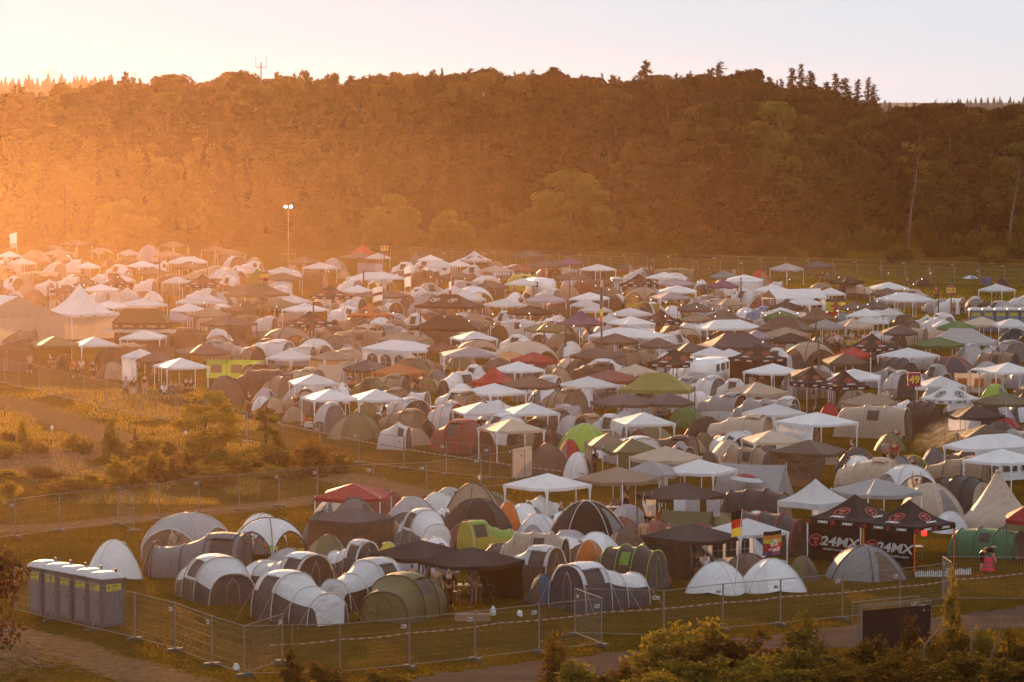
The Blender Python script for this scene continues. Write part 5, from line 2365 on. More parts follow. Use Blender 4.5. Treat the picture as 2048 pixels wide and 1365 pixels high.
def make_bushes():
    gold = foliage('sunlit_bush_leaves', (.36, .22, .035), .62, .3)  # albedo raised for a lit look; sunlight put into the leaf colour
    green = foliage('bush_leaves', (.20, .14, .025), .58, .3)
    MBp = [bush_proto(71, 2.2, 2.4, .16, 4600, 16), bush_proto(72, 2.2, 2.8, .16, 5200, 20), bush_proto(73, 2.2, 2.0, .16, 3600, 10, .5)]
    TR = [tree_broad(76, 4.6, 3.6, .26, .20, lobes=24, per=330), tree_broad(77, 4.2, 2.1, .20, .19, lobes=20, per=480)]
    # the young tree and bushes on the left meadow: x centre, top, base, width in the photograph
    for (px, top, base, w, k, lab) in ((408, 782, 925, 105, 'T0', 'young multi-stemmed tree with thin sunlit crown in the meadow'),
                                       (532, 815, 930, 44, 'T1', 'slim sapling with sparse leaves right of the young meadow tree'),
                                       (223, 845, 918, 46, 2, 'upright bush with a pointed top standing in the meadow'),
                                       (242, 903, 968, 62, 0, 'rounded golden bush nearest the near mesh fence'),
                                       (305, 893, 962, 58, 1, 'rounded dark bush beside the golden one at the mesh fence'),
                                       (170, 874, 908, 32, 0, 'small rounded bush on the meadow behind the upright one'),
                                       (46, 840, 905, 36, 2, 'thin hazy bush near the brushwood heap'),
                                       (270, 858, 900, 16, 2, 'narrow seedling bush on the dirt track verge'),
                                       (540, 888, 946, 86, 1, 'broad bush at the foot of the slim sapling'),
                                       (632, 872, 952, 100, 1, 'large dark bush touching the mesh fence, most to the right of the meadow bushes'),
                                       (470, 905, 950, 60, 0, 'low bush between the young tree and the broad bush'),
                                       (360, 912, 965, 70, 0, 'low leafy bush under the young meadow tree'),
                                       (410, 915, 960, 60, 0, 'low bush in front of the young tree trunk'),
                                       (180, 935, 985, 80, 0, 'low golden bush left of the rounded bushes'),
                                       (120, 950, 988, 70, 0, 'low bush in the brushwood clearing, near its right end'),
                                       (15, 958, 992, 40, 1, 'low bush at the far left edge behind the near fence'),
                                       (440, 930, 972, 80, 0, 'ground hugging bush between the fence and the young tree')):
        p = at(px, base)
        s = FPX / p.y
        h = (base - top) / s
        if isinstance(k, str):
            pr, hn, wn, nm, cat = TR[int(k[1])], (4.6, 4.2)[int(k[1])], (3.4, 1.9)[int(k[1])], 'young_tree', 'tree'
        else:
            pr, hn, wn, nm, cat = MBp[k], 2.2, (2.4, 2.8, 2.0)[k] * 1.15, 'meadow_bush', 'bush'
        sx = (w / s) / wn * 1.2
        sx *= 1.15
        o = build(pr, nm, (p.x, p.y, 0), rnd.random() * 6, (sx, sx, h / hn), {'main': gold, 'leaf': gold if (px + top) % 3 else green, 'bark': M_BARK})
        tag(o, lab, cat, 'bushes on the meadow')
    r = random.Random(15)
    spots = []
    while len(spots) < 40:
        px = r.uniform(-20, 690)
        lo = 985 - max(0, px - 250) * .075
        py = r.uniform(880 + px * .05, lo)
        if any(abs(px - a) < 22 and abs(py - b) < 12 for a, b in spots) or (px < 240 and py > 905 and r.random() < .55):
            continue
        spots.append((px, py))
        p = at(px, py)
        k = r.randrange(3)
        h = r.uniform(.5, 1.2) * (1.2 if px > 250 else .9)
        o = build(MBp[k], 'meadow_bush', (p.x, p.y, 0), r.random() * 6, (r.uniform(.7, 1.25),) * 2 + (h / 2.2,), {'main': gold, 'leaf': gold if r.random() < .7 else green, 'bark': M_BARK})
        o['category'] = 'bush'
        o['group'] = 'bushes on the meadow'
        TO_LABEL.append((o, 'low backlit meadow bush', px, py - 15))
    # the near thicket on the slope below the viewer
    FB = [bush_proto(81, 3.2, 2.8, .15, 7600, 20), bush_proto(82, 3.0, 3.2, .145, 8200, 24), bush_proto(83, 3.4, 1.5, .14, 3200, 8, .7)]
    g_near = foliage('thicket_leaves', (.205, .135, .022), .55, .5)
    g_dark = foliage('thicket_leaves_dark', (.12, .085, .016), .5, .45)  # darker copy for shaded bushes; shade put into the leaf colour
    WN = (3.1, 3.5, 1.7)
    HN = (3.2, 3.0, 3.4)
    for i, (px, top, d, w, k, lab) in enumerate((
            (1108, 1280, 140, 50, 2, 'thin upright bush with yellow tip beside the gravel road'),
            (1158, 1318, 137, 80, 0, 'small ragged bush at the lower road edge'),
            (1258, 1322, 134, 70, 1, 'low bushy clump between the thin upright bush and the spreading one'),
            (1370, 1226, 139, 165, 0, 'tall spreading bush with airy golden top in front of the fence'),
            (1465, 1256, 137, 190, 1, 'broad spreading bush overhanging the gravel road'),
            (1410, 1310, 131, 170, 1, 'dense dark bush under the tall spreading one'),
            (1520, 1300, 134, 120, 0, 'yellow bush at the right end of the spreading ones'),
            (1610, 1246, 136, 84, 2, 'leaning leafy bush with a curled tip left of the dark sheeted panels'),
            (1625, 1290, 133, 130, 0, 'bushy dark clump below the leaning bush'),
            (1560, 1330, 127, 160, 1, 'dark bush at the bottom edge below the leaning bush'),
            (1730, 1268, 135, 100, 0, 'bush in front of the dark sheeted panels, left half'),
            (1765, 1300, 131, 130, 1, 'dense bush in front of the dark sheeted panels, lower'),
            (1818, 1250, 138, 40, 2, 'slender brown shrub in front of the dark sheeted panels'),
            (1850, 1300, 132, 120, 1, 'dark green bush right of the dark sheeted panels'),
            (1905, 1168, 139, 34, 2, 'tall narrow spire shaped bush by the open fence panel'),
            (1900, 1235, 136, 110, 0, 'leafy bush around the foot of the spire shaped one'),
            (1978, 1246, 135, 76, 0, 'rounded bush beside a bare dead stem'),
            (2030, 1268, 132, 100, 1, 'bush at the right edge above the bottom corner'),
            (1950, 1300, 129, 160, 1, 'wide dark bush below the rounded one'),
            (2040, 1318, 126, 150, 0, 'dark bush filling the lower right corner'),
            (1680, 1335, 126, 170, 1, 'dark bush at the bottom edge under the sheeted panels'),
            (1800, 1338, 124, 180, 0, 'shaded bush at the bottom edge between two dark ones'),
            (1240, 1345, 130, 120, 0, 'low dark bush at the bottom edge left of the thicket'),
            (1330, 1342, 128, 130, 1, 'bush at the bottom edge below the tall spreading one'),
            (582, 1300, 142, 34, 2, 'spindly dark seedling left of the bottom fence post'),
            (652, 1318, 141, 74, 0, 'small yellow bush at the bottom edge under the front fence'),
            (770, 1334, 139, 84, 0, 'reddish low bush at the bottom edge beside the road start'),
            (45, 1352, 141, 40, 0, 'tiny yellow bush on the dark bank in the lower left corner'))):
        p = at_depth(px, top, d)
        gz = ground_z(p.x, d)
        h = max(p.z - gz, .7) * 1.14
        s = FPX / d
        sx = (w / s) / WN[k] * 1.5
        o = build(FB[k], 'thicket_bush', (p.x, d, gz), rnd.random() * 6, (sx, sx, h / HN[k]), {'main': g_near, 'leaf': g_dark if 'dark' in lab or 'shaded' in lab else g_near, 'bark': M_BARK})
        tag(o, lab, 'bush', 'thicket beside the gravel road')
    for (x0, y0, x1, y1, lab) in ((1984, 1306, 2004, 1228, 'bare dead stem sticking up out of the thicket, crooked'), (2058, 1290, 2034, 1234, 'bare dead stem at the right edge, bent towards it'),
                                  (1850, 1290, 1885, 1242, 'bare slanting twig against the dark sheeted panels'), (1945, 1268, 1934, 1240, 'short curved dead twig above the rounded bush')):
        d = 134
        a, b = at_depth(x0, y0, d), at_depth(x1, y1, d)
        a0 = Vector((a.x - .2, d, ground_z(a.x, d)))
        mb = MB().tube([a0, a, a.lerp(b, .45) + Vector((.12, 0, .05)), b], [.05, .045, .035, .012], 5)
        mb.tube([a.lerp(b, .5) + Vector((.1, 0, 0)), b + Vector((.3, 0, -.25))], [.022, .008], 4)
        me = mb.mesh('dead_stem', True)
        me.materials[0] = plain('dead_bark', (.20, .13, .09), .9, var=.3)
        tag(link('dead_stem', me), lab, 'dead stem', 'dead stems in the thicket')
    # overhanging tree at the left edge
    pr = tree_broad(91, 7.0, 6.5, .28, .20, lobes=26, per=150)
    gl = foliage('rusty_leaves', (.15, .075, .026), .45, .3)
    o = build(pr, 'overhanging_tree', (-18.6, 119, ground_z(-18.6, 119)), 1.0, (1.12, 1.12, .83), {'main': gl, 'leaf': gl, 'bark': M_BARK})
    tag(o, 'reddish leaved tree reaching in from the left edge over the toilets', 'tree')
# ================================================================== fences, signs, lamps, furniture
def fence_protos():
    fr = MB()
    for x in (-1.70, 1.70):
        fr.tube([(x, 0, .03), (x, 0, 2.0)], .022, 5)
    for z in (.14, 1.98):
        fr.tube([(-1.70, 0, z), (1.70, 0, z)], .017, 5)
    me = MB()
    for i in range(34):
        x = -1.65 + 3.3 * i / 33
        me.tube([(x, 0, .15), (x, 0, 1.97)], .0028, 3, caps=False)
    for z in (.45, .8, 1.15, 1.5, 1.8):
        me.tube([(-1.7, .004, z), (1.7, .004, z)], .003, 3, caps=False)
    lb = MB().box((1.42, -.03, 1.68), (.28, .012, .15), 0).box((1.36, -.038, 1.69), (.09, .006, .06), 1).box((1.48, -.038, 1.66), (.12, .006, .02), 1)
    ft = MB().box((1.72, 0, .065), (.24, .72, .13), 0, 0, .9)
    sh = MB().grid(lambda u, v: (-1.68 + 3.36 * u, .02 * math.sin(u * 15) * math.sin(v * 4) - .03, .05 + 1.78 * v), 18, 6)
    PROTO['fence'] = [('frame', fr.mesh('fence_frame'), ['metal']), ('mesh_infill', me.mesh('fence_mesh'), ['metal'])]
    PROTO['fence_label'] = lb.mesh('label_plate')
    PROTO['fence_foot'] = ft.mesh('foot_block')
    PROTO['fence_sheet'] = sh.mesh('cover_sheet', True)


def panel(a, b, label=None, group='mesh fence panels', lab_plate=True, sheet=None, foot=True, base=None):
    a, b = Vector(a), Vector(b)
    c = (a + b) / 2
    ln = (b - a).length
    o = build(PROTO['fence'], 'mesh_fence_panel', (c.x, c.y, ground_z(c.x, c.y)), math.atan2(b.y - a.y, b.x - a.x), (ln / 3.44, 1, 1), {'main': M_METAL, 'metal': M_METAL})
    if lab_plate:
        link('label_plate', PROTO['fence_label'], o, [plain('plate_grey', (.5, .46, .42), .6), M_DARKP])
    if foot:
        link('foot_block', PROTO['fence_foot'], o, [M_RUBBER])
    if sheet:
        link('cover_sheet', PROTO['fence_sheet'], o, [sheet])
    o['category'] = 'fence'
    o['group'] = group
    cx, cy = to_px((c.x, c.y, 1.0))
    if label:
        o['label'] = label
    else:
        TO_LABEL.append((o, base or 'mesh fence panel', cx, cy))
    return o


def split_run(a, b, n):
    a, b = Vector(a), Vector(b)
    return [a.lerp(b, i / n) for i in range(n + 1)]


def G(px, py):
    p = at(px, py)
    return Vector((p.x, p.y, 0))


def make_fences():
    fence_protos()
    front = [(29, 1225), (102, 1243), (186, 1262), (270, 1281), (350, 1303), (424, 1332), (489, 1354)]
    words = ['first', 'second', 'third', 'fourth', 'fifth', 'sixth', 'seventh', 'eighth']
    for i, (p, q) in enumerate(zip(front[:-1], front[1:])):
        panel(G(*p), G(*q), '%s mesh panel of the fence line passing in front of the near toilets' % words[i], lab_plate=i in (3, 4), group='near fence panels')
    f2 = [(489, 1354), (585, 1352), (680, 1350), (819, 1337), (950, 1322), (1078.5, 1307), (1204, 1293)]
    for i, (p, q) in enumerate(zip(f2[:-1], f2[1:])):
        panel(G(*p), G(*q), '%s mesh panel right of the fence corner, along the bottom of the camp' % words[i], lab_plate=i > 1, group='near fence panels')
    panel(G(489, 1354), G(566, 1327), 'mesh panel swung open inwards at the near fence corner', group='near fence panels')
    panel(G(1204, 1293), G(1149, 1272), 'short turned mesh panel where the front fence steps back', group='near fence panels')
    f3 = [(1149, 1272), (1328, 1277), (1446, 1262), (1561, 1252), (1685, 1240), (1800, 1229), (1903, 1215)]
    for i, (p, q) in enumerate(zip(f3[:-1], f3[1:])):
        panel(G(*p), G(*q), '%s mesh panel of the front fence between the stepped panel and the open end panel' % words[i], group='near fence panels')
    panel(G(1903, 1215), G(1885, 1202), 'narrow turned mesh panel beside the picket edging', group='near fence panels')
    panel(G(1885, 1202), G(2085, 1204), 'mesh panel in front of the sea green tent, running out of the right edge', group='near fence panels', lab_plate=False)
    back = [(-60, 1086), (31, 1076), (118.6, 1064), (236, 1050)]
    for i, (p, q) in enumerate(zip(back[:-1], back[1:])):
        panel(G(*p), G(*q), '%s mesh panel of the meadow fence left of its turned panel' % words[i], lab_plate=i == 0, group='meadow fence panels')
    panel(G(236, 1050), G(268, 1064), 'turned mesh panel standing out from the meadow fence', group='meadow fence panels')
    b2 = [(236, 1050), (318.6, 1042), (398, 1028), (478.6, 1023), (559, 1014.5), (635, 1006), (747, 1000), (853, 996), (962, 980), (1050, 968)]
    for i, (p, q) in enumerate(zip(b2[:-1], b2[1:])):
        w = (words + ['ninth'])[i]
        panel(G(*p), G(*q), '%s mesh panel of the meadow fence right of its turned panel' % w, lab_plate=i % 2 == 1 or i > 3, group='meadow fence panels')
    far = [(-20, 764), (9, 769), (38, 777), (78, 783), (101, 792), (135, 800), (167, 806), (213, 819), (246, 826), (282, 833), (315, 840), (351, 846), (382, 853), (440, 870), (494, 886), (565, 899), (640, 914), (718, 928), (808, 940), (893, 951), (981, 959), (1024, 961)]
    for i, (p, q) in enumerate(zip(far[:-1], far[1:])):
        panel(G(*p), G(*q), group='camp edge fence panels', lab_plate=i > 11, base='camp edge mesh fence panel')
    panel(G(1024, 961), G(1064, 953), 'mesh fence panel covered with a torn white sheet', group='camp edge fence panels', sheet=fabric('E'))
    landmark('the white sheeted fence panel', 1044, 930)
    # the long double fence in front of the wood
    for (x0, y0, x1, y1, dz, nm) in ((850, 531, 2110, 576, 0, 'front row'), (700, 521, 2110, 563, 0, 'rear row')):
        A, B_ = G(x0, y0), G(x1, y1)
        n = round((B_ - A).length / 3.45)
        pts = split_run(A, B_, n)
        for i in range(n):
            panel(pts[i], pts[i + 1], group='far fence panels', lab_plate=i % 2 == 0, base='far mesh fence panel, ' + nm + ',')
    # dark sheeted screens left of the food stall
    dark = fabric('B')
    for p, q, nm in (((-40, 742), (15, 745), 'leftmost of the brown sheeted screens below the big marquee'), ((15, 745), (62, 747), 'second brown sheeted screen below the big marquee'),
                     ((232, 740), (292, 738), 'brown sheeted screen under the food stall'), ((292, 738), (350, 738), 'brown sheeted screen right below the food stall')):
        panel(G(*p), G(*q), nm, group='sheeted screens', sheet=dark, lab_plate=False)
    # panels stored beside the road
    for (x0, y0, x1, y1, sh, nm) in ((1722, 1313, 1862, 1299, fabric('K'), 'stored fence panel covered with black sheet beside the gravel road'),
                                     (1704, 1302, 1838, 1288, None, 'bare stored fence panel leaning behind the black sheeted one'),
                                     (1717, 1309, 1856, 1294, None, 'bare stored fence panel sandwiched behind the black sheet')):
        panel(G(x0, y0), G(x1, y1), nm, group='stored fence panels', sheet=sh, foot=False)
    landmark('the black sheeted stored panel', 1785, 1255)


def make_tape():
    mb = MB()
    pts = [(540, 1290), (680, 1279), (819, 1266), (1000, 1246), (1204, 1225), (1446, 1205), (1561, 1194), (1800, 1173), (1903, 1160), (2080, 1142)]
    P = [at(x, y, .35) for x, y in pts]
    k = 0
    for a, b in zip(P[:-1], P[1:]):
        n = max(2, int((b - a).length / .22))
        for i in range(n):
            q0, q1 = a.lerp(b, i / n), a.lerp(b, (i + 1) / n)
            s0 = -.06 * math.sin(PI * i / n)
            s1 = -.06 * math.sin(PI * (i + 1) / n)
            mb.add([(q0.x, q0.y, q0.z + s0 - .02), (q1.x, q1.y, q1.z + s1 - .02), (q1.x, q1.y + .01, q1.z + s1 + .02), (q0.x, q0.y + .01, q0.z + s0 + .02)], [(0, 1, 2, 3)], k % 2)
            k += 1
    st = MB()
    for p in P:
        st.tube([(p.x, p.y, 0), (p.x, p.y, .42)], .012, 4)
    o = root('barrier_tape', (0, 0, 0))
    link('tape', mb.mesh('tape'), o, [plain('tape_white', (.42, .36, .31), .5), plain('tape_red', (.30, .07, .05), .5)])
    for p in P:
        link('stake', MB().tube([(p.x, p.y, 0), (p.x, p.y, .42)], .012, 4).mesh('stake'), o, [M_METAL])
    tag(o, 'red and white barrier tape strung low behind the front fence', 'barrier tape')
    mb = MB()
    pts = [(560, 848), (720, 882), (850, 905), (1020, 930), (1200, 952)]
    P = [at(x, y, .35) for x, y in pts]
    k = 0
    for a, b in zip(P[:-1], P[1:]):
        n = int((b - a).length / .3)
        for i in range(n):
            q0, q1 = a.lerp(b, i / n), a.lerp(b, (i + 1) / n)
            mb.add([(q0.x, q0.y, q0.z - .03), (q1.x, q1.y, q1.z - .03), (q1.x, q1.y + .01, q1.z + .03), (q0.x, q0.y + .01, q0.z + .03)], [(0, 1, 2, 3)], k % 2)
            k += 1
    o = root('barrier_tape', (0, 0, 0))
    link('tape', mb.mesh('tape'), o, [MATS['tape_white'], MATS['tape_red']])
    for p in P:
        link('stake', MB().tube([(p.x, p.y, 0), (p.x, p.y, .42)], .012, 4).mesh('stake'), o, [M_METAL])
    tag(o, 'pale barrier tape along the camp edge behind the rust brown tunnel tent', 'barrier tape')


def toilet_proto(roofm):
    b = MB()
    b.box((0, 0, .06), (1.14, 1.14, .12), 1)
    b.box((0, 0, 1.08), (1.08, 1.08, 1.92), 0)
    for s in (-1, 1):
        for i in range(4):
            t = -.36 + .24 * i
            b.box((t, s * .548, 1.0), (.10, .02, 1.55), 0)
            b.box((s * .548, t, 1.0), (.02, .10, 1.55), 0)
        for t in (-.53, .53):
            b.box((t, s * .53, 1.06), (.06, .06, 1.98), 1)
    for s in (-1, 1):
        for z in (1.84, 1.90, 1.96):
            b.box((0, s * .55, z), (.92, .02, .025), 1)
            b.box((s * .55, 0, z), (.02, .92, .025), 1)
    rf = MB()
    rf.grid(lambda u, v: (lambda x, y: (x * .62, y * .62, 2.04 + .26 * (max(0, (1 - abs(x) ** 3)) * max(0, 1 - abs(y) ** 3)) ** .45))(2 * u - 1, 2 * v - 1), 12, 12)
    rf.box((0, 0, 2.03), (1.22, 1.22, .05))
    vp = MB().tube([(.30, .30, 2.1), (.30, .30, 2.42)], .06, 8).mesh('vent_pipe', True)
    dr = MB().box((0, -.565, 1.02), (.72, .03, 1.62), 0)
    dr.box((.27, -.59, 1.05), (.06, .04, .12), 1)
    sgs = []
    for k in range(4):
        sg = MB()
        sgs.append(sg)
        rot = Matrix.Rotation(k * PI / 2, 4, 'Z')
        sg.add(placed([(-.36, -.587, 1.50), (.36, -.587, 1.50), (.36, -.587, 1.80), (-.36, -.587, 1.80)], rot), [(0, 1, 2, 3)], 0)
        n = 14
        cx, cz = -.24, 1.67
        vs = [(cx + q * math.cos(2 * PI * i / n), -.592, cz + q * math.sin(2 * PI * i / n)) for i in range(n) for q in (.075, .045)]
        sg.add(placed(vs, rot), [[2 * i, 2 * ((i + 1) % n), 2 * ((i + 1) % n) + 1, 2 * i + 1] for i in range(n)], 1)
        sg.add(placed([(cx - .02, -.593, cz - .03), (cx + .02, -.593, cz - .03), (cx + .02, -.593, cz + .03), (cx - .02, -.593, cz + .03)], rot), [(0, 1, 2, 3)], 1)
        for j, (z, w) in enumerate(((1.74, .34), (1.68, .30), (1.55, .36))):
            sg.add(placed([(-.1, -.592, z - .012), (-.1 + w, -.592, z - .012), (-.1 + w, -.592, z + .012), (-.1, -.592, z + .012)], rot), [(0, 1, 2, 3)], 2)
    return [('cabin', b.mesh('toilet_cabin'), ['main', 'rim']), ('roof', rf.mesh('toilet_roof', True), ['roof'], (0, 0, 0), 0.0, [('vent_pipe', vp, ['rim'])]),
            ('door', dr.mesh('toilet_door'), ['door', 'rim'])] + [('sign_plate', q.mesh('sign_plate'), ['yellow', 'red', 'dark']) for q in sgs]


def make_toilets():
    pr = toilet_proto(None)
    blue = plain('toilet_blue_grey', (.135, .125, .150), .6, var=.12)
    rim = plain('toilet_dark_trim', (.10, .085, .09), .5)
    roof = plain('toilet_roof_white', (.46, .44, .44), .5, var=.08)
    door = plain('toilet_door_grey', (.165, .155, .175), .45, var=.06)
    rl = {'main': blue, 'rim': rim, 'roof': roof, 'door': door, 'yellow': plain('sign_yellow', (.50, .48, .04), .5, var=.04), 'red': M_REDP, 'dark': M_DARKP}
    A, B_ = G(213, 1250), G(92, 1225.5)
    u = (B_ - A).normalized()
    ang = math.atan2(u.y, u.x)
    nm = ['nearest portable toilet of the front row, its yellow sign fully shown', 'second portable toilet of the front row, with white notes on its sign', 'middle portable toilet of the front row',
          'fourth portable toilet of the front row, with a dark mark on its door', 'hindmost portable toilet of the front row, behind reddish leaves']
    for i in range(5):
        p = A + u * 1.22 * i
        o = build(pr, 'portable_toilet', p + Vector((.02 * (i % 2), .03 * (i % 3), 0)), ang + PI + R((.0, 1.6, -1.2, .9, -1.5)[i]), None, rl)
        tag(o, nm[i], 'portable toilet', 'portable toilets by the near fence')
    landmark('the near toilet row', 150, 1180)
    blue2 = plain('toilet_blue', (.12, .19, .27), .5, var=.08)
    rl2 = dict(rl, main=blue2, door=blue2)
    top = at(1950, 615, 2.3)
    words = ['first', 'second', 'third', 'fourth', 'fifth', 'sixth']
    for i in range(6):
        o = build(pr, 'portable_toilet', (top.x + 1.2 * i, top.y + .05 * i, 0), R(2), None, rl2)
        tag(o, '%s blue portable toilet from the left in the far row' % words[i], 'portable toilet', 'far portable toilets')
    landmark('the far toilet row', 1990, 625)
    p = at(1233, 554, 2.3)
    o = build(pr, 'portable_toilet', (p.x, p.y, 0), R(15), None, dict(rl, main=roof, door=roof, yellow=roof))
    tag(o, 'single white portable toilet beside a black printed canopy', 'portable toilet')


def sign_box(px, y0, y1, ybase, txt, w, rz, label, lm):
    b = at(px, ybase)
    s = FPX / b.y
    top = (ybase - y0) / s
    hh = (y1 - y0) / s
    mag = plain('sign_magenta', (.27, .018, .055), .5, var=.05)
    yel = plain('sign_digits', (.75, .52, .06), .5, var=.04)
    o = root('number_sign', (b.x, b.y, 0), rz)
    link('pole', MB().tube([(0, 0, 0), (0, 0, top - .05)], .07, 8).mesh('sign_pole', True), o, [M_WOOD])
    bx = link('sign_board', MB().box((0, 0, top - hh / 2), (w, w, hh)).mesh('sign_board'), o, [mag])
    tv, tf = text_mesh(txt, hh * .78, .035, 0, .004, 1.0)
    t = MB()
    for k in range(4):
        M = Matrix.Rotation(k * PI / 2, 4, 'Z') @ frame_mat((0, -w / 2 - .006, top - hh / 2), (1, 0, 0), (0, 0, 1))
        t.add(placed(tv, M), tf)
    link('lettering', t.mesh('sign_number'), bx, [yel])
    tag(o, label, 'sign')
    landmark(lm, px, (y0 + y1) / 2)


def make_poles():
    sign_box(1827, 745, 772, 884, '49', .80, 0.0, 'magenta sign with yellow number 49 on a tall wooden pole', 'the number 49 sign')
    sign_box(1902, 572, 590, 637, '52', .66, R(28), 'magenta sign with yellow number 52 near the far lawn', 'the number 52 sign')
    sign_box(769, 489, 506, 547, '53', .62, R(45), 'magenta box sign with yellow number 53 on two faces, before the wood', 'the number 53 sign')
    sign_box(528, 543, 561, 627, '48', .66, R(45), 'magenta box sign with yellow number 48 on two faces, in hazy light', 'the number 48 sign')
    # wooden poles that carry the string lights
    spots = [(627, 609), (727, 539), (841, 620), (1131, 618), (1203, 644), (1139, 551), (1482, 556), (1632, 621), (1637, 682), (319, 515), (337, 592), (96, 572), (1877, 531)]
    hs = [4.0, 4.0, 4.0, 4.2, 4.6, 4.0, 4.0, 4.2, 3.8, 4.6, 4.4, 3.6, 5.6]
    tops = []
    pm = MB().tube([(0, 0, 0), (.01, .01, .5), (0, 0, 1)], [.085, .075, .07], 8).mesh('wooden_pole', True)
    for (px, py), h in zip(spots, hs):
        p = at(px, py, h)
        o = link('wooden_pole', pm, None, [M_WOOD], (p.x, p.y, 0), 0, (1, 1, h))
        o['category'] = 'pole'
        o['group'] = 'wooden light poles'
        TO_LABEL.append((o, 'tall bare wooden pole', px, py + 40))
        tops.append(Vector((p.x, p.y, h - .1)))
    bulb = bpy.data.meshes.new('bulb')
    bm = bmesh.new()
    bmesh.ops.create_icosphere(bm, subdivisions=1, radius=.045)
    bm.to_mesh(bulb)
    bm.free()
    bulb.materials.append(None)
    for a, b in ((11, 9), (9, 1), (10, 0), (0, 2), (2, 3), (1, 5), (5, 6), (3, 7), (4, 8), (6, 12), (7, 12), (2, 4), (5, 7)):
        A, B_ = tops[a], tops[b]
        ln = (B_ - A).length
        n = max(4, int(ln / 4.2))
        pts = [A.lerp(B_, i / n) - Vector((0, 0, min(1.1, .018 * ln) * 4 * (i / n) * (1 - i / n))) for i in range(n + 1)]
        o = root('string_light', (0, 0, 0))
        link('cable', MB().tube(pts, .014, 3).mesh('light_cable'), o, [M_POLE])
        for p in pts[1:-1]:
            link('bulb', bulb, o, [M_BULB], p - Vector((0, 0, .1)))
        o['category'] = 'string light'
        o['group'] = 'string lights between the poles'
        m = to_px((A + B_) / 2)
        TO_LABEL.append((o, 'sagging string of small lit bulbs', m[0], m[1]))
    # floodlight mast
    b = at(577, 547)
    s = FPX / b.y
    hh = (547 - 412) / s
    o = root('floodlight_mast', (b.x, b.y, 0))
    link('mast', MB().tube([(0, 0, 0), (0, 0, hh)], [.09, .05], 8).mesh('mast', True), o, [M_METAL])
    link('crossbar', MB().box((0, 0, hh - .25), (1.0, .06, .06)).mesh('crossbar'), o, [M_METAL])
    st = MB()
    for x in (-.85, .85):
        st.tube([(x, 0, 0), (x, 0, 2.5)], .045, 5)
    st.tube([(-.85, 0, 2.48), (.85, 0, 2.48)], .045, 5)
    link('ballast_frame', st.mesh('ballast_frame'), o, [M_METAL])
    lamp = plain('floodlight_lens', (.9, .95, 1), .3, emit=11.0, ecol=(.86, .93, 1.0))
    for s_ in (-1, 1):
        h_ = link('lamp_head', MB().box((0, .05, 0), (.34, .16, .34)).mesh('lamp_head'), o, [M_METAL], (s_ * .34, 0, hh - .12))
        h_.rotation_euler = (R(-25), R(-12 * s_), 0)
        link('lens', MB().box((0, -.05, 0), (.30, .02, .30)).mesh('lamp_lens'), h_, [lamp])
    tag(o, 'tall floodlight mast with two lit lamps before the wood', 'floodlight')
    landmark('the floodlight mast', 577, 490)


def flag(px, y0, ybase, zt, w, fy0, fy1, bands, lean, label, lm=None, upright=False):
    """A flag on a pole whose top the photograph shows at (px, y0); bands: material per stripe from the top."""
    p = at(px, y0, zt)
    s = FPX / p.y
    o = root('flag', (p.x, p.y, 0))
    link('pole', MB().tube([(0, 0, 0), (lean, 0, zt)], .022, 6).mesh('flag_pole'), o, [plain('pole_white', (.6, .58, .55), .5)])
    f0, f1 = zt - (fy0 - y0) / s, zt - (fy1 - y0) / s
    mb = MB()
    nb = len(bands)

    def fn(u, v):
        x = lean * 1.0 - w * u * (1 - .25 * v) - .10 * v * u
        return (x, .08 * math.sin(5 * u + 3 * v) * u, f0 + (f1 - f0) * v - .22 * u * u * abs(w))
    if upright:
        mb.grid(fn, nb * 3, 8, matfn=lambda u, v: min(int(u * nb), nb - 1))
    else:
        mb.grid(fn, 8, nb * 3, matfn=lambda u, v: min(int(v * nb), nb - 1))
    link('cloth', mb.mesh('flag_cloth', True, nb), o, bands)
    tag(o, label, 'flag', 'flags over the camp')
    if lm:
        landmark(lm, px, (fy0 + fy1) / 2)


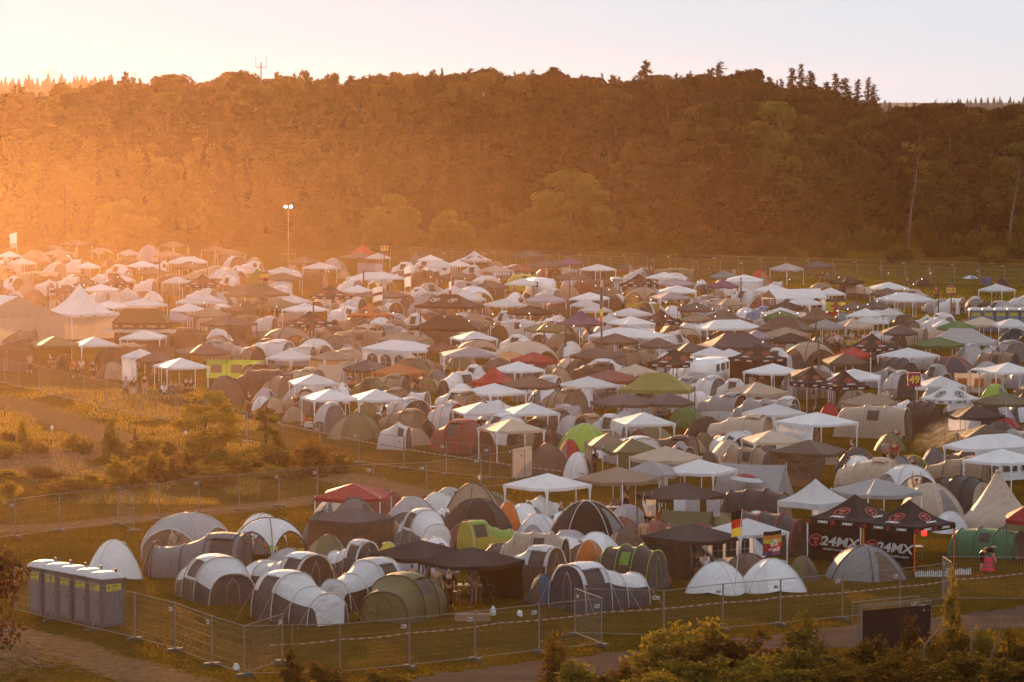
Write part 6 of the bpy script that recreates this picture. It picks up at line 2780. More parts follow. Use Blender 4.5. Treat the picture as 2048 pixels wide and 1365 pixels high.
def make_flags():
    W_, R_, K_, Y_, B_, G_ = fabric('W'), fabric('R'), fabric('K'), fabric('Y'), fabric('DB'), fabric('N')
    flag(32, 464, 535, 6.2, .9, 466, 496, [W_, W_, fabric('LV')], .1, 'pale flag hanging on a tall pole in the brightest haze', 'the flag in the haze')
    flag(820, 522, 620, 6.0, .7, 533, 573, [W_, W_, fabric('RB'), W_, W_, W_], .1, 'long white flag with red print beside a wooden pole')
    flag(763, 570, 663, 4.6, 1.0, 573, 601, [W_, W_, fabric('RB'), W_, W_], .1, 'white flag with red emblem over the orange peaked canopy')
    flag(902, 542, 620, 5.2, .25, 546, 614, [fabric('RB'), W_, fabric('RB'), W_], .05, 'narrow red and white flag drooping over the black canopy with round emblems')
    flag(1205, 558, 650, 7.0, .24, 560, 646, [fabric('LV'), fabric('RB'), B_, fabric('P'), Y_, fabric('O')], .05, 'narrow drooping flag with red, blue and yellow stripes on the tallest pole', 'the striped drooping flag')
    flag(1469, 1019, 1080, 3.9, .5, 1021, 1072, [K_, R_, Y_], .35, 'black, red and gold flag leaning over the white gazebo', 'the black red and gold flag')
    # banners
    def banner(a, b, z0, z1, rows, name, label, lm=None, extra=None):
        A, B2 = Vector(a), Vector(b)
        c = (A + B2) / 2
        w = (B2 - A).length
        o = root(name, (c.x, c.y, 0), math.atan2(B2.y - A.y, B2.x - A.x))
        mb = MB()
        n = len(rows)
        mb.grid(lambda u, v: ((u - .5) * w, .05 * math.sin(u * 11 + v * 2) * (.3 + v), z1 + (z0 - z1) * v - .03 * math.sin(PI * u)), 14, n * 2, matfn=lambda u, v: min(int(v * n), n - 1), flip=True)
        link('cloth', mb.mesh('banner_cloth', True, n), o, rows)
        if extra:
            extra(o, w)
        tag(o, label, 'banner')
        if lm:
            m = to_px((c.x, c.y, (z0 + z1) / 2))
            landmark(lm, *m)
    a, b = at(1651, 628, .7), at(1691, 628, .7)

    def fig(o, w):
        f = MB()
        f.add([(x, -.12, z) for x, z in ((-.16, 1.95), (.16, 1.95), (.2, 1.6), (.5, 1.55), (.5, 1.35), (.22, 1.35), (.25, .85), (.06, .85), (0, 1.1), (-.06, .85), (-.25, .85), (-.22, 1.35), (-.5, 1.35), (-.5, 1.55), (-.2, 1.6))], [list(range(15))])
        link('emblem', f.mesh('figure_emblem'), o, [M_REDP])
    banner(a, b, .25, 2.2, [fabric('DB'), Y_, Y_, Y_, R_, R_], 'banner', 'yellow, dark and red banner with a figure under a white gazebo', 'the figure banner', fig)
    # rainbow banner on the white gazebo
    a, b = at(1527, 1100, 1.2), at(1562, 1096, 1.2)

    def words(o, w):
        for (s, z, sz, x, sh) in (('KEIN', 1.60, .15, .08, .0), ('BOCK', 1.42, .24, 0, .1), ('AUF', 1.19, .12, -.28, 0), ('NAZIS', 1.17, .22, .12, .1)):
            tv, tf = text_mesh(s, sz, .03, sh, .003, .78)
            t = MB().add(placed(tv, frame_mat((x, -.13, z), (1, 0, .12), (-.12, 0, 1))), tf)
            link('lettering', t.mesh('banner_lettering'), o, [M_WHITE])
    banner(a, b, .92, 2.05, [K_, fabric('O'), Y_, R_, R_, fabric('P')], 'banner', 'rainbow coloured banner with white lettering hung on the white gazebo', 'the rainbow banner', words)
    # yellow and green windbreaks
    for (x0, x1, y0, y1, ml, nwin, label, lm) in ((1252, 1319, 606, 624, 'Y2', 2, 'yellow windbreak with dark figures printed on it', 'the yellow windbreak'),
                                                  (412, 534, 719, 752, 'L', 2, 'lime green windbreak with two window panels', 'the lime green windbreak'),
                                                  (715, 766, 526, 544, 'LV', 0, 'mauve cloth windbreak hung by the walled brown gazebo', None),
                                                  (1908, 2009, 746, 772, 'E', 3, 'cream windbreak with orange windows', 'the cream windbreak')):
        h = 1.5
        a, b = at(x0, y0, h), at(x1, y0 + 1, h)
        w = (b - a).length
        c = (a + b) / 2
        o = root('windbreak', (c.x, c.y, 0), math.atan2(b.y - a.y, b.x - a.x))
        k = max(3, int(w / 1.6))
        for i in range(k):
            pm = MB().grid(lambda u, v: ((u - .5) * w / k, .06 * math.sin(PI * u) + .03 * math.sin(9 * u + i), v * h - .04 * math.sin(PI * u) * v), 8, 4)
            q = link('panel', pm.mesh('windbreak_panel', True), o, [fabric(ml)], ((i + .5 - k / 2) * w / k, 0, 0))
            if nwin and i < nwin:
                link('window', MB().box((0, .015, h * .5), (w / k * .55, .07, h * .45)).mesh('windbreak_window'), q, [fabric('T' if ml == 'L' else ('O' if ml == 'E' else 'D'))])
        for i in range(k + 1):
            link('pole', MB().tube([(0, 0, 0), (0, 0, h + .06)], .018, 5).mesh('windbreak_pole'), o, [M_POLE], ((i - k / 2) * w / k, 0, 0))
        tag(o, label, 'windbreak')
        if lm:
            landmark(lm, (x0 + x1) / 2, (y0 + y1) / 2)


def make_big_things():
    # frame marquee at the left
    p = at(36, 593, 4.6)
    o = root('frame_marquee', (p.x, p.y, 0), R(36))
    wl, ln, ez, rz_ = 4.7, 10.0, 2.7, 4.6
    rf = MB()
    for s in (-1, 1):
        rf.grid(lambda u, v: (s * wl * (1 - v), ln * u, ez + (rz_ - ez) * v - .05 * math.sin(PI * v) - .03 * abs(math.sin(4 * PI * u))), 16, 5, flip=s < 0)
    link('roof', rf.mesh('marquee_roof', True), o, [fabric('W')])
    gb = MB().add([(-wl, 0, ez), (wl, 0, ez), (0, 0, rz_)], [(0, 1, 2)])
    link('gable', gb.mesh('marquee_gable'), o, [fabric('E')])
    for i in range(4):
        wm = MB().grid(lambda u, v: (-wl + wl / 2 * (i + u), .04 * math.sin(u * 20), ez * v), 10, 3)
        link('wall_panel', wm.mesh('marquee_wall', True), o, [fabric('E')])
    sw = MB().grid(lambda u, v: (wl, ln * u, ez * v), 10, 3)
    link('wall_panel', sw.mesh('marquee_side'), o, [fabric('E')])
    tag(o, 'large pale frame marquee with a gable end, cut by the left edge', 'marquee')
    landmark('the large frame marquee', 50, 630)
    # pagoda
    p = at(159, 568, 5.0)
    o = root('pagoda_tent', (p.x, p.y, 0), R(40))
    link('canopy', canopy_mesh('pagoda_roof', 2.65, 2.65, 2.35, 5.0, 1.9, 0, .28, 0, .0, 3), o, [fabric('W')])
    for k in (0, 3):
        wm = MB().grid(lambda u, v: ((u - .5) * 5.2, .05 * math.sin(u * 23), 2.2 * v), 16, 3)
        ang = k * PI / 2
        link('side_wall', wm.mesh('pagoda_wall', True), o, [fabric('E')], (math.sin(ang) * 2.6, -math.cos(ang) * 2.6, 0), ang)
    for sx in (-1, 1):
        for sy in (-1, 1):
            link('leg', MB().box((0, 0, 1.1), (.09, .09, 2.2)).mesh('pagoda_leg'), o, [M_LEGW], (sx * 2.6, sy * 2.6, 0))
    tag(o, 'tall white pagoda tent with a sharply pointed roof', 'marquee')
    landmark('the white pagoda tent', 159, 610)
    # food stall
    p = at(284, 616, 3.75)
    o = root('food_stall', (p.x, p.y, 0), R(-4))
    wood = plain('stall_brown', (.10, .05, .022), .7, var=.2)
    link('counter', MB().box((0, 0, .95), (4.6, 2.2, 1.9)).box((0, -1.0, 1.0), (4.7, .5, .08)).mesh('stall_counter'), o, [wood])
    for x in (-1.9, -.6):
        link('window', MB().box((x, -1.11, 1.5), (.28, .04, .6)).mesh('stall_window'), o, [fabric('E')])
    sb = link('sign_band', MB().box((0, 0, 2.2), (4.9, 2.5, .58)).mesh('sign_band'), o, [plain('sign_band_dark', (.045, .022, .012), .6)])
    for (s, x, sz) in (('Schokoküsse', -1.05, .30), ('Jörg', .12, .26), ('Champignon', 1.05, .30), ('Lecci', 2.05, .30), ('DOA', -2.1, .24)):
        tv, tf = text_mesh(s, sz, .02, .1, .004, .62)
        tt = MB().add(placed(tv, frame_mat((x, -1.27, 2.2), (1, 0, 0), (0, 0, 1))), tf)
        link('lettering', tt.mesh('stall_lettering'), sb, [plain('cream_print', (.7, .5, .3), .6)])
    th = MB()
    for (z0, z1, k0, k1) in ((2.48, 3.35, 1.0, .66), (3.30, 3.75, .70, .58)):
        a0, b0, a1, b1 = 2.55 * k0, 1.35 * k0, 2.55 * k1, 1.35 * k1
        cs = [(-1, -1), (1, -1), (1, 1), (-1, 1)]
        for q in range(4):
            c0, c1 = cs[q], cs[(q + 1) % 4]
            th.grid(lambda u, v: (((c0[0] + (c1[0] - c0[0]) * u) * (a0 + (a1 - a0) * v)), ((c0[1] + (c1[1] - c0[1]) * u) * (b0 + (b1 - b0) * v)), z0 + (z1 - z0) * v + .04 * rnd.random() * (v < .1)), 30, 6)
    th.add([(-1.48, -.78, 3.75), (1.48, -.78, 3.75), (1.48, .78, 3.75), (-1.48, .78, 3.75)], [(0, 1, 2, 3)])
    link('thatched_roof', th.mesh('thatched_roof', False), o, [plain('thatch', (.17, .095, .04), .95, var=.45, scale=22, bump=1.0)])
    link('awning', MB().grid(lambda u, v: ((u - .5) * 6.6, -1.2 - 1.4 * v, 1.92 - .22 * v + .02 * math.sin(u * 30)), 20, 3).mesh('stall_awning', True), o, [fabric('E')])
    tag(o, 'dark wooden food stall with a thatched roof and a lettered sign band', 'food stall')
    landmark('the thatched food stall', 284, 640)
    # camper vans
    for (x0, x1, yt, lab, lm, rz) in ((1394, 1446, 716, 'white camper van with dark side windows behind a black printed canopy', 'the white camper van', R(72)),
                                      (1063, 1100, 556, 'white caravan behind a white gazebo near the far side of the camp', None, R(-70))):
        p = at((x0 + x1) / 2, yt, 2.5)
        o = root('camper_van', (p.x, p.y, 0), rz)
        body = bmesh.new()
        bmesh.ops.create_cube(body, size=1)
        bmesh.ops.scale(body, vec=(4.6, 2.0, 1.9), verts=body.verts)
        bmesh.ops.translate(body, vec=(0, 0, 1.5), verts=body.verts)
        bmesh.ops.bevel(body, geom=body.edges[:], offset=.22, segments=3, affect='EDGES')
        me = bpy.data.meshes.new('van_body')
        body.to_mesh(me)
        body.free()
        me.materials.append(None)
        me.polygons.foreach_set('use_smooth', [True] * len(me.polygons))
        link('body', me, o, [plain('van_white', (.75, .75, .76), .3, var=.03)])
        for x, w in ((-1.4, 1.0), (.1, 1.2), (1.5, .7)):
            link('window', MB().box((x, 0, 1.85), (w, 2.03, .55)).mesh('van_window'), o, [M_WIN])
        wh = MB().tube([(0, -.1, 0), (0, .1, 0)], .33, 16).mesh('wheel', False)
        for x in (-1.4, 1.5):
            for y in (-.9, .9):
                link('wheel', wh, o, [M_RUBBER], (x, y, .33))
        tag(o, lab, 'camper van')
        if lm:
            landmark(lm, (x0 + x1) / 2, yt + 15)
    # parasols
    def parasol(px, py, z, r, fab, segs, label, lm, tilt=0):
        p = at(px, py, z)
        o = root('parasol', (p.x, p.y, 0))
        cm = MB()
        n = 16
        for j, (k, zz) in enumerate(((0, 0), (.35, -.05), (.7, -.17), (1, -.38))):
            for i in range(n):
                a = 2 * PI * i / n
                kk = k * (1 - .05 * (i % 2))
                cm.v.append((r * kk * math.cos(a), r * kk * math.sin(a), zz * r))
        for j in range(3):
            for i in range(n):
                cm.f.append([j * n + i, (j + 1) * n + i, (j + 1) * n + (i + 1) % n, j * n + (i + 1) % n])
                cm.m.append((i // 2) % 2 if segs else (1 if j == 2 and len(fab) > 1 else 0))
        c = link('canopy', cm.mesh('parasol_canopy', True, 2), o, fab, (0, 0, z))
        c.rotation_euler = (0, R(tilt), 0)
        link('pole', MB().tube([(0, 0, 0), (0, 0, z)], .02, 6).mesh('parasol_pole'), o, [M_METAL])
        tag(o, label, 'parasol')
        landmark(lm, px, py + 8)
    parasol(1494, 948, 1.75, .95, [fabric('R'), fabric('W')], False, 'red parasol with a pale rim beside grey tents', 'the red parasol', 6)
    parasol(1940, 551, 2.1, .95, [fabric('SB'), fabric('W')], True, 'small blue and white parasol on the far lawn', 'the blue parasol', 0)
    # antenna mast and flat building above the wood
    b = at_depth(522, 118, 735)
    o = root('antenna_mast', (b.x, 735, 0))
    am = plain('antenna_steel', (.16, .12, .10), .6)
    hz = b.z
    link('mast', MB().tube([(0, 0, 0), (0, 0, hz - .7)], .14, 6).mesh('antenna_pole'), o, [am])
    link('crossbar', MB().box((0, 0, hz - 1.6), (2.0, .14, .14)).mesh('antenna_bar'), o, [am])
    for x in (-1.0, 1.0):
        link('antenna_rod', MB().tube([(0, 0, -.1), (0, 0, 1.9)], .05, 5).mesh('antenna_rod'), o, [am], (x, 0, hz - 1.6))
    tag(o, 'cross shaped antenna mast standing above the treetops', 'mast')
    a, b = at_depth(1864, 216, 790), at_depth(1914, 216, 790)
    o = root('flat_roofed_building', ((a.x + b.x) / 2, 790, 0))
    w = b.x - a.x
    link('wall', MB().box((0, 0, a.z / 2), (w * .95, 5, a.z)).mesh('building_wall'), o, [plain('building_dark', (.09, .06, .05), .7)])
    link('roof', MB().box((0, 0, a.z + .22), (w * 1.05, 5.6, .4)).mesh('building_roof'), o, [am])
    for x in (-1.6, .6, 1.5):
        link('roof_post', MB().tube([(0, 0, 0), (0, 0, 1.5)], .05, 5).mesh('roof_post'), o, [am], (x, 0, a.z + .4))
    tag(o, 'dark flat roofed building showing above the trees near the right hill', 'building')


# ================================================================== furniture and small things
def make_furniture():
    cf = MB()
    for s in (-1, 1):
        cf.tube([(s * .26, -.24, 0), (s * .26, .22, .44)], .014, 4).tube([(s * .26, .24, 0), (s * .26, -.24, .44)], .014, 4)
        cf.tube([(s * .26, .22, .42), (s * .27, .32, .95)], .014, 4)
        cf.tube([(s * .27, -.26, .62), (s * .27, .27, .64)], .02, 4).tube([(s * .26, -.24, .44), (s * .27, -.25, .62)], .012, 4)
    st = MB().grid(lambda u, v: (-.25 + .5 * u, -.24 + .46 * v, .43 - .05 * math.sin(PI * u)), 5, 4).mesh('chair_seat', True)
    bk = MB().grid(lambda u, v: (-.26 + .52 * u, .22 + .10 * v + .05 * math.sin(PI * u), .45 + .5 * v), 5, 4).mesh('chair_back', True)
    ch = [('frame', cf.mesh('chair_frame'), ['frame']), ('seat', st, ['main']), ('backrest', bk, ['main'])]
    tt = MB().box((0, 0, .70), (1.2, .7, .035)).mesh('table_top')
    lg = MB().tube([(0, 0, 0), (0, 0, .69)], .017, 5).mesh('table_leg')
    tb = [('table_top', tt, ['main'])] + [('leg', lg, ['frame'], (x, y, 0)) for x in (-.52, .52) for y in (-.28, .28)]
    for (reg, x, y, rz, col, lab) in (('N2', 1320, 405, 200, 'K', 'black folding chair left of the table under the lone white gazebo'), ('N2', 900, 880, 160, 'K', 'black folding chair under the joined black gazebos, by the olive tent'),
                                      ('N2', 1085, 880, 30, 'K', 'black folding chair right of the white camping table under the black gazebos'), ('M1', 945, 570, 140, 'RB', 'dark red folding chair under the white gazebo pair'),
                                      ('M1', 985, 590, 80, 'B', 'brown folding chair beside the dark red one'), ('M3', 1400, 990, 170, 'K', 'black folding chair under the walled brown gazebo'),
                                      ('M3', 1330, 1010, 40, 'K', 'black folding chair left of the cluttered camping table'), ('N2', 1860, 400, 20, 'B', 'brown folding chair near the torn tan gazebo'),
                                      ('N4', 880, 1000, 190, 'D', 'dark chair inside the orange legged canopy')):
        p = at(*RP(reg, x, y), 0)
        o = build(ch, 'folding_chair', (p.x, p.y, 0), R(rz), (1.05, 1.05, 1.05), {'main': fabric(col), 'frame': M_METAL})
        tag(o, lab, 'chair', 'folding chairs')
    for (reg, x, y, rz, c, lab) in (('N2', 1410, 425, 10, 'W', 'white camping table under the lone white gazebo'), ('N2', 985, 880, 5, 'W', 'white camping table under the joined black gazebos'),
                                    ('N2', 1810, 410, -15, 'E', 'camping table with bottles under the torn tan gazebo'), ('M1', 1790, 520, 0, 'W', 'small white folding table on the grass beside the orange seamed tent'),
                                    ('M1', 1445, 575, 5, 'W', 'long white table under the right white gazebo of the pair'), ('M1', 1070, 590, 10, 'D', 'dark camping table under the left white gazebo of the pair'),
                                    ('M3', 1450, 1010, 10, 'D', 'cluttered dark camping table under the walled brown gazebo'), ('N4', 1000, 1010, 5, 'E', 'cream topped table inside the orange legged canopy')):
        p = at(*RP(reg, x, y), 0)
        o = build(tb, 'camping_table', (p.x, p.y, 0), R(rz), None, {'main': plain('table_' + FAB_WORD[c].replace(' ', '_'), FAB[c], .4), 'frame': M_METAL})
        tag(o, lab, 'table', 'camping tables')
        r = random.Random(x)
        k = 4 if 'long' not in lab else 2
        for i in range(k):
            hh = r.uniform(.16, .3)
            bx, by = r.uniform(-.45, .45), r.uniform(-.22, .22)
            b = MB().tube([(0, 0, 0), (0, 0, hh * .65), (0, 0, hh * .78), (0, 0, hh)], [.04, .04, .016, .016], 7).mesh('bottle', True)
            rz_ = R(rz)
            q = link('bottle', b, None, [plain('bottle_' + ['green', 'brown', 'clear', 'red'][i], [(.04, .10, .03), (.09, .04, .015), (.5, .5, .48), (.4, .03, .02)][i], .2)],
                     (p.x + bx * math.cos(rz_) - by * math.sin(rz_), p.y + bx * math.sin(rz_) + by * math.cos(rz_), .718))
            tag(q, ['green', 'brown', 'clear', 'red'][i] + ' bottle on the ' + lab.split(' ', 1)[1], 'bottle', 'bottles on the camping tables')
    # crates, water bottle, litter
    for (reg, x, y, d, c, nm, lab) in (('N2', 1010, 1000, (1.5, .5, .3), (.30, .17, .10), 'cardboard_box', 'long flat cardboard box on the grass behind the front fence'),
                                       ('M1', 840, 575, (.5, .4, .35), (.42, .06, .04), 'drinks_crate', 'red drinks crate under the white gazebo pair, upper'),
                                       ('M1', 845, 605, (.5, .4, .35), (.5, .48, .46), 'drinks_crate', 'pale drinks crate beside the red one'),
                                       ('R5', 1700, 275, (.9, .9, .9), (.05, .10, .22), 'storage_box', 'blue storage box beside the far dark dome tent')):
        p = at(*RP(reg, x, y), 0)
        mb = MB().box((0, 0, d[2] / 2), d)
        mb.box((0, 0, d[2] + .012), (d[0] * .96, d[1] * .48, .02))
        mb.box((0, -d[1] / 2 - .008, d[2] * .62), (d[0] * .5, .014, d[2] * .22))
        me = mb.mesh(nm)
        me.materials[0] = plain(nm + '_%d' % x, c, .7, var=.15)
        tag(link(nm, me, None, None, (p.x, p.y, 0), rnd.random() * .5), lab, nm.replace('_', ' '))
    for (reg, x, y, lab) in (('N2', 1130, 970, 'large clear water bottle on the grass by the cardboard box'), ('N2', 1340, 445, 'white plastic canister on the grass near the lone gazebo')):
        p = at(*RP(reg, x, y), 0)
        b = MB().tube([(0, 0, 0), (0, 0, .02), (0, 0, .28), (0, 0, .36), (0, 0, .42)], [.12, .13, .13, .05, .045], 10).mesh('water_bottle', True)
        b.materials[0] = plain('clear_plastic', (.55, .58, .62), .25)
        tag(link('water_bottle', b, None, None, (p.x, p.y, 0)), lab, 'bottle')
    for (px, py, lab) in ((472, 1335, 'white plastic bag caught at the foot of the fence corner'), (372, 865, 'white litter in the meadow tree'), (424, 862, 'white litter caught on a twig right of the meadow tree'),
                          (104, 857, 'white ball on the meadow grass'), (960, 956, 'white paper litter by the meadow fence'), (1040, 1228, 'crumpled pale litter behind the front fence')):
        p = at(px, py, .15)
        bm = bmesh.new()
        bmesh.ops.create_icosphere(bm, subdivisions=2, radius=.16)
        for v in bm.verts:
            v.co *= .75 + .5 * mnoise.noise(v.co * 9 + Vector((px, 0, 0)))
        me = bpy.data.meshes.new('litter')
        bm.to_mesh(me)
        bm.free()
        me.materials.append(plain('litter_white', (.75, .74, .72), .5))
        q = link('litter', me, None, None, p)
        q.scale = (1, 1, 1.4)
        tag(q, lab, 'litter')
    # bunting on the shelter
    p0, p1 = at(*RP('N1', 1430, 460), 1.75), at(*RP('N1', 1790, 560), 1.2)
    o = root('bunting', (0, 0, 0))
    off = Vector((0, -1.0, 0))
    pts = [p0.lerp(p1, i / 12) + Vector((0, 0, -.35 * math.sin(PI * i / 12))) + off for i in range(13)]
    link('cord', MB().tube(pts, .008, 3).mesh('cord'), o, [M_POLE])
    cols = ['P', 'G2', 'R', 'TL', 'O', 'L', 'Y', 'RB', 'G2', 'SB', 'O', 'Y']
    for i in range(12):
        q = pts[i].lerp(pts[i + 1], .5)
        pm = MB().add([(-.11, 0, 0), (.11, 0, 0), (0, .02, -.28)], [(0, 1, 2)]).mesh('pennant')
        link('pennant', pm, o, [fabric(cols[i])], q)
    tag(o, 'string of coloured pennants across the white shelter\'s arches', 'bunting')
    # picket edging by the orange legged canopy
    for (x0, x1, y, lab) in ((1045, 1400, 1160, 'white miniature picket edging in front of the orange legged canopy'), (1408, 1560, 1140, 'leaning bits of white picket edging by the bending man')):
        a, b = at(*RP('N4', x0, y), 0), at(*RP('N4', x1, y - 5), 0)
        w = (b - a).length
        n = int(w / .09)
        mb = MB()
        for i in range(n):
            h = .26 + .06 * abs(math.sin(i * PI / 5))
            mb.box((-w / 2 + (i + .5) * w / n, 0, h / 2), (.05, .015, h), 0, 0, .8)
        for z in (.08, .19):
            mb.box((0, .012, z), (w, .012, .025))
        o = link('picket_edging', mb.mesh('picket_slat'), None, [plain('picket_white', (.62, .64, .70), .5)], (a + b) / 2, math.atan2(b.y - a.y, b.x - a.x))
        tag(o, lab, 'edging')
    # red lantern under the black canopy
    p = at(*RP('N4', 1130, 755), 1.85)
    o = root('work_lamp', p)
    link('housing', MB().tube([(0, 0, .12), (0, 0, .1), (0, 0, -.12), (0, 0, -.16)], [.04, .13, .13, .05], 10).mesh('lamp_housing', True), o, [plain('red_glow', (.9, .02, .02), .4, emit=1.6, ecol=(1, .03, .02))])
    link('handle', MB().tube([(-.12, 0, .05), (-.3, 0, 0)], .03, 6).mesh('lamp_handle'), o, [plain('red_glow_grip', (.6, .02, .02), .5)])
    tag(o, 'red glowing lamp hanging under the orange legged canopy', 'lamp')
    # laundry on the dark gazebo
    for i, (x, c, w, lab) in enumerate(((755, 'LV', .75, 'mauve towel hung to dry under the dark charcoal gazebo'), (925, 'SB', .7, 'pale towel hung at the right under the dark charcoal gazebo'), (650, 'W', .6, 'white cloth hung beside the mauve towel'), (415, 'E', .5, 'cream cloth hung above the man reaching up'))):
        p = at(*RP('N3', x, 395), 1.95)
        mb = MB().grid(lambda u, v: ((u - .5) * w, .03 * math.sin(u * 8 + i) * v, -.85 * v - .02 * math.sin(PI * u)), 8, 6)
        o = link('towel', mb.mesh('towel', True), None, [fabric('LV' if c == 'SB' else c)], (p.x, p.y - .4, 1.92))
        tag(o, lab, 'towel', 'laundry under the gazebo')


# ================================================================== people
def person_mesh(pose):
    J, E_ = dict(pose[0]), pose[1]
    names = list(J)
    idx = {n: i for i, n in enumerate(names)}
    RAD = {'pel': .135, 'spi': .125, 'che': .145, 'nec': .055, 'hb': .075, 'hm': .098, 'ht': .062, 'nose': .016}
    RS = {'sh': .070, 'el': .042, 'wr': .030, 'pa': .036, 'hip': .095, 'kn': .058, 'an': .040, 'toe': .036, 'f': .0095}

    def rad(n):
        if n in RAD:
            return RAD[n]
        return RS.get(n[:-1], RS['f'])
    me = bpy.data.meshes.new('body_source')
    me.from_pydata([J[n] for n in names], [(idx[a], idx[b]) for a, b in E_], [])
    ob = bpy.data.objects.new('body_source', me)
    COL.objects.link(ob)
    sk = ob.modifiers.new('skin', 'SKIN')
    sk.use_smooth_shade = True
    for n, sv in zip(names, me.skin_vertices[0].data):
        r = rad(n)
        sv.radius = (r, r)
        sv.use_root = (n == 'pel')
    ss = ob.modifiers.new('sub', 'SUBSURF')
    ss.levels = ss.render_levels = 1
    dg = bpy.context.evaluated_depsgraph_get()
    bm_ = bpy.data.meshes.new_from_object(ob.evaluated_get(dg))
    bpy.data.objects.remove(ob)
    V = [Vector(v.co) for v in bm_.vertices]
    NR = [Vector(v.normal) for v in bm_.vertices]
    bones = [(Vector(J[a]), Vector(J[b]), a, b) for a, b in E_]

    def zone(p):
        best, z = 1e9, None
        for A, B_, a, b in bones:
            d = B_ - A
            t = max(0, min(1, (p - A).dot(d) / max(d.length_squared, 1e-9)))
            q = (p - A - d * t).length / (.04 + max(rad(a), rad(b)))
            if q < best:
                best, z = q, (a, b, t)
        return z
    ZN = [zone(p) for p in V]

    def cloth(test, off, name):
        keep = [test(z) for z in ZN]
        mp, mb = {}, MB()
        for i, k in enumerate(keep):
            if k:
                mp[i] = len(mb.v)
                mb.v.append(tuple(V[i] + NR[i] * off))
        for p in bm_.polygons:
            vs = list(p.vertices)
            if all(keep[i] for i in vs):
                mb.f.append([mp[i] for i in vs])
                mb.m.append(0)
        return mb.mesh(name, True)
    up = {('pel', 'spi'), ('spi', 'che')}
    sh = cloth(lambda z: (z[0], z[1]) in up or z[0] == 'che' and (z[1][:2] == 'sh' or (z[1] == 'nec' and z[2] < .45)) or (z[0][:2] == 'sh' and z[1][:2] == 'el' and z[2] < .72), .018, 'shirt')
    tr = cloth(lambda z: z[0] == 'pel' and (z[1][:3] == 'hip' or z[2] < .25) or z[0][:3] == 'hip' or (z[0][:2] == 'kn' and z[2] < pose[2]), .014, 'trousers')
    so = cloth(lambda z: z[0][:2] == 'an', .012, 'shoe')
    # hair: cap over the back and top of the head
    hm = Vector(J['hm'])
    ax = (Vector(J['ht']) - Vector(J['hb'])).normalized()
    fw = (Vector(J['nose']) - hm).normalized()
    mp, hb = {}, MB()
    kp = [ZN[i][0] in ('hb', 'hm', 'nec') and ((V[i] - hm).dot(ax) > .015 + .12 * max(0, (V[i] - hm).dot(fw)) / .1 or ((V[i] - hm).dot(fw) < -.005 and (V[i] - hm).dot(ax) > -.10)) for i in range(len(V))]
    for i, k in enumerate(kp):
        if k:
            mp[i] = len(hb.v)
            hb.v.append(tuple(V[i] + NR[i] * .016))
    for p in bm_.polygons:
        vs = list(p.vertices)
        if all(kp[i] for i in vs):
            hb.f.append([mp[i] for i in vs])
            hb.m.append(0)
    sd = ax.cross(fw).normalized()
    fc = MB()
    for s in (-1, 1):
        c = hm + fw * .088 + sd * s * .035 + ax * .012
        fc.box(c, (.018, .012, .012))
    c = hm + fw * .086 - ax * .052
    fc.box(c, (.045, .012, .010))
    bm_.materials.clear()
    bm_.materials.append(None)
    bm_.polygons.foreach_set('material_index', [0] * len(bm_.polygons))
    return [('body', bm_, ['skin']), ('shirt', sh, ['shirt']), ('trousers', tr, ['trousers']), ('shoes', so, ['shoe']), ('hair', hb.mesh('hair', True), ['hair']), ('face', fc.mesh('face'), ['hair'])]


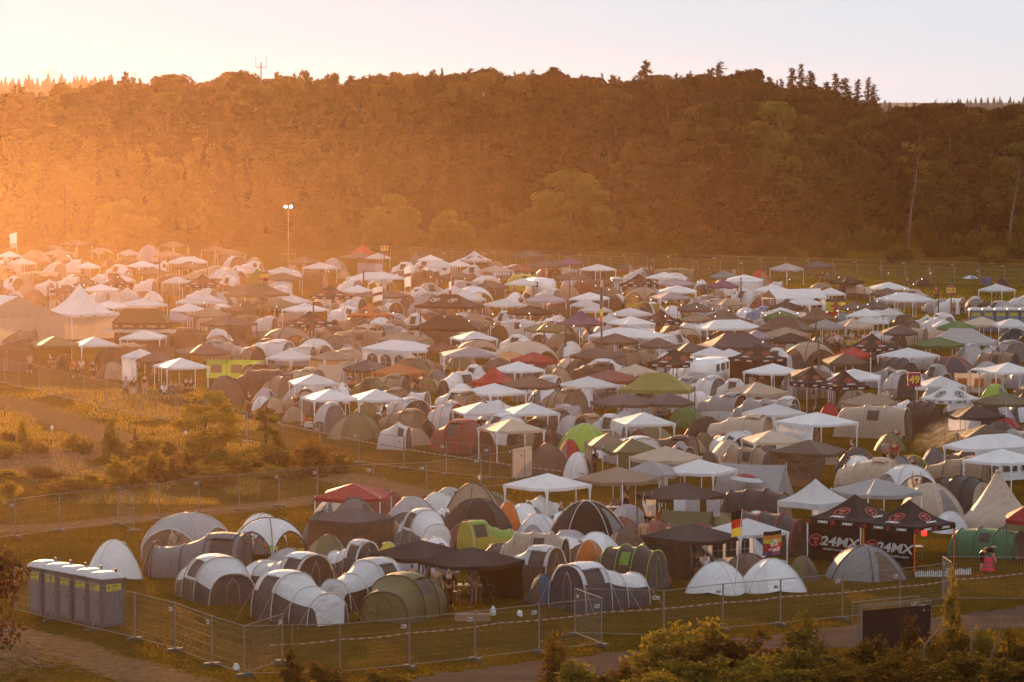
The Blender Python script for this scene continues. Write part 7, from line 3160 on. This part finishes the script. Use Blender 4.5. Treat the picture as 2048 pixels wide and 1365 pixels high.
def make_pose(hip=(0, 0, .93), lean=0.0, legs=None, arms=None, trouser=.9):
    """Joint positions; figures face -Y. legs/arms: lists of joint offsets for the l and r side."""
    c, s = math.cos(lean), math.sin(lean)

    def up(d, x=0, f=0):
        return (hip[0] + x, hip[1] - d * s - f * c, hip[2] + d * c - f * s)
    J = {'pel': hip, 'spi': up(.19), 'che': up(.42), 'nec': up(.56), 'hb': up(.64, 0, .012), 'hm': up(.72, 0, .022), 'ht': up(.80, 0, .008), 'nose': up(.705, 0, .118)}
    E_ = [('pel', 'spi'), ('spi', 'che'), ('che', 'nec'), ('nec', 'hb'), ('hb', 'hm'), ('hm', 'ht'), ('hm', 'nose')]
    for k, sg in (('l', -1), ('r', 1)):
        J['sh' + k] = up(.475, sg * .185)
        el, wr = arms[k]
        sh = J['sh' + k]
        J['el' + k] = (sh[0] + sg * el[0], sh[1] + el[1], sh[2] + el[2])
        J['wr' + k] = (J['el' + k][0] + sg * wr[0], J['el' + k][1] + wr[1], J['el' + k][2] + wr[2])
        d = (Vector(J['wr' + k]) - Vector(J['el' + k])).normalized()
        w = Vector(J['wr' + k])
        pa = w + d * .075
        J['pa' + k] = tuple(pa)
        E_ += [('che', 'sh' + k), ('sh' + k, 'el' + k), ('el' + k, 'wr' + k), ('wr' + k, 'pa' + k)]
        side = d.cross(Vector((sg, 0, .01))).normalized()
        for i in range(4):
            b = pa + side * (-.027 + .018 * i) + d * .03
            ln = (.062, .072, .068, .052)[i]
            J['f%s%d0' % (k, i)] = tuple(b)
            J['f%s%d1' % (k, i)] = tuple(b + d * ln + Vector((-sg * .012, 0, 0)))
            E_ += [('pa' + k, 'f%s%d0' % (k, i)), ('f%s%d0' % (k, i), 'f%s%d1' % (k, i))]
        b = w + d * .03 - side * .035
        J['f%s40' % k] = tuple(b)
        J['f%s41' % k] = tuple(b + d * .045 - side * .03)
        E_ += [('wr' + k, 'f%s40' % k), ('f%s40' % k, 'f%s41' % k)]
        kn, an, to = legs[k]
        J['hip' + k] = (hip[0] + sg * .095, hip[1], hip[2] - .05)
        h = J['hip' + k]
        J['kn' + k] = (h[0] + sg * kn[0], h[1] + kn[1], h[2] + kn[2])
        q = J['kn' + k]
        J['an' + k] = (q[0] + sg * an[0], q[1] + an[1], q[2] + an[2])
        q = J['an' + k]
        J['toe' + k] = (q[0] + sg * to[0], q[1] + to[1], q[2] + to[2])
        E_ += [('pel', 'hip' + k), ('hip' + k, 'kn' + k), ('kn' + k, 'an' + k), ('an' + k, 'toe' + k)]
    return (J, E_, trouser)


def person_protos():
    st = ((.01, -.02, -.42), (0, .03, -.40), (.02, -.16, -.045))
    dn = ((.06, .02, -.29), (.0, -.06, -.24))
    bent = ((.05, .03, -.28), (-.12, -.22, .04))
    upa = ((.07, -.05, .28), (-.03, -.05, .25))
    PROTO['p_stand'] = person_mesh(make_pose(legs={'l': st, 'r': st}, arms={'l': dn, 'r': dn}))
    PROTO['p_talk'] = person_mesh(make_pose(legs={'l': st, 'r': ((.05, -.03, -.42), (.0, .04, -.40), (.03, -.16, -.045))}, arms={'l': bent, 'r': dn}, trouser=.15))
    PROTO['p_walk'] = person_mesh(make_pose(hip=(0, 0, .90), lean=.05, legs={'l': ((0, -.19, -.37), (0, .05, -.40), (.01, -.16, -.02)), 'r': ((0, .08, -.41), (0, .22, -.33), (.01, -.13, -.08))},
                                            arms={'l': ((.06, .12, -.26), (0, -.05, -.24)), 'r': ((.06, -.10, -.27), (0, -.14, -.20))}, trouser=.2))
    PROTO['p_sit'] = person_mesh(make_pose(hip=(0, 0, .50), lean=-.12, legs={'l': ((.03, -.42, .03), (0, -.04, -.41), (.01, -.15, -.04)), 'r': ((.05, -.42, .03), (.02, -.02, -.41), (.02, -.15, -.04))},
                                           arms={'l': ((.05, -.10, -.26), (-.06, -.24, .02)), 'r': ((.05, -.08, -.27), (-.02, -.24, .0))}, trouser=.3))
    PROTO['p_bend'] = person_mesh(make_pose(hip=(0, .10, .90), lean=1.15, legs={'l': ((.02, -.06, -.40), (0, .06, -.40), (.02, -.16, -.045)), 'r': ((.04, -.04, -.40), (0, .06, -.40), (.02, -.16, -.045))},
                                            arms={'l': ((.03, -.10, -.27), (-.02, -.08, -.23)), 'r': ((.03, -.12, -.26), (-.05, -.10, -.22))}, trouser=.15))
    PROTO['p_reach'] = person_mesh(make_pose(legs={'l': st, 'r': st}, arms={'l': upa, 'r': upa}))


def make_people():
    person_protos()
    PROTO['stool'] = MB().box((0, .03, .41), (.42, .40, .05)).tube([(-.18, -.15, 0), (.18, .2, .4)], .014, 4).tube([(.18, -.15, 0), (-.18, .2, .4)], .014, 4).mesh('camp_stool')
    skins = [plain('skin_fair', (.50, .28, .19), .5, var=.06), plain('skin_tan', (.40, .21, .13), .5, var=.06)]
    hairs = [plain('hair_dark', (.03, .02, .013), .6), plain('hair_brown', (.10, .055, .026), .6), plain('hair_blond', (.36, .22, .09), .6)]
    PPL = [  # region, head x, head top y, pose, turn, shirt, trousers, description
        ('R1', 230, 1000, 'walk', 160, 'E', 'B', 'person in a pale top walking along the fence in bright haze'), ('R1', 392, 1005, 'sit', 40, 'D', 'D', 'person in dark clothes seated under the scalloped olive gazebo'),
        ('R1', 572, 1040, 'walk', 20, 'O', 'B', 'person in an orange jacket and cap, left of three walking together'), ('R1', 635, 1035, 'walk', -10, 'W', 'D', 'person in a white top, middle of three walking together'),
        ('R1', 726, 1048, 'walk', 10, 'B', 'B', 'person in brown with a white cap, right of three walking together'),
        ('M5', 985, 205, 'walk', -20, 'LV', 'B', 'person in a mauve top walking behind the camp edge fence'), ('M5', 1047, 205, 'walk', 0, 'RB', 'W', 'person in a rust top walking in front of clear walls'),
        ('M5', 1130, 182, 'stand', 170, 'B', 'E', 'long haired person in a brown top with their back turned'), ('M5', 1280, 250, 'sit', 30, 'W', 'D', 'person in white seated beside a white gazebo leg'),
        ('M5', 1452, 208, 'stand', 190, 'K', 'K', 'person in black standing at a white gazebo, left of two'), ('M5', 1490, 212, 'stand', 160, 'K', 'D', 'person in black standing at a white gazebo, right of two'),
        ('M5', 1330, 235, 'sit', -30, 'D', 'B', 'seated person in dark grey under the white gazebo, leftmost'), ('M5', 1372, 240, 'sit', 20, 'B', 'B', 'seated person in brown under the white gazebo'),
        ('M5', 1410, 232, 'sit', 60, 'RB', 'B', 'seated person in rust red under the white gazebo'), ('M1', 380, 320, 'stand', 30, 'C', 'D', 'woman in a dark coat standing behind the slim sapling'),
        ('M1', 752, 328, 'stand', -30, 'D', 'D', 'person in dark grey beside the tilted white gazebo'), ('M1', 1172, 175, 'talk', 40, 'BL', 'D', 'person in blue beside the cream ridge tent'),
        ('M1', 1105, 112, 'stand', 180, 'B', 'B', 'person looking over the cream ridge tent'), ('M1', 1532, 240, 'sit', -20, 'W', 'D', 'person in white seated under the orange scalloped gazebo'),
        ('M1', 1690, 190, 'stand', 20, 'B', 'D', 'person in brown standing at an orange leg'), ('R2', 1585, 895, 'bend', 110, 'RB', 'D', 'person bending forward under the long white gazebo'),
        ('R2', 1640, 880, 'stand', 60, 'D', 'D', 'person in dark grey under the long white gazebo'), ('R2', 1720, 905, 'sit', -40, 'D', 'B', 'person seated at the right end of the long white gazebo'),
        ('R3', 150, 935, 'sit', 60, 'W', 'D', 'person in white seated high beside a mauve gazebo'), ('R3', 265, 995, 'sit', 20, 'E', 'D', 'blond person seated beside a white tent'),
        ('R3', 1320, 960, 'stand', 190, 'E', 'B', 'person in a cream shirt in front of a brown gazebo, back turned'), ('R3', 1050, 560, 'stand', 30, 'B', 'B', 'person in brown left of the purple peaked canopy'),
        ('R3', 1690, 197, 'talk', 20, 'W', 'D', 'person in white, left of three by the far fence'), ('R3', 1728, 195, 'talk', -40, 'LV', 'B', 'person in mauve, middle of three by the far fence'),
        ('R3', 1765, 198, 'stand', -80, 'E', 'B', 'person in cream, right of three by the far fence'), ('R3', 748, 432, 'stand', 20, 'RB', 'B', 'person in rust red behind a white gazebo with thin legs'),
        ('R3', 862, 245, 'stand', 10, 'W', 'D', 'person in white near the small red dome tent at the far side'), ('R3', 1185, 715, 'sit', 60, 'Y2', 'B', 'person in yellow seated by a purple tent'),
        ('R4', 655, 205, 'stand', 10, 'RB', 'B', 'person in rust red standing alone before the far fence'), ('R4', 850, 220, 'stand', -20, 'E', 'B', 'person in cream standing by the far fence'),
        ('R4', 1580, 245, 'stand', 150, 'TL', 'D', 'person in a teal shirt under the dark blue square gazebo'), ('R4', 1540, 240, 'stand', 20, 'K', 'K', 'person in black left of the teal shirted one'),
        ('R4', 1575, 715, 'talk', -20, 'T', 'D', 'person in tan at the left end of the crowd by the red glow'), ('R4', 1612, 730, 'stand', 30, 'LG', 'D', 'person in pale grey in the crowd, left part'),
        ('R4', 1655, 720, 'stand', 190, 'W', 'D', 'person in white in the crowd, back turned'), ('R4', 1690, 735, 'talk', 60, 'LV', 'B', 'person in mauve in the crowd, centre'),
        ('R4', 1720, 725, 'stand', 100, 'B', 'D', 'person in brown in the crowd, right of centre'), ('R4', 1745, 760, 'stand', 190, 'Y', 'D', 'person in a bright yellow vest, left of three in the crowd'),
        ('R4', 1790, 760, 'stand', 170, 'Y', 'D', 'person in a bright yellow vest, middle of three in the crowd'), ('R4', 1840, 750, 'stand', 200, 'Y', 'D', 'person in a bright yellow vest, right of three in the crowd'),
        ('R4', 1770, 705, 'talk', 20, 'W', 'B', 'person in white behind the yellow vests'), ('R4', 1820, 710, 'stand', 50, 'RB', 'D', 'person in rust red behind the yellow vests'),
        ('R4', 1870, 715, 'stand', 10, 'W', 'D', 'person in white at the right end of the crowd'), ('R4', 1635, 700, 'stand', 0, 'R', 'D', 'person in red in the crowd before the red glow'),
        ('R4', 1420, 1050, 'stand', 20, 'W', 'D', 'person in a white shirt under the left printed black canopy pair'), ('R4', 1520, 1050, 'stand', 190, 'E', 'D', 'person in cream under the joint of two printed black canopies'),
        ('R4', 1665, 1085, 'stand', -30, 'E', 'B', 'fair haired person in cream under the right printed black canopy'), ('R4', 1738, 1070, 'stand', 170, 'W', 'D', 'person in white at the right printed black canopy'),
        ('R4', 1340, 1095, 'sit', 30, 'D', 'D', 'seated person in dark grey left of the white shirted one'), ('R4', 1470, 1090, 'sit', -20, 'RB', 'D', 'seated person in rust between two standing ones in white'),
        ('R4', 1800, 1100, 'sit', 40, 'R', 'D', 'seated person in red right of the printed black canopies'), ('R4', 992, 1045, 'stand', 20, 'E', 'B', 'person in cream standing under a lone white gazebo'),
        ('R4', 1070, 1040, 'stand', 200, 'B', 'D', 'person in brown under a lone white gazebo'), ('R5', 1312, 278, 'stand', 10, 'R', 'D', 'person in red on the lawn left of the number 52 sign'),
        ('R5', 1087, 215, 'sit', -30, 'K', 'K', 'person in black sitting on the far lawn'), ('R5', 1215, 420, 'sit', 40, 'W', 'D', 'person in white seated under the long white gazebo on the lawn side'),
        ('R5', 1450, 388, 'stand', 30, 'E', 'D', 'person in cream behind the brown tent box'), ('R5', 1512, 382, 'stand', -20, 'BL', 'D', 'person in blue behind the brown tent box'),
        ('R5', 1585, 400, 'sit', 60, 'RB', 'B', 'person in rust seated left of the far toilets'), ('R5', 822, 775, 'stand', 10, 'SB', 'D', 'person in sky blue under a printed black canopy'),
        ('R5', 1780, 705, 'stand', -20, 'B', 'B', 'person in brown at the right leg of a white gazebo'), ('R5', 935, 1075, 'stand', 60, 'E', 'D', 'person in cream before the pale tent left of the 49 sign'),
        ('R5', 912, 1085, 'stand', -20, 'W', 'D', 'person in white before the pale tent left of the 49 sign'), ('R5', 972, 1110, 'stand', 100, 'B', 'B', 'person in brown nearest to the 49 sign pole'),
        ('R5', 1163, 1140, 'sit', 20, 'LV', 'D', 'person in mauve seated beside the white printed canopy'),
        ('M4', 915, 500, 'talk', 20, 'LG', 'K', 'man in a pale grey shirt with a dark strap, talking to a woman in pink'), ('M4', 988, 510, 'talk', -20, 'R', 'D', 'woman in a pink top and dark shorts facing a man in grey'),
        ('M4', 998, 402, 'sit', 0, 'RB', 'D', 'person in a pale hat sitting above the olive dome tent'), ('M4', 1075, 620, 'sit', 20, 'D', 'B', 'person in a white cap sitting behind the arched tents, left of two'),
        ('M4', 1122, 625, 'sit', -10, 'B', 'B', 'person in brown sitting behind the arched tents, right of two'), ('M4', 942, 615, 'sit', 40, 'W', 'D', 'person in white crouching below the talking couple'),
        ('M4', 655, 500, 'sit', 50, 'RB', 'B', 'person in rust sitting in front of a walled white gazebo'), ('M4', 1530, 688, 'sit', -40, 'D', 'D', 'person in dark grey seated by arched windows'),
        ('M4', 1625, 690, 'sit', 180, 'K', 'B', 'person in black under the right edge gazebo, left of two'), ('M4', 1720, 690, 'sit', 150, 'K', 'K', 'person in black with a printed back under the right edge gazebo'),
        ('N1', 1020, 455, 'stand', 20, 'E', 'T', 'woman in a pale top standing in the grey event shelter'), ('N2', 1535, 300, 'sit', 60, 'D', 'D', 'white haired man seated at the table under the lone gazebo'),
        ('N2', 1582, 305, 'sit', -60, 'D', 'D', 'person in dark grey seated right of the white haired man'), ('N2', 655, 665, 'stand', 190, 'B', 'D', 'person in brown standing behind the olive ribbed tent'),
        ('N2', 800, 680, 'stand', 160, 'T', 'D', 'person in patterned tan under the black double gazebo'), ('N2', 870, 690, 'stand', 10, 'K', 'K', 'person in black under the black double gazebo'),
        ('N3', 388, 395, 'reach', 160, 'W', 'K', 'man in a white shirt reaching up under the charcoal gazebo'), ('N3', 360, 558, 'stand', 0, 'skin', 'D', 'bare chested man with a dark strap in front of the charcoal gazebo'),
        ('N3', 565, 592, 'sit', 0, 'B', 'D', 'person sitting right of the bare chested man'), ('N3', 858, 825, 'sit', 180, 'W', 'D', 'person in a white printed shirt sitting under the walled charcoal gazebo'),
        ('N4', 1672, 852, 'bend', 100, 'K', 'K', 'man in black bending down by the sea green tent, holding a pink vest'), ('N4', 1060, 252, 'reach', 170, 'skin', 'B', 'bare backed person with raised arms behind the tan dome tent'),
        ('N4', 735, 525, 'stand', 20, 'K', 'K', 'dark haired person between the two printed black canopies'),
    ]
    H_ = {'stand': 1.75, 'talk': 1.75, 'walk': 1.72, 'sit': 1.32, 'bend': 1.32, 'reach': 1.75}
    r = random.Random(3)
    for (reg, x, y, pose, turn, sh, tr, lab) in PPL:
        px, py = RP(reg, x, y)
        p = at(px, py, H_[pose] * 1.01)
        sk = r.choice(skins)
        o = build(PROTO['p_' + pose], 'person', (p.x, p.y, 0), R(turn), None,
                  {'main': sk, 'skin': sk, 'shirt': sk if sh == 'skin' else fabric(sh), 'trousers': fabric(tr), 'shoe': fabric('C'), 'hair': hairs[2] if 'blond' in lab or 'fair' in lab else (plain('hair_white', (.6, .58, .55), .6) if 'white haired' in lab else r.choice(hairs[:2]))})
        tag(o, lab, 'person', 'people in the camp')
        if pose == 'sit' and y > 0:
            q = link('camp_stool', PROTO['stool'], None, [M_POLE], (p.x, p.y, 0), R(turn))
            tag(q, 'camp stool under the ' + lab[:60].rsplit(' ', 1)[0] if len((lab[:60]).split()) < 11 else 'camp stool under the ' + ' '.join(lab.split()[:10]), 'stool', 'camp stools')
    # pink vest held by the bending man
    p = at(*RP('N4', 1710, 1085), .15)
    mb = MB()
    mb.grid(lambda u, v: ((u - .5) * (.34 + .30 * v), .05 * math.sin(u * 9) + .05 * (v - .5), .72 - .70 * v), 10, 8, matfn=lambda u, v: 1 if .40 < v < .50 or .66 < v < .76 else 0)
    o = link('safety_vest', mb.mesh('safety_vest', True, 2), None, [plain('pink_vest', (.85, .04, .11), .6), plain('vest_band', (.35, .10, .12), .5)], (p.x, p.y - .2, .05))
    tag(o, 'bright pink safety vest with bands, held by the bending man', 'vest')


def make_smoke():
    p = at_depth(1890, 868, 236)
    bm = bmesh.new()
    bmesh.ops.create_icosphere(bm, subdivisions=3, radius=1)
    for v in bm.verts:
        v.co *= 1 + .25 * mnoise.noise(v.co * 1.6)
    me = bpy.data.meshes.new('smoke')
    bm.to_mesh(me)
    bm.free()
    m, nt, out = new_mat('barbecue_smoke')
    tc = N(nt, 'ShaderNodeTexCoord')
    nz = N(nt, 'ShaderNodeTexNoise', Scale=2.4, Detail=7.0, Roughness=.68, Distortion=2.6)
    L(nt, tc.outputs['Object'], nz.inputs['Vector'])
    ln = N(nt, 'ShaderNodeVectorMath', operation='LENGTH')
    L(nt, tc.outputs['Object'], ln.inputs[0])
    f = N(nt, 'ShaderNodeMapRange')
    f.inputs[1].default_value, f.inputs[2].default_value, f.inputs[3].default_value, f.inputs[4].default_value = .25, 1.0, 1.0, 0.0
    L(nt, ln.outputs['Value'], f.inputs[0])
    mr = N(nt, 'ShaderNodeMapRange')
    mr.inputs[1].default_value, mr.inputs[2].default_value, mr.inputs[3].default_value, mr.inputs[4].default_value = .50, .72, 0, .75
    L(nt, nz.outputs['Fac'], mr.inputs[0])
    mu = N(nt, 'ShaderNodeMath', operation='MULTIPLY')
    L(nt, f.outputs[0], mu.inputs[0])
    L(nt, mr.outputs[0], mu.inputs[1])
    v = N(nt, 'ShaderNodeVolumePrincipled')
    v.inputs['Color'].default_value = (1, .95, .88, 1)
    v.inputs['Anisotropy'].default_value = .55
    L(nt, mu.outputs[0], v.inputs['Density'])
    L(nt, v.outputs[0], out.inputs['Volume'])
    me.materials.append(m)
    o = link('smoke', me, None, None, (p.x, p.y, max(p.z, 1.5)), 0, (2.5, 1.3, 1.05))
    structure(o, 'stuff')
    o.rotation_euler = (0, R(-22), 0)


def make_clutter(camp):
    """More campers, chairs and cool boxes in the lanes between the tents."""
    r = random.Random(23)
    seats = {}
    n = 0
    box = MB().box((0, 0, .17), (.52, .34, .32)).mesh('cool_box_body')
    lid = MB().box((0, 0, .36), (.54, .36, .06)).mesh('cool_box_lid')
    bag = MB().tube([(-.36, 0, .17), (-.28, 0, .19), (0, 0, .2), (.28, 0, .19), (.36, 0, .17)], [.06, .17, .19, .17, .06], 8).mesh('holdall_body', True)
    strap = MB().tube([(-.18, 0, .36), (0, 0, .48), (.18, 0, .36)], .02, 4).mesh('holdall_strap')
    roofs = [q for q in camp if q['k'] in 'gxqrmo']
    r.shuffle(roofs)
    for q in roofs[:88]:
        s = FPX / q['loc'].y
        a = r.random() * 6.28
        d = q['rad'] * r.uniform(.2, .62)
        p = q['loc'] + Vector((math.cos(a) * d, -abs(math.sin(a)) * d - .3, 0))
        px, py = to_px((p.x, p.y, 1.0))
        if n % 3 < 2:
            c = r.choice(['W', 'D', 'E', 'B', 'RB', 'LV', 'BL', 'K', 'C', 'T', 'R', 'GY', 'OL', 'LG', 'TL'])
            t = r.choice(['D', 'C', 'B', 'K', 'T'])
            pose = r.choice(['stand', 'talk', 'sit', 'sit', 'walk'])
            sk = r.choice([MATS['skin_fair'], MATS['skin_tan']])
            o = build(PROTO['p_' + pose], 'person', (p.x, p.y, 0), r.random() * 6.28, None, {'main': sk, 'skin': sk, 'shirt': fabric(c), 'trousers': fabric(t), 'shoe': fabric('C'),
                                                                                       'hair': MATS[r.choice(['hair_dark', 'hair_brown', 'hair_blond'])]})
            o['category'] = 'person'
            o['group'] = 'people in the camp'
            TO_LABEL.append((o, '%s person in %s' % ({'stand': 'standing', 'talk': 'gesturing', 'sit': 'seated', 'walk': 'walking'}[pose], FAB_WORD[c]), px, py))
            if pose == 'sit':
                st = link('camp_stool', PROTO['stool'], None, [M_POLE], (p.x, p.y, 0), o.rotation_euler.z)
                st['category'] = 'stool'
                st['group'] = 'camp stools'
                TO_LABEL.append((st, 'camp stool under person in ' + FAB_WORD[c], px, py))
        else:
            c = r.choice(['BL', 'R', 'W', 'GY', 'N'])
            k = r.random() < .6
            o = build([('body', box, ['main']), ('lid', lid, ['low'])] if k else [('body', bag, ['main']), ('strap', strap, ['low'])], 'cool_box' if k else 'holdall', (p.x, p.y, 0), r.random() * 3, None,
                      {'main': fabric(c) if not k else plain('cool_box_' + FAB_WORD[c].replace(' ', '_'), FAB[c], .4), 'low': fabric('W') if k else fabric('C')})
            o['category'] = 'cool box' if k else 'bag'
            o['group'] = 'camping gear under the gazebos'
            TO_LABEL.append((o, FAB_WORD[c] + (' cool box, white lid,' if k else ' holdall with a dark strap'), px, py))
        n += 1
# ================================================================== build everything
make_world_camera()
make_ground()
make_road()
make_grass()
make_hills()
make_turbines()
make_haze()
build_protos()
CAMP = make_camp()
make_fences()
make_tape()
make_toilets()
make_poles()
make_flags()
make_big_things()
make_furniture()
make_people()
make_clutter(CAMP)
make_smoke()
make_forest()
make_bushes()
write_labels()
